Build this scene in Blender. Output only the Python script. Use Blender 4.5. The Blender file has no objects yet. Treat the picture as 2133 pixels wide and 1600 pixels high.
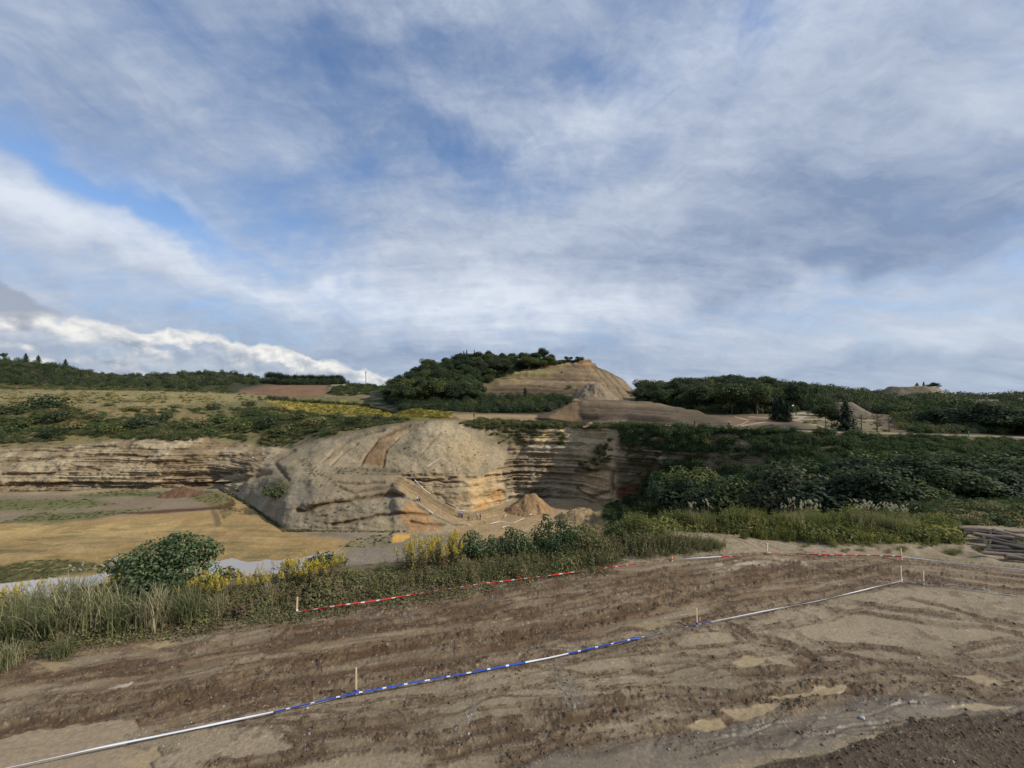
import bpy, bmesh, math, random
import numpy as np
from mathutils import Vector, Matrix, Euler

random.seed(11)
RNG = np.random.default_rng(11)
SC = bpy.context.scene
COL = SC.collection
F = 801.0            # focal length of the photograph in its own pixels (2133 wide)
CU, CV = 1066.5, 820.0    # CV: row of the horizon
CAMZ = 7.0

# ------------------------------------------------------------------ camera
cam = bpy.data.cameras.new('camera'); camo = bpy.data.objects.new('camera', cam); COL.objects.link(camo)
camo.location = (0, 0, CAMZ); camo.rotation_euler = (math.radians(90), 0, 0)
cam.sensor_width = 36.0; cam.lens = 36.0 * F / 2133.0
cam.shift_y = 20.0 / 2133.0
cam.clip_start = 0.1; cam.clip_end = 9000
SC.camera = camo
SC.view_settings.view_transform = 'Standard'; SC.view_settings.look = 'None'
SC.view_settings.exposure = 0.0; SC.view_settings.gamma = 1.0
SC.cycles.max_bounces = 5; SC.cycles.diffuse_bounces = 3; SC.cycles.glossy_bounces = 2
SC.cycles.transmission_bounces = 2; SC.cycles.transparent_max_bounces = 4
SC.cycles.caustics_reflective = False; SC.cycles.caustics_refractive = False

# ------------------------------------------------------------------ sun + sky
SUN_DIR = Vector((0.80, -0.16, 0.58)).normalized()
sl = bpy.data.lights.new('sun', 'SUN'); sl.energy = 4.4; sl.angle = math.radians(1.2); sl.color = (1.0, 0.93, 0.83)
so = bpy.data.objects.new('sun', sl); COL.objects.link(so)
so.rotation_euler = SUN_DIR.to_track_quat('Z', 'Y').to_euler()

class G:
    """tiny expression builder for shader nodes"""
    def __init__(s, nt): s.nt = nt
    def node(s, t, **kw):
        n = s.nt.nodes.new(t)
        for k, v in kw.items(): setattr(n, k, v)
        return n
    def put(s, sock, v):
        if isinstance(v, E): v = v.s
        if isinstance(v, bpy.types.NodeSocket): s.nt.links.new(v, sock)
        else:
            if isinstance(v, (tuple, list)) and len(v) == 3 and sock.type == 'RGBA': v = (*v, 1)
            sock.default_value = v
    def m(s, op, *a, clamp=False):
        n = s.node('ShaderNodeMath', operation=op, use_clamp=clamp)
        for i, v in enumerate(a): s.put(n.inputs[i], v)
        return E(s, n.outputs[0])
    def vec(s, x, y, z):
        n = s.node('ShaderNodeCombineXYZ')
        for i, v in enumerate((x, y, z)): s.put(n.inputs[i], v)
        return E(s, n.outputs[0])
    def sep(s, v):
        n = s.node('ShaderNodeSeparateXYZ'); s.put(n.inputs[0], v)
        return [E(s, o) for o in n.outputs]
    def noise(s, v, scale, detail=5, rough=0.55, dist=0.0):
        n = s.node('ShaderNodeTexNoise'); n.noise_dimensions = '3D'
        s.put(n.inputs['Vector'], v); s.put(n.inputs['Scale'], scale)
        n.inputs['Detail'].default_value = detail; n.inputs['Roughness'].default_value = rough
        n.inputs['Distortion'].default_value = dist
        return E(s, n.outputs[0])
    def voro(s, v, scale, feature='F1'):
        n = s.node('ShaderNodeTexVoronoi', feature=feature); s.put(n.inputs['Vector'], v); s.put(n.inputs['Scale'], scale)
        return E(s, n.outputs[0])
    def mix(s, f, a, b, blend='MIX'):
        n = s.node('ShaderNodeMix', data_type='RGBA', blend_type=blend)
        s.put(n.inputs[0], f); s.put(n.inputs[6], a); s.put(n.inputs[7], b)
        return E(s, n.outputs[2])
    def rng(s, v, a, b, c=0.0, d=1.0, smooth=True):
        n = s.node('ShaderNodeMapRange', interpolation_type='SMOOTHSTEP' if smooth else 'LINEAR')
        for i, q in enumerate((v, a, b, c, d)): s.put(n.inputs[i], q)
        return E(s, n.outputs[0])

class E:
    def __init__(s, g, sock): s.g, s.s = g, sock
    def __add__(s, o): return s.g.m('ADD', s, o)
    __radd__ = __add__
    def __sub__(s, o): return s.g.m('SUBTRACT', s, o)
    def __rsub__(s, o): return s.g.m('SUBTRACT', o, s)
    def __mul__(s, o): return s.g.m('MULTIPLY', s, o)
    __rmul__ = __mul__
    def __truediv__(s, o): return s.g.m('DIVIDE', s, o)
    def __rtruediv__(s, o): return s.g.m('DIVIDE', o, s)

def px_dir(u, y):
    a = math.atan((u - CU) / F)
    return a, math.atan(-(y - CV) / F * math.cos(a))

W = bpy.data.worlds.new('World'); SC.world = W; W.use_nodes = True
W.node_tree.nodes.clear()
g = G(W.node_tree)
out = g.node('ShaderNodeOutputWorld'); bg = g.node('ShaderNodeBackground')
tc = g.node('ShaderNodeTexCoord')
dx, dy, dz = g.sep(tc.outputs['Generated'])
az = g.m('ARCTAN2', dx, dy); el = g.m('ARCSINE', dz)
den = g.m('MAXIMUM', dz, 0.0) + 0.26
pl = g.vec(dx / den, dy / den, 0.0)
sky = g.node('ShaderNodeTexSky'); sky.sky_type = 'NISHITA'; sky.sun_disc = False
sky.sun_elevation = math.asin(SUN_DIR.z); sky.sun_rotation = math.atan2(SUN_DIR.x, SUN_DIR.y)
sky.air_density = 1.0; sky.dust_density = 0.6; sky.ozone_density = 3.0
sph = g.vec(az, el, 0.0)
w1 = g.noise(sph, 2.6, 4, 0.6) - 0.5
w2 = g.noise(g.vec(az, el, 5.0), 2.6, 4, 0.6) - 0.5
w3 = g.noise(g.vec(az, el, 9.0), 9.0, 5, 0.6) - 0.5
azw = az + w1 * 0.40 + w3 * 0.10; elw = el + w2 * 0.26 + w3 * 0.06
def blob(u, y, su, sy, rot, amp):
    a0, e0 = px_dir(u, y)
    k = math.cos(a0) ** 2
    c, s_ = math.cos(math.radians(rot)), math.sin(math.radians(rot))
    da, de = azw - a0, elw - e0
    p = (da * c + de * s_) / (su / F * k); q = (de * c - da * s_) / (sy / F * k)
    return g.m('EXPONENT', (p * p + q * q) * -1.0) * amp
f1 = g.noise(pl, 0.85, 9, 0.58, 0.5)
rotv = g.node('ShaderNodeMapping'); rotv.inputs['Rotation'].default_value = (0, 0, 0.5); rotv.inputs['Scale'].default_value = (0.55, 1.9, 1)
W.node_tree.links.new(pl.s, rotv.inputs['Vector'])
f2 = g.noise(rotv.outputs[0], 1.1, 8, 0.6, 0.4)
rot2 = g.node('ShaderNodeMapping'); rot2.inputs['Rotation'].default_value = (0, 0, -0.7); rot2.inputs['Scale'].default_value = (1.0, 2.6, 1)
W.node_tree.links.new(pl.s, rot2.inputs['Vector'])
f3 = g.noise(rot2.outputs[0], 3.0, 8, 0.62, 0.3)
f4 = g.noise(g.vec(az + el * 0.5, el * 1.6, 2.0), 5.5, 9, 0.62, 0.6)
cover = 0.66 + (f1 - 0.5) * 0.8 + (f2 - 0.5) * 0.7 + (f3 - 0.5) * 0.5 + (f4 - 0.5) * 0.7
for b in ((300, 440, 260, 42, -8, -0.62), (950, 320, 150, 45, -10, -0.46), (780, 130, 260, 40, 8, -0.22), (300, 60, 400, 70, 0, -0.15), (40, 320, 150, 80, -20, -0.5),
          (640, 480, 170, 60, -15, -0.35), (1230, 170, 90, 30, -20, -0.3), (700, 370, 150, 30, 12, -0.3), (1560, 75, 60, 70, 0, -0.3), (1130, 400, 200, 22, 10, -0.25),
          (1850, 90, 320, 180, 0, 0.3), (1500, 420, 420, 190, 0, 0.35), (250, 150, 330, 90, 20, 0.2), (260, 530, 380, 60, -4, 0.40), (1250, 560, 500, 90, 0, 0.5)):
    cover = cover + blob(*b)
f6 = g.noise(g.vec(azw * 1.3 - elw * .6, elw * 2.6, 4.0), 15.0, 8, 0.62, 0.4)
cover = cover + (f6 - 0.5) * 0.40
cover = cover + g.rng(el, 0.02, 0.28, 0.30, 0.0)
cover = g.rng(cover, -0.05, 1.0)
bright = 0.36 + (f4 - 0.5) * 0.55 + (f3 - 0.5) * 0.6 + (f2 - 0.5) * 0.7 + (f1 - 0.5) * 0.6
for b in ((1700, 90, 300, 150, 10, 0.30), (1300, 230, 330, 60, 15, 0.28), (2050, 200, 220, 130, 20, 0.25), (250, 500, 420, 60, -6, 0.42), (330, 410, 150, 26, -15, 0.35), (560, 300, 260, 45, -12, 0.18),
          (1050, 640, 700, 60, -3, 0.62), (1000, 520, 420, 40, 14, 0.16), (1950, 690, 330, 50, 0, 0.28), (1850, 430, 560, 200, 5, -0.24), (300, 250, 420, 60, 12, -0.12),
          (700, 560, 420, 28, 5, -0.18), (1700, 570, 500, 50, 5, -0.22), (950, 740, 300, 16, 0, -0.26), (1600, 760, 600, 20, 0, -0.10)):
    bright = bright + blob(*b)
f5 = g.noise(g.vec(azw * 1.0 + elw, elw * 2.2, 7.0), 13.0, 8, 0.6, 0.3)
bright = bright + (f5 - 0.5) * g.rng(cover, 0.2, 1.0, 0.15, 0.42)
bright = g.rng(bright, 0.05, 1.05, smooth=False)
cloudc = g.mix(bright, (0.235, 0.315, 0.475), (0.72, 0.78, 0.88))
haz = g.rng(el, 0.0, 0.22, 0.55, 0.0)
cloudc = g.mix(haz, cloudc, g.mix(bright, (0.35, 0.43, 0.56), (0.62, 0.70, 0.80)))
# sky texture (strength 0.1) under the clouds
sk = g.node('ShaderNodeVectorMath', operation='SCALE'); g.put(sk.inputs[0], sky.outputs[0]); sk.inputs[3].default_value = 0.10
skc = g.mix(1.0, sk.outputs[0], (1.55, 1.62, 1.72), 'MULTIPLY')
skyc = g.mix(cover, skc, cloudc)
# cumulus bank low on the left: its upper edge falls towards the right
def edge(u, y): return px_dir(u, y)
e0 = edge(0, 640)[1]; ee = [edge(-300, 560), edge(0, 650), edge(300, 690), edge(480, 712), edge(620, 740), edge(760, 778), edge(840, 800), edge(1000, 830)]
cr = g.node('ShaderNodeFloatCurve')
c = cr.mapping.curves[0]
amin, amax = -1.2, 0.0
pts = [((a - amin) / (amax - amin), e / 0.3) for a, e in ee]
c.points[0].location = (0, pts[0][1]); c.points[1].location = (1, max(-0.1, pts[-1][1]))
for p in pts[1:-1]: c.points.new(*p)
cr.mapping.clip_min_y = -1; cr.mapping.update()
g.put(cr.inputs['Value'], g.m('MINIMUM', g.m('MAXIMUM', (az - amin) / (amax - amin), 0.0), 1.0))
edg = E(g, cr.outputs[0]) * 0.3
sv = g.vec(az, el * 1.25, 0.0)
puf = g.noise(sv, 11.0, 9, 0.62); puf_b = g.noise(g.vec(az + 0.010, (el + 0.014) * 1.25, 0.0), 11.0, 9, 0.62)
soft = g.noise(g.vec(az, el * 2.5, 3.0), 7.0, 5, 0.55)
def bil(n): return 1.0 - g.m('ABSOLUTE', n * 2.0 - 1.0)
b1 = g.noise(sv, 9.0, 2, 0.5); b2 = g.noise(sv, 24.0, 3, 0.55); c1 = g.noise(g.vec(az + 0.010, (el + 0.016) * 1.25, 0.0), 9.0, 2, 0.5); c2 = g.noise(g.vec(az + 0.005, (el + 0.008) * 1.25, 0.0), 24.0, 3, 0.55)
hb = bil(b1) * 0.050 + bil(b2) * 0.022 + (puf - 0.5) * 0.02 - 0.055
h = (edg - el) + hb
hole = g.rng(soft + (b2 - 0.5) * 0.5 + g.rng(h, 0.0, 0.04, 0.35, -0.08), 0.36, 0.56)
cm = g.rng(h, -0.003, 0.010) * g.rng(hole, 0.0, 1.0, 0.35, 1.0)
body = g.rng(h, 0.0, 0.06, 1.02, 0.36) + (soft - 0.5) * 0.9
lit = g.rng(((bil(b1) - bil(c1)) * 1.4 + (bil(b2) - bil(c2)) * 0.9) * -1.0 + body, 0.1, 1.15, smooth=False)
cum = g.mix(lit, (0.34, 0.40, 0.50), (0.90, 0.89, 0.86))
azm = g.rng(az, -0.25, -0.18, 1.0, 0.0)
skyc = g.mix(cm * g.m('MULTIPLY', azm, g.rng(az, -1.6, -1.2, 0.0, 1.0)), skyc, cum)
# grey shelf above the cumulus on the far left
gs = g.rng(blob(60, 625, 260, 30, -14, 1.0) + (puf - 0.5) * 0.8, 0.35, 0.9)
skyc = g.mix(gs * 0.7, skyc, (0.33, 0.37, 0.45))
skyc = g.mix(g.rng(dz, -0.08, -0.01, 1.0, 0.0), skyc, (0.12, 0.11, 0.09))
g.put(bg.inputs['Color'], skyc); bg.inputs['Strength'].default_value = 1.0
W.node_tree.links.new(bg.outputs[0], out.inputs[0])
W.cycles.sampling_method = 'MANUAL'; W.cycles.sample_map_resolution = 512

# ------------------------------------------------------------------ numpy noise
def _h(ix, iy, iz, seed):
    h = (ix.astype(np.uint32) * np.uint32(374761393) + iy.astype(np.uint32) * np.uint32(668265263)
         + iz.astype(np.uint32) * np.uint32(2147483647 - 62) + np.uint32(seed * 1013904223 & 0xffffffff))
    h = (h ^ (h >> np.uint32(13))) * np.uint32(1274126177)
    h = (h ^ (h >> np.uint32(15))) * np.uint32(2246822519)
    h = h ^ (h >> np.uint32(16))
    return h.astype(np.float32) / np.float32(4294967295.0)
def vn(x, y, z=None, seed=0):
    x = np.asarray(x, np.float64); y = np.asarray(y, np.float64) + np.zeros_like(x)
    fx, fy = np.floor(x), np.floor(y); tx, ty = x - fx, y - fy
    tx = tx * tx * (3 - 2 * tx); ty = ty * ty * (3 - 2 * ty)
    ix, iy = fx.astype(np.int64), fy.astype(np.int64)
    def pl_(iz):
        a = _h(ix, iy, iz, seed); b = _h(ix + 1, iy, iz, seed); c = _h(ix, iy + 1, iz, seed); d = _h(ix + 1, iy + 1, iz, seed)
        return (a * (1 - tx) + b * tx) * (1 - ty) + (c * (1 - tx) + d * tx) * ty
    if z is None: return pl_(np.zeros_like(ix))
    z = np.asarray(z, np.float64) + np.zeros_like(x)
    fz = np.floor(z); tz = z - fz; tz = tz * tz * (3 - 2 * tz); iz = fz.astype(np.int64)
    return pl_(iz) * (1 - tz) + pl_(iz + 1) * tz
def fbm(x, y, z=None, oct=4, seed=0, gain=0.5):
    s, a, t = 0, 1.0, 0.0
    for o in range(oct):
        k = 2.0 ** o
        s = s + a * vn(x * k + 13.7 * o, y * k + 7.1 * o, None if z is None else z * k, seed + o * 17); t += a; a *= gain
    return s / t
def sm(x, a, b):
    t = np.clip((x - a) / (b - a), 0, 1); return t * t * (3 - 2 * t)
def lerp(a, b, t): return a + (b - a) * t

def poly_sd(u, y, P):
    """signed distance (px, positive inside) of points to polygon P"""
    P = np.asarray(P, float); d = np.full(u.shape, 1e9); inside = np.zeros(u.shape, bool)
    for i in range(len(P)):
        ax, ay = P[i]; bx, by = P[(i + 1) % len(P)]
        ex, ey = bx - ax, by - ay
        t = np.clip(((u - ax) * ex + (y - ay) * ey) / (ex * ex + ey * ey + 1e-9), 0, 1)
        d = np.minimum(d, (u - ax - t * ex) ** 2 + (y - ay - t * ey) ** 2)
        cond = ((ay > y) != (by > y))
        xx = ax + (y - ay) / np.where(np.abs(by - ay) < 1e-9, 1e-9, by - ay) * ex
        inside ^= cond & (u < xx)
    d = np.sqrt(d); return np.where(inside, d, -d)
def line_sd(u, y, P):
    P = np.asarray(P, float); d = np.full(u.shape, 1e9); along = np.zeros(u.shape); s = 0
    for i in range(len(P) - 1):
        ax, ay = P[i]; ex, ey = P[i + 1] - P[i]; L = math.hypot(ex, ey)
        t = np.clip(((u - ax) * ex + (y - ay) * ey) / (L * L + 1e-9), 0, 1)
        dd = (u - ax - t * ex) ** 2 + (y - ay - t * ey) ** 2
        m_ = dd < d; d = np.where(m_, dd, d); along = np.where(m_, s + t * L, along); s += L
    return np.sqrt(d), along

# ------------------------------------------------------------------ mesh helpers
def mesh_np(name, V, Fc, mat=None, smooth=False, colors=None, floats=None):
    V = np.asarray(V, np.float32).reshape(-1, 3); Fc = np.asarray(Fc, np.int32)
    me = bpy.data.meshes.new(name); n, k = Fc.shape
    me.vertices.add(len(V)); me.vertices.foreach_set('co', V.ravel())
    me.loops.add(n * k); me.loops.foreach_set('vertex_index', Fc.ravel())
    me.polygons.add(n); me.polygons.foreach_set('loop_start', np.arange(0, n * k, k, dtype=np.int32))
    try: me.polygons.foreach_set('loop_total', np.full(n, k, np.int32))
    except Exception: pass
    if smooth: me.polygons.foreach_set('use_smooth', np.ones(n, bool))
    me.update(calc_edges=True)
    if colors is not None:
        a = me.attributes.new('Col', 'FLOAT_COLOR', 'POINT')
        c4 = np.ones((len(V), 4), np.float32); c4[:, :3] = colors; a.data.foreach_set('color', c4.ravel())
    for kx, v in (floats or {}).items():
        a = me.attributes.new(kx, 'FLOAT', 'POINT'); a.data.foreach_set('value', np.asarray(v, np.float32).ravel())
    if mat: me.materials.append(mat)
    return me
def obj(name, me, parent=None, loc=None, **props):
    o = bpy.data.objects.new(name, me); COL.objects.link(o)
    if parent: o.parent = parent
    if loc is not None: o.location = loc
    for k, v in props.items(): o[k] = v
    return o
def thing(name, label, cat, loc=(0, 0, 0), rz=0.0, group=None, scale=1.0):
    o = bpy.data.objects.new(name, None); COL.objects.link(o)
    o.empty_display_size = 0.3
    o.location = loc; o.rotation_euler = (0, 0, rz); o.scale = (scale,) * 3 if not isinstance(scale, tuple) else scale
    o['label'] = label; o['category'] = cat
    if group: o['group'] = group
    return o

def grid_faces(nr, nc):
    r, c = np.meshgrid(np.arange(nr - 1), np.arange(nc - 1), indexing='ij')
    a = (r * nc + c).ravel()
    return np.stack([a, a + 1, a + nc + 1, a + nc], 1)

# ------------------------------------------------------------------ materials
def new_mat(name):
    m = bpy.data.materials.new(name); m.use_nodes = True; nt = m.node_tree; nt.nodes.clear(); g_ = G(nt)
    o_ = g_.node('ShaderNodeOutputMaterial'); p = g_.node('ShaderNodeBsdfPrincipled')
    nt.links.new(p.outputs[0], o_.inputs[0]); p.inputs['Specular IOR Level'].default_value = 0.2
    return m, g_, p, o_
def bump(g_, p, height, dist, strength=1.0):
    b = g_.node('ShaderNodeBump'); b.inputs['Distance'].default_value = dist; b.inputs['Strength'].default_value = strength
    g_.put(b.inputs['Height'], height); g_.nt.links.new(b.outputs[0], p.inputs['Normal'])
def mat_plain(name, col, rough=0.8, var=0.15, scale=6.0, metal=0.0):
    m, g_, p, _ = new_mat(name); t = g_.node('ShaderNodeTexCoord')
    n = g_.noise(t.outputs['Object'], scale, 4)
    g_.put(p.inputs['Base Color'], g_.mix(1.0, col, g_.mix(n, (1 - var,) * 3, (1 + var,) * 3), 'MULTIPLY'))
    p.inputs['Roughness'].default_value = rough; p.inputs['Metallic'].default_value = metal
    return m
def mat_terrain(name, s1, s2, bdist, wet=False):
    """base colour from the surface's soil map, broken up by two sizes of grain, with bump"""
    m, g_, p, _ = new_mat(name); geo = g_.node('ShaderNodeNewGeometry'); pos = geo.outputs['Position']
    a = g_.node('ShaderNodeAttribute', attribute_name='Col')
    n1 = g_.noise(pos, s1, 8, 0.65); n2 = g_.noise(pos, s2, 6, 0.7)
    f = g_.rng(n1, 0.25, 0.75, 0.70, 1.30, smooth=False) * g_.rng(n2, 0.25, 0.75, 0.80, 1.20, smooth=False)
    g_.put(p.inputs['Base Color'], g_.mix(1.0, a.outputs[0], g_.vec(f * 1.05, f * 1.0, f * 0.85), 'MULTIPLY'))
    if wet:
        w = g_.node('ShaderNodeAttribute', attribute_name='wet')
        wf = E(g_, w.outputs['Fac'])
        g_.put(p.inputs['Roughness'], g_.rng(wf + (n1 - 0.5) * 0.4, 0.2, 0.9, 0.95, 0.52))
        p.inputs['Specular IOR Level'].default_value = 0.35
        b = g_.node('ShaderNodeBump'); b.inputs['Distance'].default_value = bdist
        g_.put(b.inputs['Strength'], g_.rng(wf, 0.3, 0.9, 1.0, 0.12))
        g_.put(b.inputs['Height'], n1 * 1.0 + n2 * 0.45); g_.nt.links.new(b.outputs[0], p.inputs['Normal'])
    else:
        p.inputs['Roughness'].default_value = 0.95
        bump(g_, p, n1 + n2 * 0.4, bdist)
    return m
def mat_leaf(name, dark, light, accent=None, acc=0.0, trans=0.25, patch=0.0):
    """leaf colour: per-leaf variation from attribute rnd, per-plant variation from the object's random value"""
    m, g_, p, o_ = new_mat(name)
    r = g_.node('ShaderNodeAttribute', attribute_name='rnd'); oi = g_.node('ShaderNodeObjectInfo')
    rr = E(g_, r.outputs['Fac']); orr = E(g_, oi.outputs['Random'])
    c = g_.mix(g_.m('ADD', rr * 0.55, orr * 0.45, clamp=True), dark, light)
    if accent: c = g_.mix(g_.rng(rr * 0.45 + g_.m('FRACT', orr * 7.31) * 0.8, 1.0 - acc, 1.05 - acc * 0.5, 0, 1), c, accent)
    g_.put(p.inputs['Base Color'], c); p.inputs['Roughness'].default_value = 0.75
    tr = g_.node('ShaderNodeBsdfTranslucent'); g_.put(tr.inputs['Color'], g_.mix(1.0, c, (1.3, 1.4, 0.8), 'MULTIPLY'))
    ms = g_.node('ShaderNodeMixShader'); ms.inputs[0].default_value = trans
    g_.nt.links.new(p.outputs[0], ms.inputs[1]); g_.nt.links.new(tr.outputs[0], ms.inputs[2]); g_.nt.links.new(ms.outputs[0], o_.inputs[0])
    return m
# ------------------------------------------------------------------ lofted terrain: rows of (bearing, height below eye, depth)
def Y(u, y, d): return (u, -(y - CV) * d / F, d)
def Rr(u, r, d): return (u, r, d)
def cols(step_in=2.2, step_out=14.0, u0=-700, u1=2850):
    return np.concatenate([np.arange(u0, -40, step_out), np.arange(-40, 2180, step_in), np.arange(2180, u1, step_out)])
def loft(rows, U, px=1.6, mins=None, power=1.0):
    Rv, Dv = [], []
    for k in rows:
        k = sorted(k); uu = [q[0] for q in k]
        Rv.append(np.interp(U, uu, [q[1] for q in k])); Dv.append(np.interp(U, uu, [q[2] for q in k]))
    Rv, Dv = np.array(Rv), np.array(Dv)
    def smu(a):   # soften the corners along u a little
        k = np.array([1, 2, 3, 4, 3, 2, 1], float); k /= k.sum()
        p = np.pad(a, ((0, 0), (3, 3)), mode='edge')
        return sum(k[i] * p[:, i:i + a.shape[1]] for i in range(7))
    Rv, Dv = smu(Rv), smu(Dv)
    Rs, Ds, Ts = [], [], []
    inf = (U > -50) & (U < 2190)
    for i in range(len(rows) - 1):
        ya, yb = CV - Rv[i] / Dv[i] * F, CV - Rv[i + 1] / Dv[i + 1] * F
        ext = np.percentile(np.abs(ya - yb)[inf], 90)
        n = int(max(mins[i] if mins else 6, ext / px))
        t = (np.arange(n) / n)[:, None]
        if i == len(rows) - 2: t = (np.arange(n + 1) / n)[:, None]
        Rs.append(lerp(Rv[i], Rv[i + 1], t)); Ds.append(lerp(Dv[i], Dv[i + 1], t)); Ts.append(i + t + 0 * U)
    Rg, Dg, Tg = np.concatenate(Rs), np.concatenate(Ds), np.concatenate(Ts)
    X = (U - CU) / F * Dg
    return np.stack([X, Dg, Rg + CAMZ], -1), Tg
def normals(P):
    du = np.gradient(P, axis=1); dv = np.gradient(P, axis=0)
    n = np.cross(du, dv); n /= np.linalg.norm(n, axis=-1, keepdims=True) + 1e-12
    n[n[..., 2] < 0] *= -1
    return n
def toimg(P):
    d = np.maximum(P[..., 1], 0.5)
    return CU + P[..., 0] / d * F, CV - (P[..., 2] - CAMZ) / d * F

class Surf:
    def __init__(s, P, U): s.P, s.U = P, U; s.yi = toimg(P)[1]; s.N = normals(P)
    def at(s, u, y):
        """first surface point (from the viewer out) seen at (u, y)"""
        c = int(np.argmin(np.abs(s.U - u))); yy = s.yi[:, c]
        k = np.where((yy[:-1] >= y) & (yy[1:] < y))[0]
        if len(k) == 0: return None
        k = k[0]; t = (yy[k] - y) / (yy[k] - yy[k + 1] + 1e-9)
        p = lerp(s.P[k, c], s.P[k + 1, c], t); p = p.copy()
        return Vector(p)
    def nor(s, u, y):
        c = int(np.argmin(np.abs(s.U - u))); yy = s.yi[:, c]
        k = np.where((yy[:-1] >= y) & (yy[1:] < y))[0]
        return Vector(s.N[k[0] if len(k) else 0, c])

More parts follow.
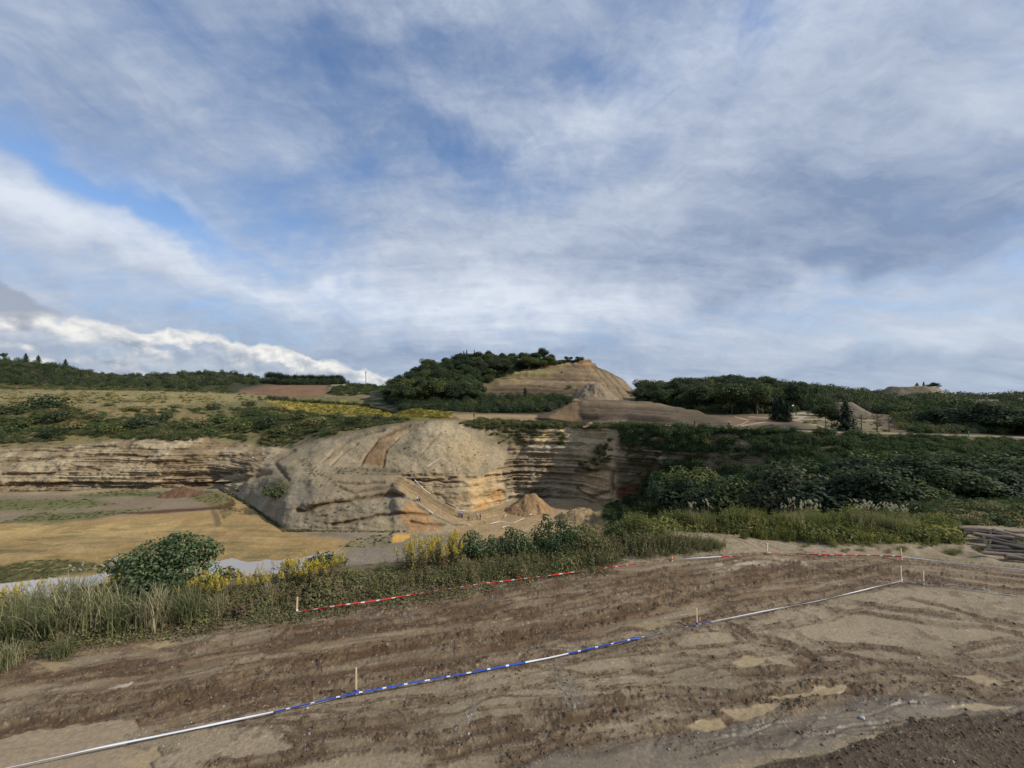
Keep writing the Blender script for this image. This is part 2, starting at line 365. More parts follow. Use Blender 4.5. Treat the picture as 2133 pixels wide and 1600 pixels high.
UT = cols()
rows = [
 # 0 crest of the near bench
 [Rr(-700,-7.3,10),Rr(0,-7.15,12.6),Rr(300,-7.1,13.3),Rr(600,-7.05,14.4),Rr(900,-7.05,15.6),Rr(1100,-7,17),Rr(1250,-7,18.4),Rr(1400,-6.9,19),Rr(1700,-7,19.0),Rr(1900,-7.1,19.2),Rr(2133,-7.2,19.6),Rr(2850,-7.2,20)],
 # 1 foot of the drop / lane on the right
 [Rr(-700,-34.4,46),Rr(0,-34.4,46),Rr(600,-34.4,48),Rr(1000,-34.4,54),Rr(1200,-34,56),Rr(1300,-30,48),Rr(1500,-20,40),Rr(1700,-14,33),Rr(1830,-9.6,27.5),Rr(2000,-9.0,26.6),Rr(2133,-9,26.6),Rr(2850,-9,26.6)],
 # 2 floor
 [Rr(-700,-34.4,66),Rr(0,-34.4,66),Rr(600,-34.4,70),Rr(1000,-34.4,78),Rr(1200,-34.4,84),Rr(1300,-32,80),Rr(1500,-25,58),Rr(1700,-19,46),Rr(1830,-12,33),Rr(1900,-9.6,30.0),Rr(2000,-9.3,30.8),Rr(2133,-9.3,31),Rr(2850,-9.3,32)],
 # 3 front foot of the cliffs
 [Rr(-700,-34.4,130),Y(0,1025,131.7),Y(200,1022,133.5),Y(330,1020,134.7),Y(450,1014,138.2),Y(480,1030,128.9),Y(545,1070,109.8),Y(590,1104,97.5),Y(600,1107,96.5),Y(700,1107,96.5),Y(760,1107,96.5),Y(800,1110,95.6),Y(830,1112,95),Y(905,1112,95),Y(950,1108,96.2),Y(985,1106,96.8),Y(1045,1100,98.8),Y(1150,1100,98.8),Y(1215,1100,98.8),Y(1260,1092,100),Y(1290,1080,103),Rr(1330,-32.5,100),Rr(1519,-25,84),Rr(1700,-22,74),Rr(1950,-17.5,60),Rr(2133,-16,55),Rr(2850,-15,50)],
 # 4
 [Y(-700,1000,134),Y(0,1005,133),Y(200,1000,134.5),Y(330,1000,136),Y(450,1003,139),Y(480,1010,133),Y(545,1030,117),Y(600,1045,103),Y(650,1050,100.5),Y(700,1045,101),Y(760,1040,102),Y(800,1020,105),Y(815,1016,105.8),Y(830,1022,102.8),Y(870,1052,101.7),Y(905,1075,100.5),Y(950,1098,98.9),Y(985,1095,100.5),Y(1000,1090,102.2),Y(1045,1075,107.8),Y(1070,1065,111.5),Y(1150,1065,111.8),Y(1215,1070,109.5),Y(1260,1066,107),Y(1290,1056,109),Y(1330,1045,110),Y(1519,1015,92),Y(1700,1005,84),Y(1950,995,70),Y(2133,990,66),Y(2850,1000,58)],
 # 5
 [Y(-700,985,136),Y(0,985,135.5),Y(200,985,136.5),Y(330,980,138),Y(450,985,140.5),Y(480,990,137),Y(545,990,126),Y(600,1000,113),Y(650,1000,107.5),Y(700,995,108.5),Y(760,995,109),Y(800,990,110),Y(815,988,110.8),Y(830,990,111.7),Y(870,1012,111.4),Y(905,1035,110.8),Y(950,1062,108.5),Y(985,1064,110.7),Y(1000,1060,112.4),Y(1045,1048,118.2),Y(1070,1038,122.8),Y(1150,1036,123.5),Y(1215,1045,119.5),Y(1260,1046,112.5),Y(1290,1036,110.5),Y(1330,1034,110.6),Y(1519,985,97),Y(1700,972,88),Y(1950,963,77),Y(2133,960,73),Y(2850,970,66)],
 # 6
 [Y(-700,965,139.5),Y(0,965,139),Y(200,962,140),Y(330,955,141),Y(450,960,143.5),Y(480,965,141.5),Y(545,965,134),Y(600,970,122),Y(650,985,112.5),Y(700,983,113),Y(760,984,113),Y(800,984,113),Y(830,986,112.6),Y(870,992,112.8),Y(905,994,113.5),Y(950,992,114.7),Y(985,985,117),Y(1000,980,118.5),Y(1045,974,122.4),Y(1070,990,125),Y(1150,985,125.3),Y(1215,990,122),Y(1260,980,116.5),Y(1290,975,113),Y(1330,960,111.8),Y(1519,952,100),Y(1700,945,91),Y(1950,943,80.5),Y(2133,938,77),Y(2850,950,70)],
 # 7
 [Y(-700,945,144),Y(0,950,143),Y(200,945,143),Y(330,930,145),Y(450,940,147),Y(480,945,146),Y(545,950,141),Y(600,950,132),Y(650,955,121.5),Y(700,945,121.5),Y(760,930,121.8),Y(800,925,121.5),Y(830,920,121.5),Y(870,915,121.8),Y(905,915,122),Y(950,925,122.3),Y(985,932,123),Y(1000,935,124),Y(1045,938,127),Y(1070,935,129),Y(1150,925,129.5),Y(1215,925,127),Y(1260,925,121),Y(1290,920,117),Y(1330,915,112.6),Y(1519,922,102.3),Y(1700,922,93.5),Y(1950,925,83.5),Y(2133,925,80),Y(2850,935,73)],
 # 8 rim
 [Y(-700,930,149),Y(0,935,148),Y(200,924,148),Y(330,906,150),Y(450,916,151),Y(480,921,151),Y(545,928,149),Y(600,934,143),Y(650,921,136),Y(700,908,133),Y(760,896,131),Y(800,888,129.5),Y(830,883,129),Y(870,878,128.5),Y(905,875,128.3),Y(950,873,129),Y(985,874,130),Y(1000,875,131),Y(1045,880,133),Y(1070,883,133.5),Y(1150,886,133),Y(1215,886,130.5),Y(1260,887,125.5),Y(1290,889,121),Y(1330,889,114),Y(1519,893,104.5),Y(1700,899,96.5),Y(1950,906,87.5),Y(2133,912,84),Y(2850,925,76)],
 # 9 behind the rim
 [Y(-700,865,182),Y(0,862,185),Y(300,852,190),Y(480,868,180),Y(600,878,170),Y(700,876,158),Y(760,872,152),Y(850,869,145),Y(945,867,141),Y(1060,872,141),Y(1200,876,143),Y(1290,880,137),Y(1519,884,116),Y(1700,889,108),Y(2133,903,93),Y(2850,915,84)],
 # 10
 [Y(-700,824,290),Y(0,822,300),Y(300,824,300),Y(500,832,270),Y(600,840,250),Y(760,846,220),Y(850,850,200),Y(945,858,175),Y(1060,862,172),Y(1290,866,165),Y(1519,864,155),Y(1700,862,158),Y(1850,868,150),Y(2133,884,118),Y(2850,890,110)],
 # 11
 [Y(-700,812,400),Y(0,811,400),Y(300,814,400),Y(600,818,400),Y(900,826,400),Rr(1000,-10,420),Rr(2850,-10,420)],
 [Rr(-700,-13,1400),Rr(2850,-13,1400)],
 [Rr(-700,-16,6000),Rr(2850,-16,6000)],
]
rows[0] = [(u, r, 5607 / (5607 / d - 20)) for u, r, d in rows[0]]
mins = [34, 14, 40, 6, 6, 6, 6, 6, 6, 8, 8, 6, 6]
PT, TT = loft(rows, UT, 1.6, mins)
X0, Y0, Z0 = PT[..., 0], PT[..., 1], PT[..., 2]
ui, yi = toimg(PT)
N0 = normals(PT)
steep = np.clip(np.hypot(N0[..., 0], N0[..., 1]) * 1.25, 0, 1)
zz = Z0 + 0.018 * X0 + 0.7 * (fbm(X0 / 30, Y0 / 30, seed=3, oct=3) - 0.5)
zz = zz + (1.5 * sm(np.abs(ui - 700), 260, 130) + .5) * (fbm(X0 / 5, Y0 / 5, Z0 / 3, oct=4, seed=4) - 0.5)
S1 = vn(zz * 1.05, X0 * 0.02 + Y0 * .02, seed=5); S2 = vn(zz * 2.6, zz * 0 + fbm(X0 / 9, Y0 / 9, oct=2, seed=8) * 1.5, seed=6); S3 = vn(zz * 6.0, X0 * 0.03, seed=7)
strata = 0.38 * S1 + 0.32 * S2 + 0.30 * S3
near = (TT < 3)
band = sm(TT, 2.9, 3.2) * (1 - sm(TT, 8.0, 8.35))
# how strongly the layered bedding shows in each stretch of cliff
def pm(P, soft=10, wob=6, seed=1):
    n_ = (fbm(X0 / 3.0, Z0 / 1.5 + Y0 / 5, oct=4, seed=seed) - 0.5) * 2 * wob
    return sm(poly_sd(ui + n_, yi + n_ * 0.5, P), -soft, soft)
m_left = pm([(-900, 1040), (-900, 925), (0, 932), (330, 905), (600, 925), (560, 960), (480, 1035), (0, 1035)])
m_vfront = pm([(812, 985), (990, 985), (1000, 1062), (950, 1066), (870, 1020)], 3, 2)
m_vright = pm([(968, 1005), (1047, 972), (1055, 1052), (985, 1066)], 2, 1)
m_back = pm([(1046, 975), (1060, 930), (1000, 885), (1110, 890), (1200, 930), (1220, 1040), (1060, 1040)], 5, 3)
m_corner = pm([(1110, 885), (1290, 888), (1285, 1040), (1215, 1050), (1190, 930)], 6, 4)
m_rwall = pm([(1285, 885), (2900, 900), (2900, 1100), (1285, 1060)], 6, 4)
m_low = pm([(600, 1100), (640, 1000), (830, 1005), (900, 1080), (920, 1100), (760, 1104)], 5, 3)
bed = np.clip(m_left * .9 + m_vfront + m_vright * .9 + m_back + m_corner * .7 + m_rwall * .55 + m_low * .25, 0, 1) * band * steep
gul = fbm(X0 / 3.0 + Z0 / 9, Y0 / 6, Z0 / 7, oct=4, seed=21); gul = (1 - np.abs(gul - 0.5) * 4) * (0.3 + 0.7 * m_back * 0 + 0.4 * sm(fbm(X0 / 20, Y0 / 20, oct=2, seed=22), .4, .6))
patchy = 0.45 + 1.1 * sm(fbm(X0 / 11, Y0 / 11, Z0 / 5, oct=4, seed=77), .36, .62)
disp = bed * patchy * (strata - 0.5) * 3.6
disp += band * (fbm(X0 / 1.3, Y0 / 1.3, Z0 / .8, oct=4, seed=33) - 0.5) * (.7 + 1.0 * bed) * steep
disp += band * (gul * 0.55 * (1 - 0.5 * bed)) * steep
disp += band * (fbm(X0 / 7, Y0 / 7, Z0 / 4, oct=5, seed=31) - 0.5) * (2.6 * m_left + 2.5)
# ledges and undercuts seen in the faces
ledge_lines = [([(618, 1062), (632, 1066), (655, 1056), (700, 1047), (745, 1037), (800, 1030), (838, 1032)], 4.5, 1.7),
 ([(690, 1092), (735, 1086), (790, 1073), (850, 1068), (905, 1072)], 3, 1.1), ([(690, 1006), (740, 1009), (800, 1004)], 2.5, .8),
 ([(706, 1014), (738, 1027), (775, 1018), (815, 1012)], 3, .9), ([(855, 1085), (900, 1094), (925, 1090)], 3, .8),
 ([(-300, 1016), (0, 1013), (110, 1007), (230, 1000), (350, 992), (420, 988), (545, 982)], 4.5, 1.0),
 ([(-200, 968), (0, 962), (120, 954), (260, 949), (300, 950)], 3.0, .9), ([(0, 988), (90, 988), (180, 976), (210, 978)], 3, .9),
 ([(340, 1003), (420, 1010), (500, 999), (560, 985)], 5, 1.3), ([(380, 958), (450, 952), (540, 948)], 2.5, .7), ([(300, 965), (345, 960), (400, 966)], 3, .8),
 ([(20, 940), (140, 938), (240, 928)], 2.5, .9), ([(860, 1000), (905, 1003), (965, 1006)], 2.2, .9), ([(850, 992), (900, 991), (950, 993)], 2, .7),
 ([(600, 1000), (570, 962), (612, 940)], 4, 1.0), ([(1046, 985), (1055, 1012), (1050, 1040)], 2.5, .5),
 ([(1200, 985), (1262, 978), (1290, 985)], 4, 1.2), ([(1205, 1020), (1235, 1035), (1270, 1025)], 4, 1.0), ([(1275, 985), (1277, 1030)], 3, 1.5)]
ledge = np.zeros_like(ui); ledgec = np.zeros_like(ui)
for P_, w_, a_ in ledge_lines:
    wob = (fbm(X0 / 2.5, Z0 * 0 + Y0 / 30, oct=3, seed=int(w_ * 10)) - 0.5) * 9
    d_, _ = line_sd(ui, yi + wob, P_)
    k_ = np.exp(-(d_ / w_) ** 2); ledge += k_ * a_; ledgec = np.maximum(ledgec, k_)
disp -= ledge * band
PT = PT + N0 * disp[..., None] * np.array([1, 1, 0.35])
# loose ground: drop from the bench, floor, plateau
b0 = sm(TT, 0.0, 0.6) * (1 - sm(TT, 1.4, 2.0))
PT[..., 2] += b0 * (fbm(X0 / 5, Y0 / 5, oct=4, seed=41) - 0.5) * 2.4
fl = sm(TT, 1.8, 2.2) * (1 - sm(TT, 2.8, 3.0))
PT[..., 2] += fl * (fbm(X0 / 9, Y0 / 9, oct=5, seed=43) - 0.5) * 0.35
pl_m = sm(TT, 8.0, 8.4) * (1 - sm(TT, 11, 11.6))
left_m = 1 - sm(ui, 850, 1000)
PT[..., 2] += pl_m * (fbm(X0 / 14, Y0 / 14, oct=5, seed=45) - 0.5) * (0.9 + 5.5 * left_m * (1 - sm(TT, 10.2, 11)))
# wheel grooves climbing the promontory
def groove(P_, w_, a_):
    global PT
    d_, _ = line_sd(ui, yi, P_); PT[..., 2] -= np.exp(-(d_ / w_) ** 2) * a_
    return np.exp(-(d_ / (w_ * 1.4)) ** 2)
gr = [groove([(672, 960), (695, 938), (725, 918), (770, 902), (800, 895)], 2.2, .9), groove([(690, 966), (715, 942), (745, 925)], 2.2, .9),
      groove([(752, 968), (766, 944), (788, 915), (822, 897), (854, 886)], 2.2, .7), groove([(798, 972), (805, 935), (832, 908), (862, 890), (885, 880)], 2.0, .7),
      groove([(875, 950), (900, 920), (915, 905)], 1.4, .5)]
trk = sm(TT, 4.0, 4.12) * (1 - sm(TT, 4.88, 5.0)) * sm(ui, 815, 832) * (1 - sm(ui, 1010, 1060))
PT[..., 2] += trk * np.sin((TT - 4) * 2 * math.pi * 4.0 + ui * 0.02) * 0.28
for v_ in (4.0, 5.0):
    PT[..., 2] += np.exp(-((TT - v_) / 0.045) ** 2) * sm(ui, 815, 832) * (1 - sm(ui, 960, 990)) * 0.5

def edge_noise(P, s=4.0, seed=5): return fbm(P[..., 0] / s, P[..., 1] / s, P[..., 2] / s, oct=5, seed=seed) - 0.5
def blend(C, m, c): return C * (1 - m[..., None]) + np.array(c) * m[..., None]
def paint(C, u, y, n, specs):
    for P_, col, soft, wob, a in specs:
        m = sm(poly_sd(u + n * wob, y + n * wob * 0.5, P_), -soft, soft) * a
        C = blend(C, m, col)
    return C

ui, yi = toimg(PT); XX, YY, ZZ = PT[..., 0], PT[..., 1], PT[..., 2]
nz = edge_noise(PT, 5.0); nb = edge_noise(PT, 16.0, 9); nf = edge_noise(PT, 1.3, 12)
GREEN = (0.055, 0.075, 0.028); DGREEN = (0.030, 0.045, 0.020); DRY = (0.205, 0.178, 0.086); OCH = (0.290, 0.203, 0.098)
TAN = (0.300, 0.243, 0.172); GTAN = (0.275, 0.228, 0.165); GREY = (0.195, 0.165, 0.135); RUST = (0.19, 0.085, 0.042); PALE = (0.50, 0.42, 0.29)
C = np.zeros(PT.shape) + np.array(GTAN)
C = paint(C, ui, yi, nz, [
  ([(-901, 1108), (0, 1090), (190, 1079), (445, 1062), (468, 1040), (478, 1029), (505, 1034), (548, 1071), (592, 1106), (765, 1107), (770, 1125), (745, 1140), (660, 1162), (560, 1185), (300, 1215), (0, 1240), (-900, 1300)], OCH, 4, 8, 1),
  ([(-900, 1150), (0, 1120), (300, 1130), (420, 1150), (300, 1190), (0, 1215), (-900, 1260)], (0.29, 0.205, 0.09), 16, 60, .6),
  ([(0, 1100), (300, 1092), (440, 1080), (500, 1100), (300, 1112), (0, 1118)], (0.40, 0.29, 0.13), 8, 50, .6),
  ([(-900, 1030), (0, 1030), (300, 1030), (440, 1022), (482, 1045), (445, 1062), (190, 1079), (0, 1090), (-900, 1108)], (0.20, 0.160, 0.120), 4, 14, 1),
  ([(590, 1107), (770, 1107), (1010, 1105), (1060, 1180), (600, 1200), (690, 1158), (765, 1130)], (0.185, 0.16, 0.135), 6, 10, 1),
  ([(812, 1132), (818, 1118), (826, 1108), (864, 1108), (856, 1118), (838, 1128)], (0.52, 0.32, 0.10), 1.5, 4, 1),
  ([(700, 1138), (760, 1116), (815, 1110), (812, 1135), (770, 1142), (720, 1150)], (0.17, 0.15, 0.10), 5, 20, .7),
  ([(-900, 1040), (0, 1040), (180, 1037), (245, 1050), (160, 1062), (0, 1063), (-900, 1070)], (0.10, 0.115, 0.045), 6, 30, .85),
  ([(0, 1088), (60, 1070), (160, 1068), (330, 1058), (210, 1078), (90, 1092)], (0.10, 0.115, 0.045), 6, 26, .8),
  ([(-200, 1190), (0, 1180), (60, 1168), (150, 1166), (225, 1178), (215, 1192), (60, 1212), (-200, 1235)], (0.085, 0.10, 0.04), 6, 22, .9),
  ([(150, 1030), (250, 1020), (350, 1022), (340, 1032), (200, 1036)], (0.09, 0.11, 0.04), 5, 24, .9),
  ([(370, 1020), (460, 1022), (487, 1038), (492, 1062), (466, 1082), (455, 1060), (400, 1040)], (0.13, 0.12, 0.05), 5, 20, .85),
  ([(270, 1090), (330, 1088), (310, 1102), (270, 1104)], (0.2, 0.17, 0.08), 6, 20, .6),
  ([(130, 1130), (250, 1130), (240, 1142), (150, 1144)], (0.22, 0.17, 0.1), 6, 30, .5),
  ([(440, 1062), (456, 1066), (460, 1095), (448, 1105), (446, 1085)], (0.12, 0.085, 0.06), 3, 12, .8),
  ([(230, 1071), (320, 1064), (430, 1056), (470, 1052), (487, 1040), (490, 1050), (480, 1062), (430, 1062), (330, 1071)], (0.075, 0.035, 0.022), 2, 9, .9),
])
strv = lambda a: np.clip((a - .5) * 1.35 + .5, 0, 1)
col_str = 0.50 + 1.0 * strv(0.40 * S1 + 0.30 * S2 + 0.30 * S3)
och_ = sm(TT, 1.9, 2.1) * (1 - sm(TT, 2.9, 3.0)) * sm(yi, 1085, 1100) * (1 - sm(ui, 560, 700))
C = blend(C, och_ * sm(fbm(X0 / 9, Y0 / 3.2, oct=5, seed=121), .50, .62) * .65, (0.20, 0.155, 0.075)); C = blend(C, och_ * sm(fbm(X0 / 6, Y0 / 2.0, oct=5, seed=122), .54, .66) * .5, (0.115, 0.11, 0.05)); C = blend(C, och_ * sm(fbm(X0 / 12, Y0 / 1.6, oct=4, seed=123), .55, .66) * .5, (0.37, 0.28, 0.15))
# cliffs
Cc = np.zeros(PT.shape) + np.array(GTAN)
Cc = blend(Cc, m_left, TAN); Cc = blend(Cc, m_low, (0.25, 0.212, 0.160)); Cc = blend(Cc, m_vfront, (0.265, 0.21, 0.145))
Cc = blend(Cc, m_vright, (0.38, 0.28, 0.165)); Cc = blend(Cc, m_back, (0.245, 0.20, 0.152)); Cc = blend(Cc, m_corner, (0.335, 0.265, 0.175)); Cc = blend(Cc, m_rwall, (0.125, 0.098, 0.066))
Cc = paint(Cc, ui, yi, nz, [
  ([(480, 1032), (560, 1000), (640, 1000), (650, 1100), (590, 1104), (545, 1070)], (0.215, 0.19, 0.155), 12, 10, .9),
  ([(620, 1065), (840, 1035), (860, 1060), (760, 1100), (610, 1104)], (0.235, 0.205, 0.165), 10, 14, .8),
  ([(830, 1068), (850, 1045), (866, 1050), (905, 1080), (925, 1105), (860, 1108), (840, 1090)], (0.32, 0.19, 0.095), 5, 12, .85),
  ([(760, 1090), (800, 1075), (840, 1080), (820, 1108), (775, 1108)], (0.34, 0.28, 0.20), 5, 10, .8),
  ([(985, 1062), (1000, 1048), (1052, 1010), (1056, 1035), (1020, 1060)], (0.40, 0.235, 0.10), 4, 8, .75),
  ([(1045, 975), (1058, 990), (1068, 1048), (1050, 1052), (1046, 1010)], (0.27, 0.235, 0.18), 3, 4, .9),
  ([(1118, 912), (1130, 893), (1180, 893), (1176, 905), (1145, 930), (1116, 926)], (0.52, 0.40, 0.22), 4, 10, .9),
  ([(1000, 880), (1130, 882), (1125, 905), (1090, 935), (1020, 915)], (0.105, 0.095, 0.045), 8, 20, .85),
  ([(1120, 940), (1140, 915), (1160, 925), (1210, 985), (1150, 960)], (0.34, 0.28, 0.20), 6, 8, .8),
  ([(1210, 1030), (1225, 985), (1275, 985), (1285, 1040), (1250, 1050)], (0.40, 0.30, 0.19), 5, 10, .9),
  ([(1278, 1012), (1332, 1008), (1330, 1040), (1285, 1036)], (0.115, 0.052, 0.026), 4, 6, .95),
  ([(1240, 885), (1310, 886), (1315, 960), (1275, 960), (1250, 920)], (0.27, 0.20, 0.125), 8, 14, .6),
  ([(1225, 935), (1262, 925), (1270, 985), (1240, 970)], (0.16, 0.14, 0.08), 8, 16, .7),
  ([(620, 930), (700, 905), (900, 872), (960, 872), (1000, 915), (1040, 960), (1000, 985), (700, 985), (640, 970)], (0.295, 0.245, 0.175), 8, 8, .9),
  ([(930, 925), (975, 900), (1010, 960), (985, 980), (950, 960)], (0.38, 0.30, 0.19), 12, 16, .7),
  ([(860, 890), (900, 878), (930, 900), (900, 960), (830, 970), (835, 925)], (0.255, 0.22, 0.17), 12, 16, .8),
  ([(750, 968), (766, 944), (788, 914), (822, 897), (854, 885), (884, 879), (834, 906), (808, 932), (802, 970)], (0.21, 0.135, 0.075), 3, 4, .9),
  ([(690, 975), (800, 972), (870, 985), (850, 992), (700, 988)], (0.17, 0.14, 0.10), 4, 8, .8),
  ([(545, 1015), (560, 1000), (590, 995), (612, 1005), (600, 1030), (560, 1035)], (0.13, 0.13, 0.06), 6, 20, .8),
  ([(600, 935), (690, 912), (660, 950), (620, 985), (640, 1000), (690, 985), (660, 1010), (600, 990)], (0.26, 0.215, 0.14), 8, 12, .6),
])
for gk in gr: Cc = blend(Cc, gk * .6, (0.13, 0.09, 0.055))
bs = np.clip(bed * 1.1 * patchy * (1 - .3 * m_left), 0, 1)[..., None]
scr = sm(fbm(X0 / 8, Y0 / 8, Z0 / 6, oct=5, seed=140), .52, .62) * (1 - m_vright); Cc = blend(Cc, scr * .45, (0.185, 0.155, 0.115)); Cc = blend(Cc, sm(fbm(X0 / 5, Y0 / 5, Z0 / 5, oct=5, seed=141), .56, .64) * .4, (0.36, 0.30, 0.215))
Cc = blend(Cc, m_left * sm(fbm(X0 / 9, Z0 / 2.2, oct=4, seed=78), .5, .62) * .7, (0.37, 0.315, 0.225)); Cc = blend(Cc, (m_left + m_back * .5) * sm(fbm(X0 / 7, Z0 / 4, oct=4, seed=79), .53, .62) * .7, (0.185, 0.135, 0.085))
Cc = Cc * (1 - bs) + Cc * col_str[..., None] ** np.array([1.0, 1.08, 1.25]) * bs
Cc = blend(Cc, np.clip(ledgec * 0.75, 0, 1), (0.13, 0.085, 0.045))  # undercuts also browned darker: shade under the overhangs put into the colour
tcol = np.array((0.235, 0.175, 0.11)) * (0.72 + 0.5 * (0.5 + 0.5 * np.sin((TT - 4) * 2 * math.pi * 5 + ui * 0.02 + nf * 3)))[..., None]
Cc = Cc * (1 - trk[..., None]) + tcol * trk[..., None]
bandc = sm(TT, 2.9, 3.05) * (1 - sm(TT, 7.8, 8.1)); bandc = np.maximum(bandc, sm(TT, 2.7, 3.0) * sm(ui, 1010, 1060) * (TT < 5))
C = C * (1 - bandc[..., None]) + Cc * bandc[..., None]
# flat at the pit bottom, right of the track
C = paint(C, ui, yi, nz, [
  ([(950, 1098), (1000, 1070), (1060, 1055), (1210, 1045), (1260, 1050), (1255, 1100), (1150, 1130), (960, 1130)], (0.30, 0.22, 0.13), 8, 16, .85),
  ([(1250, 1050), (1330, 1040), (1370, 1070), (1330, 1110), (1255, 1105)], (0.055, 0.09, 0.03), 10, 50, .95),
])
# slopes of brush on the left, plateau
top = sm(TT, 7.75, 8.15)
veg = (0.075, 0.088, 0.034)
Cp = np.zeros(PT.shape) + np.array((0.105, 0.081, 0.056))
Cp = paint(Cp, ui, yi, nz, [
  ([(-900, 800), (900, 800), (945, 872), (850, 882), (760, 900), (600, 936), (-900, 960)], (0.125, 0.115, 0.052), 6, 20, 1),
  ([(-900, 806), (450, 812), (600, 826), (520, 838), (330, 845), (200, 850), (0, 842), (-900, 846)], DRY, 6, 34, .95),
  ([(100, 850), (260, 840), (420, 850), (440, 880), (300, 895), (150, 880)], (0.205, 0.16, 0.085), 12, 60, .75),
  ([(-900, 905), (0, 900), (230, 905), (340, 905), (250, 925), (0, 935), (-900, 945)], (0.17, 0.145, 0.07), 8, 40, .8),
  ([(560, 832), (700, 836), (850, 846), (945, 858), (940, 872), (860, 872), (780, 868), (640, 862), (570, 850)], (0.25, 0.205, 0.045), 5, 30, .9),
  ([(560, 910), (700, 888), (800, 880), (760, 898), (640, 925), (580, 935)], (0.17, 0.14, 0.08), 6, 24, .8),
  ([(940, 862), (1160, 866), (1160, 878), (960, 874)], (0.27, 0.20, 0.115), 2, 6, .9),
  ([(950, 878), (1290, 884), (1290, 895), (1000, 892)], veg, 5, 18, .9),
  ([(1500, 872), (1640, 860), (1660, 872), (1610, 885), (1530, 890)], (0.165, 0.115, 0.08), 4, 10, .8),
  ([(1590, 897), (1612, 886), (1650, 884), (1672, 896)], (0.05, 0.045, 0.045), 3, 8, .95),
  ([(1640, 872), (1800, 872), (1870, 905), (1700, 900)], (0.16, 0.14, 0.085), 6, 20, .8),
  ([(1648, 852), (1690, 850), (1700, 862), (1660, 876), (1648, 872)], (0.34, 0.31, 0.265), 3, 6, .9),
  ([(1640, 828), (1700, 830), (1692, 850), (1642, 848)], (0.27, 0.20, 0.12), 3, 10, .9),
  ([(1850, 850), (2900, 850), (2900, 920), (1900, 904)], (0.06, 0.065, 0.03), 5, 16, .95),
])
for P_, w_ in (([(1360, 884), (1440, 887), (1519, 892), (1700, 899), (1950, 906), (2133, 912), (2850, 926)], 1.6), ([(1519, 891), (1545, 884), (1560, 876), (1530, 868)], .8), ([(1545, 887), (1600, 878), (1640, 871), (1700, 886), (1750, 897)], 1.0),
               ([(1560, 868), (1600, 871)], .7), ([(1660, 873), (1740, 874), (1830, 876)], .8)):
    d_, _ = line_sd(ui, yi, P_); Cp = blend(Cp, np.exp(-(d_ / w_) ** 2) * .9, (0.42, 0.35, 0.24))
Cp = blend(Cp, sm(TT, 10.9, 11.2), (0.040, 0.052, 0.040))
C = C * (1 - top[..., None]) + Cp * top[..., None]
d_, _ = line_sd(ui, yi, [(-700, 930), (0, 936), (200, 925), (330, 907)])
# drop from the bench, wild slope; lane on the right
fr = 1 - sm(TT, 1.2, 1.9)
Cf = np.zeros(PT.shape) + np.array((0.10, 0.085, 0.045))
C = C * (1 - fr[..., None]) + Cf * fr[..., None]
C = paint(C, ui, yi, nz, [([(1290, 1110), (1340, 1000), (1500, 1000), (2900, 960), (2900, 1062), (2060, 1058), (1960, 1062), (1860, 1085), (1600, 1130)], (0.045, 0.05, 0.025), 8, 40, .95)])
lane = sm(TT, 0.93, 1.0) * (1 - sm(TT, 1.9, 2.1)) * sm(ui, 1840, 1880)
C = blend(C, lane, (0.17, 0.155, 0.135))
C = C * (0.86 + 0.5 * (nz[..., None] + 0.28)) * (0.93 + 0.35 * (nb[..., None] + .2)) * (1 + 0.35 * nf[..., None])
C = np.clip(C, 0.01, 0.8)

M_FAR = mat_terrain('far_soil', 1.6, 7.0, 0.16)
fcs = grid_faces(*PT.shape[:2])
SURF = Surf(PT, UT)
Tf = TT.ravel()[fcs[:, 0]]
def part_mesh(name, sel, mat, **kw):
    f = fcs[sel]; used, inv = np.unique(f, return_inverse=True)
    me = mesh_np(name, PT.reshape(-1, 3)[used], inv.reshape(f.shape), mat, smooth=True, colors=C.reshape(-1, 3)[used])
    return obj(name, me, **kw)
part_mesh('slope', Tf < 1.0, M_FAR, kind='structure')
part_mesh('pit_ground', (Tf >= 1.0) & (Tf < 3.0), M_FAR, kind='structure')
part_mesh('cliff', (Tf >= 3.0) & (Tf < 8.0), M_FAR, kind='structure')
part_mesh('plateau_ground', Tf >= 8.0, M_FAR, kind='structure')

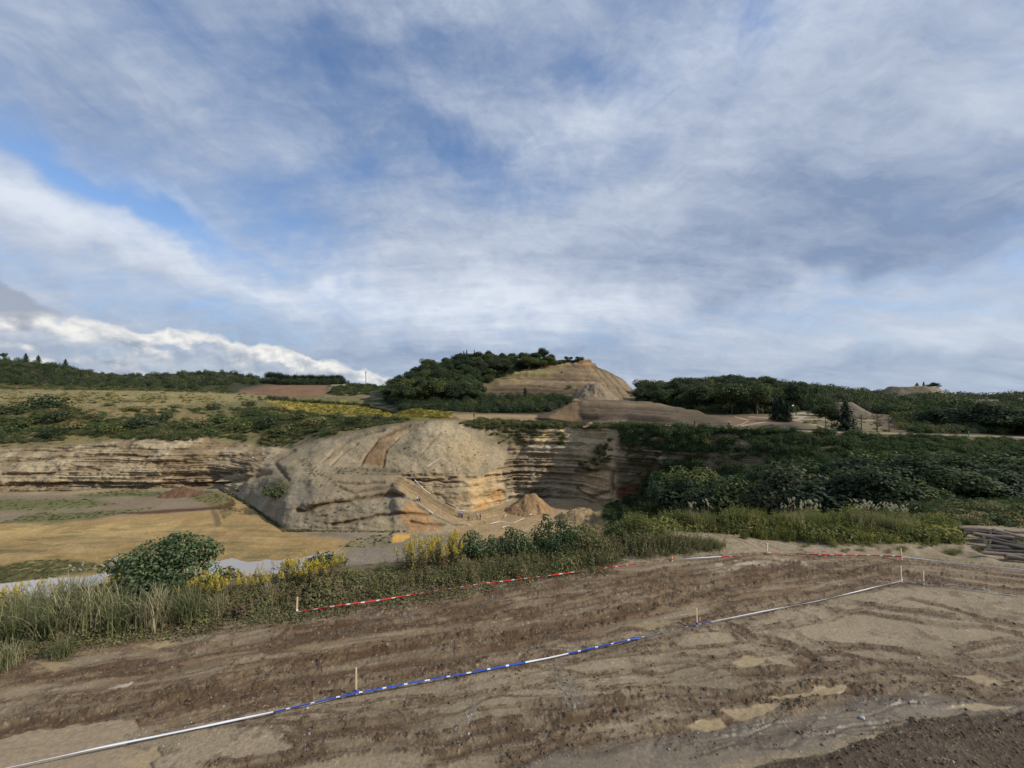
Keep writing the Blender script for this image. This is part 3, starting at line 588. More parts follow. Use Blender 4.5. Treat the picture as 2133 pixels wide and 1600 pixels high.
# ------------------------------------------------------------------ hills
SURFS = {'base': SURF}
def hill(name, rws, U, specs, base, px=1.6, bedk=0.0, amp=2.0, rough=6.0, ledges=(), mat=M_FAR, mins_=None, skirt=5.0):
    rws = [[(q[0], q[1] - 9, q[2] - skirt) for q in rws[0]]] + rws
    P, T = loft(rws, U, px, mins_ or [10] * (len(rws) - 1)); T = T - 1
    x, y, z = P[..., 0], P[..., 1], P[..., 2]; n = normals(P); u_, v_ = toimg(P)
    zq = z + 0.01 * x + 1.2 * (fbm(x / 25, y / 25, oct=2, seed=51) - 0.5)
    s = 0.5 * vn(zq * 0.55, zq * 0, seed=61) + 0.3 * vn(zq * 1.5, zq * 0 + 1, seed=62) + 0.2 * vn(zq * 3.5, x * 0.02, seed=63)
    s = np.clip((s - .5) * 1.9 + .5, 0, 1)
    st = np.clip(np.hypot(n[..., 0], n[..., 1]) * 1.3, 0, 1)
    g1 = fbm(x / rough, y / (rough * 5), oct=4, seed=64); g1 = 1 - np.abs(g1 - 0.5) * 4
    edge_ = sm(T, 0, 0.25)
    bk = bedk(u_, v_) if callable(bedk) else bedk
    dsp = (bk * (s - 0.5) * 7.0 * st + (fbm(x / (rough * 2), y / (rough * 2), z / rough, oct=5, seed=65) - 0.5) * amp + g1 * 0.22 * amp * st) * edge_
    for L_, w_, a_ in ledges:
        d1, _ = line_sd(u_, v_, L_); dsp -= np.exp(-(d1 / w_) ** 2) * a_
    P = P + n * dsp[..., None]
    u_, v_ = toimg(P); q = edge_noise(P, 9.0, 71); q2 = edge_noise(P, 2.5, 72)
    c = np.zeros(P.shape) + np.array(base); c = paint(c, u_, v_, q, specs)
    bkk = np.clip(np.asarray(bk) * 1.2, 0, 1) * np.ones(P.shape[:2])
    c = c * (1 - bkk[..., None] * (1 - (0.42 + 1.16 * s[..., None])))
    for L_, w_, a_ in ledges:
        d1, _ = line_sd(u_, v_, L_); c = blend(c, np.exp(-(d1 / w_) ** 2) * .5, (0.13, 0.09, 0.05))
    c = np.clip(c * (1 + 0.6 * q[..., None]) * (1 + 0.35 * q2[..., None]), 0.01, 0.8)
    me = mesh_np(name, P.reshape(-1, 3), grid_faces(*P.shape[:2]), mat, smooth=True, colors=c.reshape(-1, 3))
    o = obj(name, me, kind='structure')
    s_ = Surf(P, U); SURFS[name if name not in SURFS else name + str(len(SURFS))] = s_
    return s_

def ur(a, b, s=2.0): return np.arange(a, b, s)
FOREST = (0.040, 0.045, 0.022)
# central hill: wood on its left, quarried strata on its right
hc = hill('hill', [
 [Y(770,846,200),Y(830,860,172),Y(1000,864,168),Y(1150,860,172),Y(1200,842,215),Y(1325,836,235),Y(1370,833,245)],
 [Y(770,835,225),Y(830,838,215),Y(900,822,225),Y(1000,832,225),Y(1060,830,232),Y(1200,822,245),Y(1290,822,255),Y(1325,829,255),Y(1370,832,260)],
 [Y(770,822,265),Y(830,818,262),Y(900,790,272),Y(1000,800,268),Y(1060,800,270),Y(1200,795,275),Y(1290,803,290),Y(1325,827,275),Y(1370,830,280)],
 [Y(770,818,285),Y(830,805,285),Y(900,778,295),Y(1000,775,290),Y(1060,780,282),Y(1200,771,300),Y(1290,792,302),Y(1325,825,285),Y(1370,829,290)],
 [Y(770,816,300),Y(800,812,305),Y(850,798,310),Y(880,779,315),Y(920,766,320),Y(965,756,325),Y(1000,753,328),Y(1100,753,328),Y(1160,753,328),Y(1190,751,328),Y(1213,746,328),Y(1225,752,326),Y(1240,763,322),Y(1265,773,316),Y(1290,785,310),Y(1308,799,304),Y(1320,815,298),Y(1330,824,292),Y(1370,828,300)],
 [Rr(770,-13,400),Rr(1213,-2,400),Rr(1370,-13,400)], [Rr(770,-14,470),Rr(1370,-14,470)]], ur(770, 1372),
 [([(760, 900), (760, 700), (1165, 700), (1150, 765), (1060, 775), (1000, 800), (985, 812), (1010, 825), (1190, 826), (1190, 900)], FOREST, 2, 6, 1),
  ([(985, 800), (1040, 783), (1100, 766), (1160, 758), (1180, 762), (1150, 785), (1060, 800), (1010, 806)], (0.15, 0.12, 0.065), 2, 5, .9),
  ([(1060, 780), (1170, 750), (1172, 765), (1120, 785), (1080, 790)], (0.17, 0.145, 0.075), 3, 8, .7),
  ([(1130, 765), (1200, 748), (1215, 744), (1232, 760), (1225, 766), (1190, 756), (1150, 768)], (0.20, 0.125, 0.070), 1.5, 4, .9),
  ([(1100, 758), (1160, 748), (1205, 745), (1190, 752), (1140, 762)], (0.08, 0.08, 0.035), 1, 3, .9),
  ([(1040, 797), (1100, 796), (1200, 803), (1200, 808), (1100, 802), (1040, 803)], (0.25, 0.20, 0.135), 1, 5, .7),
  ([(1225, 762), (1260, 775), (1300, 792), (1330, 826), (1290, 838), (1250, 800)], (0.195, 0.150, 0.100), 3, 4, .85),
 ], (0.130, 0.098, 0.067), bedk=lambda u, v: sm(u, 1000, 1040) * (1 - sm(u, 1225, 1260)) * (1 - sm(v, 838, 842)), amp=2.4, rough=7.0,
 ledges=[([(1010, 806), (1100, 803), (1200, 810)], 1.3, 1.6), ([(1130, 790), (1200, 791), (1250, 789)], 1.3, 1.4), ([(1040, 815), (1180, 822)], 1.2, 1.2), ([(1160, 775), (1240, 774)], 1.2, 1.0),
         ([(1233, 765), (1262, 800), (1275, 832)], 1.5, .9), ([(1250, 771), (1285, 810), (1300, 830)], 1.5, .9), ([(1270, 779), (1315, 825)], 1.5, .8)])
# broad spoil heap in front of the hill
hm = hill('mound', [
 [Y(1120,870,141),Y(1150,872,139),Y(1200,880,136.5),Y(1300,886,127),Y(1400,890,117),Y(1520,890,109.5)],
 [Y(1120,868,144),Y(1150,866,144),Y(1200,858,143),Y(1300,862,139),Y(1400,868,128),Y(1520,887,112)],
 [Y(1120,867,147),Y(1150,861,148),Y(1172,848,150),Y(1200,836,152),Y(1230,833,155),Y(1260,834,157),Y(1330,838,157),Y(1380,845,152),Y(1420,849,146),Y(1450,856,138),Y(1480,866,128),Y(1520,884,116)],
 [Y(1120,866,150),Y(1200,840,170),Y(1330,840,172),Y(1420,852,158),Y(1520,883,120)],
 [Rr(1120,-13,160),Rr(1330,-13,195),Rr(1520,-13,150)]], ur(1120, 1521),
 [([(1140, 880), (1150, 862), (1200, 832), (1206, 850), (1203, 885)], (0.17, 0.112, 0.066), 3, 7, .9),
  ([(1350, 900), (1400, 845), (1460, 850), (1525, 890)], (0.085, 0.066, 0.045), 10, 8, .8),
  ([(1200, 835), (1450, 845), (1480, 862), (1200, 842)], (0.11, 0.085, 0.055), 4, 8, .7),
  ([(1220, 885), (1260, 868), (1310, 872), (1290, 890)], (0.24, 0.19, 0.14), 4, 8, .7)],
 (0.080, 0.060, 0.045), bedk=lambda u, v: 0.8 * sm(u, 1203, 1215) * (1 - sm(u, 1370, 1420)), amp=1.3, rough=3.0, skirt=.6)
# far wooded ridges on the left
hl = hill('hill', [
 [Y(-700,815,430),Y(0,812,400),Y(300,815,400),Y(480,828,340),Y(560,836,300),Y(690,842,290),Y(830,852,260),Y(880,850,270)],
 [Y(-700,790,520),Y(0,800,470),Y(200,808,470),Y(300,806,480),Y(480,808,430),Y(560,806,400),Y(690,806,400),Y(800,826,340),Y(880,830,330)],
 [Y(-700,745,620),Y(0,749,560),Y(60,752,570),Y(150,768,590),Y(220,779,610),Y(290,782,620),Y(330,779,640),Y(430,774,640),Y(500,779,640),Y(545,792,560),Y(590,799,450),Y(680,800,450),Y(720,797,480),Y(770,800,500),Y(800,807,500),Y(850,812,500),Y(880,818,500)],
 [Rr(-700,-10,850),Rr(880,-10,850)]], ur(-700, 881),
 [([(480, 838), (500, 812), (560, 802), (640, 801), (682, 803), (676, 825), (640, 836)], (0.185, 0.110, 0.070), 3, 9, .9),
  ([(480, 832), (530, 822), (600, 832), (560, 840)], (0.20, 0.115, 0.07), 2, 5, .8),
  ([(672, 830), (685, 806), (700, 806), (740, 812), (800, 812), (830, 850), (690, 845)], (0.175, 0.135, 0.085), 3, 8, .9),
  ([(690, 798), (712, 793), (724, 795), (718, 803), (690, 803)], (0.36, 0.30, 0.2), 1.5, 4, .9),
  ([(-700, 800), (0, 802), (130, 806), (130, 812), (-700, 816)], (0.15, 0.10, 0.065), 1.5, 4, .9)],
 FOREST, amp=5, rough=20)
# wooded ridge on the right
hr = hill('hill', [
 [Y(1300,842,225),Y(1340,846,205),Y(1450,858,170),Y(1560,866,155),Y(1650,862,165),Y(1800,866,165),Y(2133,878,140),Y(2850,880,140)],
 [Y(1300,832,260),Y(1340,832,250),Y(1450,832,230),Y(1560,835,215),Y(1650,838,220),Y(1800,848,215),Y(2133,858,190),Y(2850,850,190)],
 [Y(1300,826,330),Y(1340,820,320),Y(1400,813,300),Y(1480,804,300),Y(1600,803,310),Y(1700,808,320),Y(1760,816,330),Y(1850,822,330),Y(1950,822,330),Y(2060,829,330),Y(2133,825,330),Y(2850,812,330)],
 [Rr(1300,-13,480),Rr(2850,-13,480)]], ur(1300, 2850, 3.0), [([(1640, 828), (1700, 830), (1692, 850), (1642, 848)], (0.27, 0.20, 0.12), 3, 10, .9)], FOREST, amp=3, rough=10)

# heaps: real cones of soil standing on the ground
HEAPS = []
def heap(name, label, u, y, d, w, h, dep, col, flat=0.0, amp=0.12, seed=1, n=90, col2=None, group=None, skew=0.0):
    """w,h in photo pixels at depth d; dep in metres"""
    z0 = CAMZ - (y - CV) / F * d; x0 = (u - CU) / F * d; R_ = w / F * d / 2; H = h / F * d
    a = np.linspace(-1.15, 1.15, n); gx, gy = np.meshgrid(a, a)
    ang = np.arctan2(gy, gx); rr = np.hypot(gx, gy) * (1 + 0.25 * (fbm(np.cos(ang) * 2 + 5, np.sin(ang) * 2 + 5, oct=3, seed=seed) - 0.5))
    hh = np.clip((1 - rr) / (1 - flat), 0, 1); hh = hh * (1 - 0.25 * hh * (1 - hh))
    xs, ys = gx * R_ + skew * hh * R_, gy * dep
    hh = hh + amp * (fbm(xs / R_ * 4, ys / R_ * 4, oct=5, seed=seed + 3) - 0.5) * sm(hh, 0, 0.3) * 2
    zs = hh * H - 0.6 * (rr > 1.0) * (rr - 1)
    V = np.stack([xs, ys, zs], -1)
    q = fbm(xs / 1.5, ys / 1.5, oct=4, seed=seed) - .5
    c = np.array(col) * (1 + 0.7 * q[..., None])
    if col2: c = blend(c, sm(q, 0.02, 0.12), col2)
    me = mesh_np(name, V.reshape(-1, 3), grid_faces(n, n), M_FAR, smooth=True, colors=np.clip(c, .01, .8).reshape(-1, 3))
    o = obj(name, me, loc=(x0, d + dep * 0.9, z0)); o['label'] = label; o['category'] = 'mound'
    if group: o['group'] = group
    return o
heap('soil_heap', 'steep dark flat topped spoil heap against the quarried hill face', 1248, 834, 222, 112, 35, 13, (0.20, 0.16, 0.12), flat=0.22, amp=.18, seed=3, n=120)
heap('gravel_heap', 'smooth grey gravel heap beside the dark tree on the plateau', 1795, 878, 150, 165, 38, 12, (0.14, 0.122, 0.10), flat=.3, amp=.04, seed=5)
heap('gravel_heap', 'large brown grey heap with small trees along its crest', 1975, 852, 245, 215, 46, 24, (0.20, 0.165, 0.125), flat=.42, amp=.10, seed=7, col2=(0.23, 0.19, 0.13))
heap('sand_heap', 'orange brown sand heap in the pit beside the track bend', 1100, 1083, 107, 130, 38, 7.5, (0.25, 0.165, 0.095), amp=.22, flat=.18, skew=.12, seed=9, n=110)
heap('sand_heap', 'tan sand heap at the foot of the scree near the pit bushes', 1208, 1104, 99, 125, 30, 6.5, (0.27, 0.20, 0.125), amp=.20, flat=.3, skew=.2, seed=11, n=110)
heap('soil_heap', 'low rust red soil heap among weeds below the left cliff', 355, 1040, 124, 105, 20, 5, (0.115, 0.068, 0.045), amp=.3, seed=13)
heap('soil_heap', 'low black heap beside the track on the plateau', 1632, 897, 104, 84, 11, 5, (0.042, 0.040, 0.042), amp=.2, seed=15)
heap('sand_heap', 'tall pale sand cone at the left cliff foot near the promontory', 505, 1000, 136, 90, 44, 6, (0.31, 0.255, 0.18), amp=.08, seed=17)
heap('soil_heap', 'small earth lump on the skyline of the right plateau edge', 1232, 888, 128, 30, 9, 2.5, (0.26, 0.2, 0.14), amp=.2, seed=19, n=50)
heap('gravel_heap', 'grey stony bank at the far right edge behind the trees', 2110, 866, 190, 130, 32, 12, (0.17, 0.155, 0.14), flat=.3, amp=.06, seed=23)

# standing water at the pit edge
M_WATER, gw, pw, _ = new_mat('water'); pw.inputs['Base Color'].default_value = (0.34, 0.30, 0.25, 1); pw.inputs['Roughness'].default_value = 0.12; pw.inputs['Specular IOR Level'].default_value = 0.9
gt = gw.node('ShaderNodeNewGeometry'); bump(gw, pw, gw.noise(gt.outputs['Position'], 3.0, 3), 0.01, 0.3)
def water(P_, r, seed):
    """a level sheet lying where the shallow pool stands, with a ragged margin"""
    P_ = np.array(P_, float); us = np.arange(P_[:, 0].min() - 8, P_[:, 0].max() + 8, 1.5); ys = np.arange(P_[:, 1].min() - 6, P_[:, 1].max() + 6, 0.9)
    U_, Y_ = np.meshgrid(us, ys); d = -r * F / (Y_ - CV); x = (U_ - CU) / F * d
    n_ = (fbm(x / 2.2, d / 1.6, oct=5, seed=seed) - .5) * 16; inside = poly_sd(U_ + n_, Y_ + n_ * .45, P_) > 0
    V = np.stack([x, d, np.full_like(x, r + CAMZ)], -1).reshape(-1, 3); f = grid_faces(*U_.shape); f = f[inside.ravel()[f].all(1)]
    used, inv = np.unique(f, return_inverse=True)
    obj('water', mesh_np('water', V[used], inv.reshape(f.shape)[:, ::-1], M_WATER), kind='structure')
water([(430, 1168), (455, 1168), (478, 1160), (520, 1171), (548, 1167), (600, 1163), (640, 1160), (660, 1152), (672, 1148), (705, 1153), (650, 1166), (640, 1200), (430, 1210)], -33.98, 3)
water([(-250, 1250), (-100, 1228), (0, 1216), (40, 1212), (110, 1203), (170, 1200), (235, 1191), (300, 1190), (360, 1194), (300, 1240), (0, 1260)], -33.98, 5)
# ------------------------------------------------------------------ the muddy bench in front
UN = np.concatenate([np.arange(-700, -40, 10), np.arange(-40, 2180, 2.0), np.arange(2180, 2850, 10)])
crest = sorted(rows[0]); cu_ = [q[0] for q in crest]
crD = np.interp(UN, cu_, [q[2] for q in crest]); crR = np.interp(UN, cu_, [q[1] for q in crest])
k7 = np.array([1, 2, 3, 4, 3, 2, 1], float) / 16
NR = 520
yA = 1960.0
tt = np.linspace(0, 1, NR)[:, None]
yB = CV + 7.0 / crD * F
yy = lerp(yA, yB[None, :], tt)
Dn = 7.0 * F / (yy - CV)
Xn = (UN[None, :] - CU) / F * Dn
un = UN[None, :] + 0 * Dn
bl_u, bl_y = [-700, 20, 740, 1452, 1879, 1924, 2133, 2850], [1750, 1597, 1443, 1300, 1209, 1212, 1241, 1330]
rd_u, rd_y = [-700, 0, 300, 618, 1000, 1400, 1598, 1879, 2133, 2850], [1500, 1345, 1312, 1275, 1222, 1166, 1150, 1160, 1186, 1250]
ybl, yrd = np.interp(un, bl_u, bl_y), np.interp(un, rd_u, rd_y)
across = (yy - ybl) / (yrd - ybl)            # 0 on the blue tape, 1 on the red tape
def wpt(p):
    d = 7.0 * F / (p[1] - CV); return ((p[0] - CU) / F * d, d)
Dbl = 7 * F / (ybl - CV); Drd = 7 * F / (yrd - CV)
acm = (Dn - Dbl)                             # metres beyond the blue tape
st1 = fbm(Xn * 0.55, acm * 4.2, oct=5, seed=81); st2 = fbm(Xn * 1.3 + 5, acm * 11, oct=4, seed=82)
cl = fbm(Xn * 6, Dn * 6, oct=5, seed=83, gain=.6); big = fbm(Xn * 0.45, Dn * 0.6, oct=4, seed=84); med = fbm(Xn * 1.8, Dn * 2.4, oct=5, seed=85)
fine = fbm(Xn * 22, Dn * 22, oct=3, seed=86, gain=.7)
Hn = (big - .5) * 0.16 + (med - .5) * 0.045
inlane = sm(across, 0.02, 0.12) * (1 - sm(across, 0.86, 1.02))
Hn += (st1 - .5) * 0.06 * inlane + (st2 - .5) * 0.02 * (0.35 + inlane)
brown = np.clip(sm(st1 * .6 + st2 * .4 + (med - .5) * .5, 0.49, 0.63), 0, 1) * (0.25 + .75 * inlane)
clod = sm(cl * .6 + fine * .4 + (st1 - .5) * .5 * inlane + (med - .5) * .35, 0.50, 0.60)
RUT = np.zeros_like(Hn); BERM = np.zeros_like(Hn); RC = np.zeros_like(Hn)
def rut(P_, w=0.10, dep=0.06, berm=0.5, dark=1.0, tread=0.0, fade=True):
    global Hn, RC
    W_ = np.array([wpt(p) for p in P_])
    wob = (fbm(Xn * 0.7, Dn * 0.7, oct=3, seed=int(abs(P_[0][0] + P_[0][1])) % 97) - .5) * 0.55
    x0_, x1_ = W_[:, 0].min() - 1, W_[:, 0].max() + 1; y0_, y1_ = W_[:, 1].min() - 1, W_[:, 1].max() + 1
    msk = (Xn > x0_) & (Xn < x1_) & (Dn > y0_) & (Dn < y1_)
    if not msk.any(): return
    d_, s_ = line_sd(Xn[msk], Dn[msk] + wob[msk], W_)
    L_ = np.sum(np.hypot(*np.diff(W_, axis=0).T)); en = sm(s_, 0, 0.6) * (1 - sm(s_, L_ - 0.6, L_)) if fade else 1
    var = 0.55 + 0.9 * vn(s_ * 1.3, s_ * 0, seed=5)
    e = np.exp(-(d_ / w) ** 2) * en; b = np.exp(-((d_ - w * 1.9) / (w * .75)) ** 2) * en
    dh = -dep * .5 * e * var + dep * .5 * berm * b * (0.4 + 1.0 * sm(cl[msk], .42, .6)) + (tread * np.sin(s_ * 2 * math.pi / 0.13) * e)
    Hn[msk] += dh
    RC[msk] = np.maximum(RC[msk], np.clip(dark * (e * .55 + b * (.35 + .9 * clod[msk])) * var, 0, 1))
rs = np.random.default_rng(5)
for i in range(26):
    a0 = rs.uniform(0.03, 0.92); dr = rs.uniform(-.12, .12); ua, ub = sorted(rs.uniform(-300, 2300, 2));
    if ub - ua < 500: ub = ua + 700
    P_ = []
    for u_ in np.arange(ua, ub, 90):
        aa = a0 + dr * (u_ - ua) / 1000 + 0.06 * math.sin(u_ / 170 + i)
        yb_, yr_ = np.interp(u_, bl_u, bl_y), np.interp(u_, rd_u, rd_y); P_.append((u_, lerp(yb_, yr_, aa)))
    rut(P_, w=rs.uniform(.05, .13), dep=rs.uniform(.03, .085), dark=rs.uniform(.5, 1), tread=0.004 if i % 4 == 0 else 0)
for i in range(46):
    a0 = rs.uniform(0.0, 1.0); dr = rs.uniform(-.2, .2); ua = rs.uniform(-200, 2000); P_ = []
    for u_ in np.arange(ua, ua + rs.uniform(250, 800), 70):
        aa = a0 + dr * (u_ - ua) / 1000 + 0.03 * math.sin(u_ / 110 + i); P_.append((u_, lerp(np.interp(u_, bl_u, bl_y), np.interp(u_, rd_u, rd_y), aa)))
    if len(P_) > 2: rut(P_, w=rs.uniform(.02, .045), dep=rs.uniform(.015, .04), dark=rs.uniform(.5, 1))
for i in range(22):
    u0_, y0_ = rs.uniform(900, 2300), rs.uniform(1330, 1600); sl_ = rs.uniform(-.22, .1); ln_ = rs.uniform(200, 600); P_ = [(u0_ + q * ln_, y0_ + q * ln_ * sl_ + 8 * math.sin(q * 4 + i)) for q in np.linspace(0, 1, 7)]
    rut(P_, w=rs.uniform(.02, .06), dep=rs.uniform(.02, .05), dark=rs.uniform(.4, .95))
for i in range(30):
    u0_, y0_ = rs.uniform(-200, 2000), rs.uniform(1400, 1600); ln_ = rs.uniform(500, 1100); P_ = [(u0_ + q * ln_, y0_ - q * ln_ * .13 + 10 * math.sin(q * 3 + i)) for q in np.linspace(0, 1, 8)]
    rut(P_, w=rs.uniform(.015, .035), dep=rs.uniform(.015, .035), dark=rs.uniform(.5, 1))
for P_, w_, dp in (
 ([(1060, 1480), (1200, 1475), (1300, 1456), (1378, 1437), (1456, 1440), (1573, 1452), (1651, 1448), (1808, 1433), (1964, 1437), (2200, 1441)], .11, .09),
 ([(1589, 1351), (1730, 1362), (1886, 1378), (2030, 1396)], .05, .05), ([(1700, 1350), (1769, 1351), (1886, 1357), (1984, 1370), (2034, 1382), (2200, 1388)], .06, .06),
 ([(1100, 1510), (1300, 1480), (1398, 1460), (1534, 1456), (1690, 1441), (1847, 1444), (2133, 1468), (2250, 1476)], .12, .09),
 ([(1500, 1410), (1690, 1398), (1808, 1392), (2003, 1405), (2133, 1385), (2300, 1370)], .10, .08), ([(585, 1497), (650, 1515), (800, 1510), (950, 1500)], .12, .07),
 ([(380, 1608), (600, 1580), (800, 1550), (950, 1530), (1067, 1517), (1200, 1500), (1300, 1470)], .09, .08), ([(850, 1600), (1067, 1535), (1200, 1508), (1350, 1478)], .08, .07),
 ([(1000, 1610), (1180, 1560), (1330, 1540), (1480, 1510)], .07, .05), ([(1330, 1560), (1400, 1532), (1560, 1490), (1680, 1455), (1770, 1430), (1900, 1425)], .12, .08),
 ([(1430, 1570), (1560, 1525), (1700, 1480), (1860, 1455)], .10, .06), ([(1850, 1240), (1960, 1262), (2060, 1290), (2200, 1310)], .07, .05), ([(1750, 1250), (1900, 1275), (2150, 1300)], .08, .05),
 ([(1700, 1270), (1900, 1290), (2200, 1330)], .06, .04), ([(1560, 1330), (1640, 1345), (1700, 1375), (1640, 1420)], .12, .06), ([(1480, 1290), (1540, 1315), (1580, 1350)], .15, .06),
 ([(1590, 1170), (1750, 1180), (1900, 1195), (2133, 1212), (2300, 1230)], .09, .09), ([(1620, 1186), (1800, 1190), (2133, 1232), (2300, 1245)], .09, .08), ([(1050, 1240), (1130, 1226), (1230, 1200), (1330, 1195)], .10, .08),
 ([(900, 1285), (1000, 1275), (1100, 1252), (1180, 1245)], .1, .08), ([(0, 1505), (240, 1480), (480, 1445), (700, 1402), (900, 1370), (1150, 1330)], .16, .09), ([(-200, 1560), (100, 1500), (400, 1460), (640, 1430)], .10, .07),
 ([(1460, 1240), (1280, 1290), (1140, 1320)], .07, .06), ([(1010, 1340), (1250, 1290), (1500, 1225), (1650, 1190)], .12, .09), ([(0, 1420), (180, 1390), (420, 1360), (640, 1345)], .07, .04)):
    rut(P_, w_, dp, tread=0.003)
# lugged tyre print
def px(P_, soft=6, wob=10): return sm(poly_sd(un + (med - .5) * wob * 4, yy + (med - .5) * wob * 2, P_), -soft, soft)
tp = px([(1300, 1568), (1400, 1522), (1560, 1478), (1690, 1438), (1790, 1425), (1720, 1462), (1580, 1515), (1420, 1560)], 4, 3)
Hn += tp * 0.010 * np.sin((Xn * 0.8 - Dn * 0.6 + (med - .5) * .25) * 2 * math.pi / 0.21) * sm(big, .3, .6)
tp2 = px([(1370, 1112), (1430, 1108), (1600, 1128), (1640, 1150), (1500, 1138), (1400, 1128)], 4, 3)
Hn += tp2 * 0.045 * np.sign(np.sin((Xn * 0.9 + Dn * 0.4) * 2 * math.pi / 0.42)) * .5
# low spoil bank on the right by the weeds, small bank along the left verge
Hn += 0.45 * np.exp(-((Xn - 7.5) / 2.6) ** 2 - ((Dn - 18.0) / 1.3) ** 2)
Hn += 0.22 * sm(yy, 1300, 1400) * 0
verge = sm(across, 1.0, 1.25)
Hn += verge * (fbm(Xn * 1.2, Dn * 1.2, oct=4, seed=91) - .35) * 0.28 * (1 - sm(tt + 0 * un, .93, 1.0))
mulch = px([(1480, 1640), (1600, 1590), (1760, 1562), (1900, 1515), (1980, 1492), (2133, 1478), (2900, 1440), (2900, 2000), (1300, 2000)], 5, 6)
Hn += mulch * ((cl - .5) * 0.055 + (fine - .5) * 0.02 + 0.03)
wetm = px([(1040, 1620), (1150, 1560), (1330, 1545), (1560, 1500), (1700, 1480), (1900, 1440), (2133, 1458), (2300, 1460), (2133, 1478), (1960, 1492), (1850, 1520), (1700, 1560), (1500, 1590), (1450, 1660), (1000, 1700)], 8, 12)
pud1 = px([(-500, 1570), (0, 1535), (120, 1512), (190, 1500), (285, 1500), (290, 1520), (262, 1536), (250, 1552), (330, 1570), (320, 1640), (-500, 1700)], 2, 12)
puds = [([(1430, 1512), (1455, 1500), (1500, 1496), (1510, 1508), (1470, 1524)], 1), ([(1525, 1378), (1560, 1368), (1600, 1374), (1575, 1386), (1540, 1388)], 1), ([(1600, 1372), (1640, 1374), (1660, 1386), (1620, 1384)], .7),
        ([(1600, 1452), (1700, 1430), (1775, 1424), (1760, 1438), (1680, 1452)], .9), ([(1500, 1480), (1590, 1460), (1640, 1462), (1540, 1500)], .8), ([(1980, 1405), (2040, 1402), (2100, 1424), (2060, 1428)], .8),
        ([(1960, 1476), (2040, 1462), (2110, 1466), (2050, 1476)], .9), ([(280, 1338), (330, 1330), (365, 1334), (320, 1346)], .9), ([(78, 1382), (95, 1370), (110, 1378), (155, 1384), (110, 1396)], .9),
        ([(1310, 1300), (1380, 1290), (1420, 1296), (1350, 1310)], .7), ([(2060, 1262), (2110, 1264), (2100, 1272)], .7), ([(250, 1590), (330, 1560), (345, 1580), (300, 1610)], .8)]
pudm = pud1.copy(); sat = pud1 * 0
for P_, a_ in puds:
    m_ = px(P_, 2, 8) * a_; pudm = np.maximum(pudm, m_); sat = np.maximum(sat, m_)
flatm = np.clip(pudm + wetm * .5, 0, 1)
Hn = Hn * (1 - .75 * pudm) - .015 * pudm; Hn = Hn * (1 - .3 * wetm)
Hn += (clod * 0.011 * np.clip(brown + RC, 0, 1) + (fine - .5) * 0.008) * (1 - flatm * .85)
# meet the crest row exactly
kk = sm(tt, .965, 1.0)
Rn = -7.0 + Hn * (1 - kk)
Pn0 = np.stack([Xn, Dn, Rn + CAMZ], -1)
r_end = np.interp(UN, UT, PT[0, :, 2]); x_end = (UN - CU) / F * crD
Dn2 = lerp(Dn, crD[None, :] + 0 * Dn, 0)
Pn0[..., 2] = lerp(Pn0[..., 2], r_end[None, :], kk)
# colours
Cn = np.zeros(Pn0.shape) + np.array((0.205, 0.168, 0.124))
Cn = Cn * (0.80 + 0.55 * big[..., None]) * (0.86 + .32 * med[..., None])
pale = px([(1440, 1330), (1520, 1290), (1640, 1275), (1800, 1290), (1870, 1330), (1780, 1352), (1640, 1345)], 22, 16) * .8
pale = np.maximum(pale, px([(1100, 1260), (1300, 1205), (1500, 1180), (1450, 1215), (1200, 1290), (1130, 1330)], 14, 12) * .5 * sm(st2, .42, .6))
pale = np.maximum(pale, px([(180, 1370), (700, 1290), (900, 1290), (600, 1350), (300, 1400)], 14, 12) * .5)
pale = np.maximum(pale, px([(250, 1500), (740, 1410), (800, 1420), (560, 1470)], 14, 12) * .35)
pale = np.maximum(pale, px([(1400, 1225), (1240, 1262), (1150, 1330), (1120, 1340), (1130, 1290)], 8, 12) * .6 * sm(st1, .4, .6))
pale = np.maximum(pale, sm(across, .95, 1.1) * sm(un, 1250, 1400) * .45)
Cn = blend(Cn, pale, (0.27, 0.225, 0.168))
Cn = blend(Cn, inlane * sm(st1, .30, .62) * .8, (0.158, 0.106, 0.062))
Cn = blend(Cn, brown * clod * .85, (0.080, 0.052, 0.032))
Cn = blend(Cn, np.clip(RC * 1.5, 0, 1) * .9, (0.066, 0.039, 0.022))
Cn = blend(Cn, clod * sm(med, .5, .6) * .5, (0.088, 0.062, 0.042))
Cn = blend(Cn, sm(st2 * .7 + med * .3, .60, .68) * (1 - inlane * .5) * .3, (0.24, 0.205, 0.16))
Cn = blend(Cn, px([(210, 1432), (240, 1422), (285, 1416), (270, 1426)], 2, 8) * .8, (0.42, 0.38, 0.33))
for P_ in ([(1605, 1158), (1660, 1166), (1700, 1178), (1620, 1166)], [(1440, 1190), (1560, 1172), (1640, 1172), (1500, 1186)], [(1700, 1170), (1790, 1160), (1760, 1168)], [(1420, 1215), (1500, 1190), (1450, 1205)], [(1010, 1290), (1060, 1280), (1040, 1290)]):
    Cn = blend(Cn, px(P_, 3, 12) * sm(st2, .4, .6) * .7, (0.40, 0.36, 0.30))
Cn = blend(Cn, wetm * .6, (0.105, 0.092, 0.078))
Cn = blend(Cn, pud1 * .9, (0.25, 0.198, 0.142)); Cn = blend(Cn, sat * .85, (0.30, 0.235, 0.145))
Cn = blend(Cn, mulch * .85, (0.062, 0.046, 0.032)); Cn = Cn * (1 - mulch[..., None] * .5 * (1 - 1.8 * cl[..., None] ** 1.5))
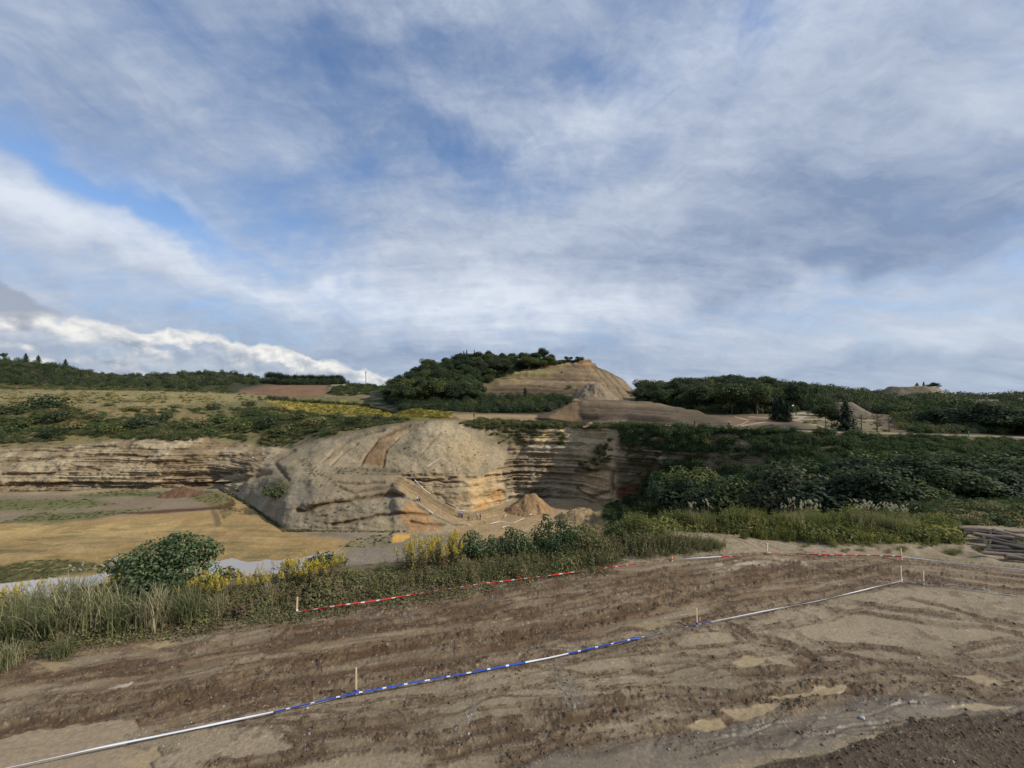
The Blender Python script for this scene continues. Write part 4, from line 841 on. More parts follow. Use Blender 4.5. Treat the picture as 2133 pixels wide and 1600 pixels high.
chan = np.maximum(px([(1150, 1390), (1165, 1385), (1200, 1420), (1225, 1470), (1180, 1480), (1165, 1440)], 6, 8), px([(950, 1500), (985, 1450), (1000, 1455), (960, 1530), (940, 1540)], 6, 8))
Cn = blend(Cn, chan * .5, (0.135, 0.118, 0.100)); grv = chan * sm(fine, .60, .66)
grv = np.maximum(grv, px([(700, 1285), (760, 1262), (860, 1255), (900, 1275), (800, 1292)], 12, 14) * sm(fine, .58, .64) * .8)
Cn = blend(Cn, grv * .5, (0.24, 0.22, 0.19))
Cn = blend(Cn, sm(fine, .74, .78) * (1 - flatm) * .5, (0.34, 0.31, 0.27))
vg = sm(across + (med - .5) * .35, 1.02, 1.2)
vleft = 1 - sm(un, 1280, 1400)
Cn = blend(Cn, vg * vleft * .8, (0.085, 0.062, 0.038)); Cn = blend(Cn, vg * vleft * sm(med, .45, .6) * .6, (0.13, 0.115, 0.055))
Cn = blend(Cn, vg * (1 - vleft) * sm(med, .48, .62) * .5, (0.17, 0.145, 0.075))
Cn = Cn * (0.87 + .26 * fine[..., None])
wet = np.clip(.05 + .3 * (1 - inlane) * sm(big, .4, .6) + wetm * .5 + pudm * .75 - mulch - pale * .8 - vg, 0, 1)
M_NEAR = mat_terrain('mud', 14, 60, 0.022, wet=True)
me = mesh_np('ground', Pn0.reshape(-1, 3), grid_faces(*Pn0.shape[:2]), M_NEAR, smooth=True, colors=np.clip(Cn, .01, .8).reshape(-1, 3), floats={'wet': wet})
obj('ground', me, kind='structure')
# the same bench carried on behind and below the viewer
gx_, gy_ = np.meshgrid(np.linspace(-60, 60, 60), np.linspace(-60, 5.2, 40))
zb = -0.06 + (fbm(gx_ * .4, gy_ * .4, oct=4, seed=99) - .5) * .12
me = mesh_np('ground', np.stack([gx_, gy_, zb], -1).reshape(-1, 3), grid_faces(*gx_.shape), M_NEAR, smooth=True, colors=np.full((gx_.size, 3), (0.15, .124, .096)))
obj('ground', me, kind='structure')
NS = Surf(Pn0, UN)
def gnd(u, y, dz=0.0):
    p = NS.at(u, y)
    if p is None: c = int(np.argmin(np.abs(NS.U - u))); p = Vector(NS.P[-2, c])
    return Vector((p.x, p.y, p.z + dz))
# ------------------------------------------------------------------ plants: leaf clouds
def diamond_leaves(Cc_, Nn, size, asp=0.55, rng=None, droop=0.0):
    """four-cornered leaves centred at Cc_, facing Nn"""
    rng = rng or RNG; n = len(Cc_); Nn = Nn / (np.linalg.norm(Nn, axis=1, keepdims=True) + 1e-9)
    t = rng.normal(size=(n, 3)); t[:, 2] -= droop; t -= Nn * np.sum(t * Nn, 1, keepdims=True); t /= np.linalg.norm(t, axis=1, keepdims=True) + 1e-9
    b = np.cross(Nn, t); s = np.asarray(size).reshape(-1, 1) * np.ones((n, 1)); w = s * asp
    V = np.stack([Cc_ - t * s, Cc_ + b * w + t * s * .1, Cc_ + t * s, Cc_ - b * w + t * s * .1], 1).reshape(-1, 3)
    Fc = np.arange(n * 4).reshape(n, 4); r = np.repeat(rng.random(n), 4)
    return V, Fc, r
def tube(path, r0, r1, k=5):
    path = np.asarray(path, float); n = len(path); V = []
    for i in range(n):
        t = path[min(i + 1, n - 1)] - path[max(i - 1, 0)]; t /= np.linalg.norm(t) + 1e-9
        a = np.cross(t, (0.3, 0.9, 0.1)); a /= np.linalg.norm(a); b = np.cross(t, a); r = lerp(r0, r1, i / (n - 1))
        for j in range(k):
            q = 2 * math.pi * j / k; V.append(path[i] + (a * math.cos(q) + b * math.sin(q)) * r)
    Fc = [(i * k + j, i * k + (j + 1) % k, (i + 1) * k + (j + 1) % k, (i + 1) * k + j) for i in range(n - 1) for j in range(k)]
    V += [path[-1] + 0 * path[-1]]
    return np.array(V), np.array(Fc)
def join(parts):
    Vs, Fs, Rs, o = [], [], [], 0
    for p in parts:
        V, Fc = p[0], p[1]; Vs.append(V); Fs.append(Fc + o); o += len(V); Rs.append(p[2] if len(p) > 2 else np.full(len(V), .5))
    return np.concatenate(Vs), np.concatenate(Fs), np.concatenate(Rs)
def mesh_leaf(name, parts, mat):
    V, Fc, r = join(parts); return mesh_np(name, V, Fc, mat, floats={'rnd': r})
def crown_parts(lobes, n, size, rng, up=0.6, asp=0.55, inner=.25):
    """lobes: (x,y,z,rx,ry,rz). leaves sit in the outer shell of each lobe and thin out inside"""
    vol = np.array([l[3] * l[4] + l[4] * l[5] + l[3] * l[5] for l in lobes]); cnt = (n * vol / vol.sum()).astype(int); out_ = []
    for l, k in zip(lobes, cnt):
        d = rng.normal(size=(k, 3)); d /= np.linalg.norm(d, axis=1, keepdims=True)
        lump = 0.80 + 0.42 * vn(d[:, 0] * 2.6 + l[0] * 3, d[:, 1] * 2.6 + l[1], d[:, 2] * 2.6 + 9, seed=int(rng.integers(99)))
        r = np.where(rng.random(k) < inner, rng.uniform(.45, .95, k), rng.normal(1.0, .05, k)) * lump
        r *= np.where(d[:, 2] < -0.35, .75, 1)
        c = np.array(l[:3]) + d * r[:, None] * np.array(l[3:])
        nn = d * .8 + rng.normal(size=(k, 3)) * .55 + np.array([0, 0, up])
        out_.append(diamond_leaves(c, nn, size * rng.uniform(.6, 1.35, k), asp, rng))
    return out_
def broad_lobes(rng, k=9, flat=.75, spread=.62):
    L = [(0, 0, .15, .62, .62, .55 * flat + .1)]
    for i in range(k):
        a = 2 * math.pi * (i + rng.uniform(0, .8)) / k; rr = spread * rng.uniform(.65, 1.1); z = rng.uniform(-.35, .62) * flat
        s = rng.uniform(.26, .46); L.append((rr * math.cos(a), rr * math.sin(a), z, s, s, s * .8))
    for i in range(3): L.append((rng.uniform(-.3, .3), rng.uniform(-.3, .3), rng.uniform(.45, .72) * flat, .34, .34, .28))
    return L
M_BARK = mat_plain('bark', (0.11, 0.085, 0.065), .9, .3, 9)
M_TREE = mat_leaf('broad_leaf', (0.030, 0.047, 0.018), (0.088, 0.118, 0.044), (0.14, 0.15, 0.045), .18)
M_TREE2 = mat_leaf('dark_leaf', (0.020, 0.034, 0.017), (0.055, 0.078, 0.036), (0.085, 0.09, 0.045), .15)
M_CONI = mat_leaf('needle', (0.010, 0.022, 0.011), (0.028, 0.047, 0.021), trans=.1)
M_GREY = mat_leaf('grey_leaf', (0.045, 0.055, 0.030), (0.10, 0.11, 0.06), (0.13, 0.11, 0.08), .2)
M_KUDZU = mat_leaf('vine_leaf', (0.036, 0.062, 0.022), (0.100, 0.145, 0.056), (0.11, 0.12, 0.05), .15, trans=.3)
M_SHRUB = mat_leaf('shrub_leaf', (0.045, 0.062, 0.022), (0.120, 0.140, 0.052), (0.20, 0.165, 0.07), .38)
M_DRYB = mat_leaf('dry_leaf', (0.13, 0.105, 0.045), (0.30, 0.25, 0.125), (0.36, 0.26, 0.14), .2)
M_YEL = mat_leaf('yellow_field', (0.085, 0.095, 0.025), (0.20, 0.175, 0.04), (0.30, 0.235, 0.03), .3)
def rg(s): return np.random.default_rng(s)
CROWNS = [mesh_leaf('crown', crown_parts(broad_lobes(rg(i), 8 + i % 3, [.75, .9, .65, .8][i]), 4200, .055, rg(40 + i)), [M_TREE, M_TREE2, M_TREE, M_TREE2][i]) for i in range(4)]
def conifer_parts(rng, n, lop=1.0):
    z = 1 - rng.random(n) ** .62 * 1.0; lay = np.floor(z * 13 + rng.normal(0, .35, n)) / 13; zz_ = lay * .35 + z * .65
    R_ = .34 * lop * (1 - zz_) ** .8 * (1 - .15 * (z - lay) * 13).clip(.5, 1.3) + .02
    a = rng.uniform(0, 2 * math.pi, n); rr = R_ * np.sqrt(rng.uniform(.25, 1, n)) * (0.8 + .4 * np.sin(a * 3 + lay * 17))
    c = np.stack([rr * np.cos(a), rr * np.sin(a), zz_ * 1.0], 1); nn = np.stack([np.cos(a), np.sin(a), np.full(n, .9)], 1) + rng.normal(size=(n, 3)) * .5
    return [diamond_leaves(c, nn, .028 * rng.uniform(.7, 1.4, n), .5, rng)]
CONIFER = [mesh_leaf('crown', conifer_parts(rg(60 + i), 2600, [1, .75][i]), M_CONI) for i in range(2)]
def trunk_mesh(h=1.0, r=.03, limbs=0, seed=0, mat=None, spread=.45, up0=.45):
    rng = rg(seed); P_ = [tube([(0, 0, -.05), (rng.uniform(-.02, .02), 0, h * .4), (rng.uniform(-.04, .04), rng.uniform(-.04, .04), h)], r, r * .45)]
    for i in range(limbs):
        z = h * rng.uniform(up0, .95); a = rng.uniform(0, 6.28); L_ = spread * rng.uniform(.5, 1)
        e = np.array([math.cos(a) * L_, math.sin(a) * L_, z + L_ * rng.uniform(.5, 1.1)]); s = np.array([0, 0, z]); m_ = lerp(s, e, .5) + np.array([0, 0, -.04])
        P_.append(tube([s, m_, e], r * .45, r * .1, 4))
        for j in range(3 if limbs > 8 else 0):
            q = lerp(m_, e, rng.uniform(0, .9)); P_.append(tube([q, q + rng.normal(size=3) * .06 + (0, 0, .1), q + rng.normal(size=3) * .1 + (0, 0, .22)], r * .14, r * .05, 3))
    V, Fc, _ = join([p for p in P_]); return mesh_np('trunk', V, Fc, mat or M_BARK, smooth=True)
TR_LOW = trunk_mesh(1, .045, 5, 1); TR_TALL = trunk_mesh(1, .022, 3, 2)
def tree(name, label, p, h, w, crown, group=None, rz=None, trunk=TR_LOW, tz=.52, hz=.5, cat='tree', squash=None):
    """p foot, h full height, w crown width; crown mesh of unit radius"""
    rz = random.uniform(0, 6.28) if rz is None else rz
    t = thing(name, label, cat, p, rz, group)
    c = obj('crown', crown, t); k = obj('trunk', trunk, t)
    if crown in CONIFER: c.scale = (w / .68, w / .68, h * .94); c.location = (0, 0, h * .06); k.scale = (h * .7, h * .7, h * .9)
    else: c.scale = (w / 2, w / 2, h * hz); c.location = (0, 0, h * (1 - hz * .95)); k.scale = (h * .8, h * .8, h * tz)
    return t

# ---- scattering of uncountable growth: one object of points carrying copies of a few clumps
def scatter(name, pts, scl, protos, label=None, rot=None, tilt=.15, zs=1.0, seed=0):
    rng = rg(seed); n = len(pts)
    me = bpy.data.meshes.new(name); me.vertices.add(n); me.vertices.foreach_set('co', np.asarray(pts, np.float32).ravel())
    a = me.attributes.new('scl', 'FLOAT_VECTOR', 'POINT'); s = np.asarray(scl, np.float32).reshape(-1, 1) * np.ones((n, 3), np.float32); s[:, 2] *= zs; a.data.foreach_set('vector', s.ravel())
    r = np.stack([rng.normal(0, tilt, n), rng.normal(0, tilt, n), rng.uniform(0, 6.28, n)], 1) if rot is None else rot
    a = me.attributes.new('rot', 'FLOAT_VECTOR', 'POINT'); a.data.foreach_set('vector', r.astype(np.float32).ravel())
    a = me.attributes.new('pick', 'INT', 'POINT'); a.data.foreach_set('value', rng.integers(0, len(protos), n).astype(np.int32))
    o = obj(name, me, kind='stuff')
    if label: o['label'] = label
    ng = bpy.data.node_groups.new('growth', 'GeometryNodeTree')
    ng.interface.new_socket('Geometry', in_out='INPUT', socket_type='NodeSocketGeometry'); ng.interface.new_socket('Geometry', in_out='OUTPUT', socket_type='NodeSocketGeometry')
    N = ng.nodes; L = ng.links; gi = N.new('NodeGroupInput'); go = N.new('NodeGroupOutput'); ip = N.new('GeometryNodeInstanceOnPoints')
    gg = N.new('GeometryNodeGeometryToInstance')
    for pm_ in reversed(protos):
        po = bpy.data.objects.new('clump', pm_); oi = N.new('GeometryNodeObjectInfo'); oi.inputs['Object'].default_value = po; oi.inputs['As Instance'].default_value = True
        L.new(oi.outputs['Geometry'], gg.inputs[0])
    def at(nm, ty):
        q = N.new('GeometryNodeInputNamedAttribute'); q.data_type = ty; q.inputs['Name'].default_value = nm; return q.outputs['Attribute']
    L.new(gi.outputs[0], ip.inputs['Points']); L.new(gg.outputs[0], ip.inputs['Instance']); ip.inputs['Pick Instance'].default_value = True
    L.new(at('pick', 'INT'), ip.inputs['Instance Index']); L.new(at('scl', 'FLOAT_VECTOR'), ip.inputs['Scale'])
    er = N.new('FunctionNodeEulerToRotation'); L.new(at('rot', 'FLOAT_VECTOR'), er.inputs[0]); L.new(er.outputs[0], ip.inputs['Rotation'])
    L.new(ip.outputs[0], go.inputs[0]); md = o.modifiers.new('growth', 'NODES'); md.node_group = ng
    return o
def in_poly(P_, n, rng):
    P_ = np.asarray(P_, float); lo, hi = P_.min(0), P_.max(0); out_ = []
    while len(out_) < n:
        q = rng.uniform(lo, hi, (n * 2, 2)); s = poly_sd(q[:, 0], q[:, 1], P_) > 0; out_ += list(map(tuple, q[s]))
    return out_[:n]
def spread(surf, P_, n, seed, keep=None, clump=0.0, cs=25.0):
    """n points of the surface spread over the patch outlined by P_"""
    rng = rg(seed); res = []
    for u, y in in_poly(P_, int(n), rng):
        if clump and vn(np.array([u / cs]), np.array([y / cs * 2.2]), seed=seed)[0] < clump: continue
        p = surf.at(u, y)
        if p is not None: res.append((p, u, y))
    return res

# clump shapes
def clump_mesh(seed, mat, n=260, size=.09, flat=.7, lob=4, asp=.55):
    r = rg(seed); L = [(0, 0, .2, .6, .6, .5 * flat)] + [(r.uniform(-.55, .55), r.uniform(-.55, .55), r.uniform(.0, .35) * flat, r.uniform(.25, .45), r.uniform(.25, .45), r.uniform(.25, .45) * flat) for _ in range(lob)]
    return mesh_leaf('clump', crown_parts(L, n, size, r, asp=asp), mat)
CL_SHRUB = [clump_mesh(70 + i, M_SHRUB, 420, .085) for i in range(3)]
CL_DRY = [clump_mesh(75 + i, M_DRYB, 300, .10, .6, asp=.25) for i in range(2)]
CL_YEL = [clump_mesh(78 + i, M_YEL, 300, .09, .7, asp=.3) for i in range(2)]
CL_KUD = [clump_mesh(80 + i, M_KUDZU, 460, .075, .8) for i in range(3)]
CL_TREE = [clump_mesh(85 + i, [M_TREE, M_TREE2, M_TREE2][i], 700, .07, 1.1, 6) for i in range(3)]
CL_GREY = [clump_mesh(88 + i, M_GREY, 420, .08, 1.1, 6) for i in range(2)]

# ---------------------------------------------------------------- far wooded ridges: uncountable
def ridge_wood(name, label, surf, polys, protos, hw, seed, zs=1.3, clump=0.0):
    P_, S_ = [], []
    rng = rg(seed)
    for poly, n in polys:
        for p, u, y in spread(surf, poly, n, seed + n, clump=clump): P_.append((p.x, p.y, p.z - .2)); S_.append(hw * rng.uniform(.6, 1.35))
    return scatter(name, P_, S_, protos, label, seed=seed, zs=zs)
SL, SR, SH, SM = SURFS['hill2'] if 'hill2' in SURFS else None, None, SURFS['hill'], SURFS['mound']
SL, SR = hl, hr
ridge_wood('forest', 'dark mixed wood covering the far left ridge', SL, [([(-700, 742), (0, 748), (60, 751), (150, 767), (220, 778), (290, 781), (430, 773), (500, 779), (550, 793), (590, 800), (480, 803), (400, 812), (0, 800), (-700, 810)], 2300)], CL_TREE + CL_GREY[:1], 4.6, 101, 1.5)
ridge_wood('forest', 'bushy wood at the foot of the far left ridge', SL, [([(-700, 800), (0, 797), (200, 803), (400, 812), (480, 806), (475, 830), (300, 816), (100, 811), (-700, 812)], 1000)], CL_SHRUB + CL_TREE[:1], 3.2, 103, 1.1)
ridge_wood('forest', 'low green scrub on the slope below the distant mast', SL, [([(680, 822), (700, 806), (740, 798), (790, 802), (815, 812), (800, 828), (760, 822), (720, 826)], 330), ([(720, 797), (770, 799), (800, 806), (850, 812), (850, 840), (810, 835), (790, 812)], 200)], CL_TREE + CL_SHRUB[:1], 2.6, 104, 1.2)
ridge_wood('forest', 'wood along the right hand skyline ridge', SR, [([(1330, 818), (1400, 813), (1480, 805), (1600, 804), (1700, 809), (1760, 819), (1850, 826), (2060, 833), (2133, 830), (2850, 816), (2850, 850), (2133, 858), (1800, 848), (1640, 838), (1330, 832)], 2100)], CL_TREE + CL_GREY, 4.8, 105, 1.4)

# ---------------------------------------------------------------- trees one can tell apart
def wood_of(label, group, surf, poly, n, seed, hr_, wr, crowns, y_sort=True, mind=7.0):
    rng = rg(seed); placed = []
    for u, y in in_poly(poly, n * 12, rng):
        p = surf.at(u, y)
        if p is None: continue
        if any((p.x - q.x) ** 2 + (p.y - q.y) ** 2 < mind ** 2 for q in placed): continue
        placed.append(p); s = rng.uniform(.75, 1.25)
        cr_ = crowns[int(rng.integers(len(crowns)))]
        tree('conifer_tree' if cr_ in CONIFER else 'broadleaf_tree', label, (p.x, p.y, p.z - .2), rng.uniform(*hr_) * s, rng.uniform(*wr) * s, cr_, group, trunk=TR_TALL if cr_ in CONIFER else TR_LOW)
        if len(placed) >= n: break
wood_of('rounded dark tree in the wood on the left side of the quarried hill', 'trees of the wood on the central hill', SH, [(800, 838), (830, 806), (860, 797), (885, 778), (930, 765), (970, 757), (1000, 754), (1100, 754), (1160, 754), (1150, 768), (1060, 775), (1000, 798), (985, 810), (1000, 826), (1000, 840), (850, 845)], 150, 201, (8.5, 11.5), (10, 13.5), CROWNS + CROWNS[:3], mind=6.8)
ridge_wood('forest', 'dense strip of wood below the quarried hill face', SH, [( [(830, 856), (860, 842), (1000, 828), (1190, 828), (1186, 850), (1140, 858), (1000, 862), (840, 858)], 420)], CL_TREE, 3.2, 202, 1.3)
wood_of('dark tree in the wood right of the quarried hill', 'trees of the wood right of the hill', SR, [(1330, 840), (1345, 822), (1440, 812), (1600, 812), (1640, 822), (1640, 838), (1690, 842), (1690, 855), (1640, 862), (1560, 866), (1450, 857), (1370, 848)], 95, 203, (9, 12), (11, 15), CROWNS + CROWNS[1:2], mind=8.0)
ridge_wood('forest', 'undergrowth filling the wood right of the hill', SR, [([(1330, 840), (1345, 822), (1640, 822), (1690, 855), (1560, 866), (1450, 857), (1370, 848)], 420)], CL_TREE, 3.6, 206, 1.2)
ridge_wood('forest', 'undergrowth filling the wood on the central hill', SH, [([(800, 838), (830, 808), (885, 780), (970, 760), (1150, 760), (1060, 778), (985, 812), (1000, 840), (850, 850)], 420)], CL_TREE, 3.6, 207, 1.2)
ridge_wood('forest', 'thick belt of wood behind the grey heaps on the right', SR, [( [(1700, 855), (1720, 838), (1850, 836), (2133, 842), (2400, 842), (2400, 870), (2133, 872), (1850, 866)], 900)], CL_TREE + CL_GREY[:1], 4.0, 204, 1.3)
def big(name, label, u, y, top, w, crown, d=None, group=None, surf=SURF, **kw):
    kw.setdefault('hz', .6 if w > 60 else .5)
    p = surf.at(u, y) if d is None else Vector(((u - CU) / F * d, d, CAMZ - (y - CV) / F * d))
    d = p.y; return tree(name, label, (p.x, p.y, p.z - .1), (y - top) / F * d, w / F * d, crown, group, **kw)
CON, BR = CONIFER, CROWNS
big('conifer_tree', 'left slim tree of the three beside the plateau track', 1613, 877, 836, 26, CON[0], trunk=TR_TALL)
big('conifer_tree', 'tallest middle tree of the three beside the plateau track', 1627, 878, 822, 34, CON[0], trunk=TR_TALL)
big('conifer_tree', 'right tree of the three beside the plateau track', 1640, 879, 834, 26, CON[1], trunk=TR_TALL)
big('broadleaf_tree', 'slender tree with a visible trunk left of the dense dark tree', 1720, 895, 838, 50, BR[0], trunk=TR_TALL, hz=.42)
big('broadleaf_tree', 'dense dark tree standing at the cliff rim near the gravel heap', 1762, 897, 834, 50, CON[0], trunk=TR_TALL)
big('broadleaf_tree', 'small thin tree between the slender and the dense tree', 1738, 895, 858, 26, BR[2], trunk=TR_TALL, hz=.38)
big('broadleaf_tree', 'rounded green tree top rising behind the slender rim tree', 1710, 872, 822, 62, BR[2], d=150)
M_BARE = mat_plain('bare_bark', (0.15, 0.125, 0.10), .9, .3, 9)
BARE = [trunk_mesh(1, .03, 16, 20 + i, M_BARE, .32, .25) for i in range(2)]
def bare(label, u, y, h, k, surf=SURF, group=None):
    p = surf.at(u, y); t = thing('bare_tree', label, 'tree', p, random.uniform(0, 6), group); o = obj('trunk', BARE[k], t); s = h / F * p.y; o.scale = (s, s, s * .75); return t
bare('leafless grey tree left of the pair beside the gravel heap', 1795, 896, 46, 0)
bare('leafless multi-stemmed tree in front of the gravel heap', 1828, 900, 50, 1)
bare('leafless tree at the right end of the gravel heap', 1851, 900, 40, 0)
for i, (u, y, t_, w, k, d, lab) in enumerate((
  (1905, 892, 852, 90, 2, 128, 'olive green tree between the bare trees and the big dark ones'), (1955, 902, 846, 95, 1, 112, 'dark tree left of the large tree group at the right rim'),
  (2000, 905, 822, 120, 0, 118, 'tall layered tree in the middle of the right rim group'), (2050, 906, 832, 130, 3, 100, 'broad dark tree right of the tall layered tree'),
  (2110, 908, 846, 120, 1, 93, 'dark tree at the right edge of the photo above the rim path'), (2075, 880, 836, 90, 2, 140, 'tree top showing behind the broad dark rim tree'),
  (1985, 868, 824, 70, 2, 165, 'yellow green tree high on the brown grey heap'), (2160, 910, 850, 140, 0, 90, 'tree cut by the right edge of the view'), (2260, 915, 850, 160, 3, 86, 'tree beyond the right edge of the view'),
  (1930, 880, 852, 70, 1, 150, 'small dark tree at the left foot of the brown grey heap'))):
    big('broadleaf_tree', lab, u, y, t_, w, BR[k], d=d)
rs_ = spread(SURF, [(1855, 868), (1900, 862), (2133, 868), (2600, 872), (2600, 918), (2133, 906), (2000, 903), (1900, 902), (1866, 890)], 700, 88)
scatter('undergrowth', [tuple(p) for p, u, y in rs_], [random.uniform(1.0, 2.6) for _ in rs_], CL_TREE + CL_SHRUB[:1] + CL_GREY[:1], 'dark undergrowth between the trees at the right rim', seed=89, zs=1.2)
rs_ = spread(SURF, [(1640, 868), (1700, 862), (1860, 870), (1860, 900), (1700, 896)], 90, 90, clump=.4)
scatter('plateau_scrub', [tuple(p) for p, u, y in rs_], [random.uniform(.4, 1.2) for _ in rs_], CL_SHRUB + CL_DRY, 'scrub around the plateau trails', seed=91)
for i, (u, y, w) in enumerate(((30, 862, 60), (95, 848, 70), (118, 872, 54), (60, 885, 50), (150, 893, 46), (200, 868, 30), (240, 900, 52), (300, 888, 60), (345, 872, 36), (395, 890, 64), (430, 905, 40), (470, 878, 50), (500, 895, 56), (525, 868, 36), (560, 885, 60), (600, 898, 48), (620, 872, 46), (665, 882, 52), (700, 872, 36), (735, 884, 40), (790, 874, 30), (280, 852, 26), (225, 846, 24), (370, 850, 28), (0, 905, 60), (110, 908, 50), (520, 846, 34), (575, 852, 40))):
    p = SURF.at(u, y)
    if p is None: continue
    s = w / F * p.y / 1.5; t = thing('bush', 'rounded bush rising out of the brush above the left cliff', 'bush', p, i, 'bushes on the slope above the left cliff'); o = obj('foliage', (CL_TREE + CL_SHRUB)[i % 6], t); o.scale = (s, s, s * .75)
rs_ = spread(SURF, [(-300, 811), (0, 812), (450, 815), (600, 826), (540, 836), (300, 840), (-300, 846)], 900, 93, clump=.3, cs=30)
scatter('dry_grass', [tuple(p) for p, u, y in rs_], [random.uniform(.8, 2.4) for _ in rs_], CL_DRY + CL_YEL[:1] + CL_SHRUB[:1], 'tall straw coloured grass across the upper left field', seed=94, zs=.8)
ridge_wood('hilltop_scrub', 'scrub and small trees running along the crest to the hill summit', SH, [([(1090, 755), (1160, 754.5), (1190, 752.5), (1214, 748), (1210, 752), (1180, 757), (1140, 762), (1090, 768)], 170)], CL_TREE, 2.2, 211, 1.2)
# skyline trees that stand out
def skyline(lab, u, top, h, w, cr_, surf, dy=0, **kw):
    c = int(np.argmin(np.abs(surf.U - u))); r_ = int(np.argmin(surf.yi[:, c])); p = surf.P[r_, c]; d = p[1]
    hh = max(h, (surf.yi[r_, c] - top)) / F * d
    return tree('conifer_tree' if cr_ in CONIFER else 'broadleaf_tree', lab, (p[0], p[1] + dy, p[2] - .3), hh, w / F * d, cr_, trunk=TR_TALL, **kw)
skyline('left of the twin pointed conifers on the hilltop skyline', 966, 729, 24, 9, CON[0], SH)
skyline('right of the twin pointed conifers on the hilltop skyline', 972, 727, 26, 9, CON[0], SH)
skyline('lone pointed conifer right of the twins on the hilltop', 988, 727, 26, 8, CON[1], SH)
for i, (u, tp_, w) in enumerate(((1180, 741, 12), (1190, 742, 9), (1203, 743, 10))): skyline(['ragged small tree left of the hill summit', 'ragged small tree midway to the hill summit', 'ragged small tree nearest the hill summit'][i], u, tp_, 8, w, BR[i], SH)
for i, (u, tp_, w) in enumerate(((1910, 797, 16), (1924, 794, 10), (1946, 796, 20), (1935, 800, 12))): big('broadleaf_tree', ['leftmost spiky tree on the crest of the brown grey heap', 'tallest thin tree on the crest of the brown grey heap', 'round headed tree at the right of the crest trees', 'low tree between the crest trees of the heap'][i], u, 816, tp_, w, [CON[0], CON[1], BR[1], BR[0]][i], d=262, trunk=TR_TALL, hz=.35)
for i, (u, tp_) in enumerate(((55, 735), (80, 739), (137, 747), (8, 735))): skyline(['lone tree top on the far left skyline hump', 'small tree right of the lone top on the far left skyline', 'pair of joined tree tops on the descending left skyline', 'tree top at the left edge skyline'][i], u, tp_, 16, 12, CON[0] if i < 3 else BR[0], SL)
# thin row of conifers with visible stems behind the red cut
THIN = trunk_mesh(1, .02, 0, 3, mat_plain('pale_stem', (0.10, 0.085, 0.07), .9, .2, 9)); HALF = mesh_leaf('crown', [diamond_leaves(rg(5).normal(size=(900, 3)) * (.13, .13, .17) + (0, 0, .66), rg(6).normal(size=(900, 3)) + (0, 0, .6), .035, .5, rg(7))], M_CONI)
rq = rg(9)
for u in np.arange(556, 712, 3.6):
    u_ = u + rq.uniform(-1, 1); c = int(np.argmin(np.abs(SL.U - u_))); r_ = int(np.argmin(SL.yi[:, c])); p = SL.P[r_, c]; h_ = rq.uniform(15, 20) / F * p[1]
    t = thing('conifer_tree', 'thin bare stemmed conifer in the row above the red cut', 'tree', (p[0], p[1], p[2] - .2), rq.uniform(0, 6), 'conifers in the row above the red cut', scale=h_)
    obj('trunk', THIN, t); cc_ = obj('crown', HALF, t); cc_.scale = (1.3, 1.3, 1)
big('conifer_tree', 'small dark conifer alone on the ledge at the foot of the hill', 1094, 828, 806, 15, CON[0], d=230, surf=SH)
for i, (u, y, w) in enumerate(((1186, 808, 14), (1124, 806, 5), (1170, 776, 6))):
    p = SH.at(u, y); s = w / F * p.y / 1.6; t = thing('bush', ['dark bush on the pale ledge of the hill', 'tiny bush on the pale ledge left of the dark bush', 'green bush higher up the quarried hill'][i], 'bush', p, 1); o = obj('foliage', CL_TREE[i % 3], t); o.scale = (s, s, s)

# ---------------------------------------------------------------- valley trees on the right
vt = [(1420, 1075, 985, 120, 3), (1500, 1085, 1005, 150, 1), (1575, 1080, 975, 150, 2), (1650, 1085, 960, 170, 1), (1740, 1088, 985, 180, 3), (1820, 1080, 965, 150, 1), (1690, 1060, 950, 150, 0), (1880, 1068, 985, 140, 2),
      (1900, 1052, 940, 150, 1), (1975, 1060, 965, 150, 0), (2050, 1058, 968, 150, 3), (2120, 1050, 960, 150, 2), (1780, 1050, 940, 160, 3), (1990, 1030, 940, 140, 1), (2080, 1020, 935, 150, 0), (1600, 1050, 965, 130, 3),
      (1530, 1050, 985, 110, 1), (1460, 1050, 965, 120, 0), (2200, 1055, 950, 170, 1), (2330, 1055, 950, 190, 2), (1390, 1050, 968, 90, 2), (2150, 1010, 925, 140, 1), (1850, 1020, 930, 130, 0)]
vl = ['leafy tree left of centre in the valley', 'low dark tree nearest the weeds in the valley', 'feathery tree below the bedded patch of the right wall', 'tall feathery tree in the middle of the valley', 'wide dark tree overhanging the plume grass', 'tree left of the lane end', 'tree rising behind the feathery valley tree', 'small tree beside the gravel lane', 'tree above the gravel lane', 'round pale tree over the lane', 'round tree right of the pale one over the lane', 'tree at the right edge below the rim', 'dark tree in the second row of the valley', 'round tree high on the right slope', 'upper tree near the right edge', 'tree in the gap below the kudzu cascade', 'low tree right of the kudzu cascade', 'bright tree under the cave corner', 'tree past the right edge of the view', 'far tree past the right edge of the view', 'first tree right of the rusty hollow', 'tree under the rim path at the right', 'tree midway up the right slope']
for (u, y, t_, w, k), lab in zip(vt, vl):
    d = float(np.interp(u, [1300, 1400, 1600, 1800, 1900, 2133, 2400], [92, 78, 58, 46, 42, 40, 40])) * (1.0 + (1085 - y) / 160)
    p = SURF.at(u, y)
    z = CAMZ - (y - CV) / F * d
    c = int(np.argmin(np.abs(SURF.U - u))); col_ = SURF.P[:, c]; gz_ = float(np.interp(d, col_[:, 1], col_[:, 2]))
    topz = CAMZ - (t_ - CV) / F * d; h_ = topz - gz_
    x_ = (u - CU) / F * d
    tree('broadleaf_tree', lab, (x_, d, gz_ - .2), h_, w / F * d * 1.15, BR[k], hz=.58)
ug = []; rr = rg(66)
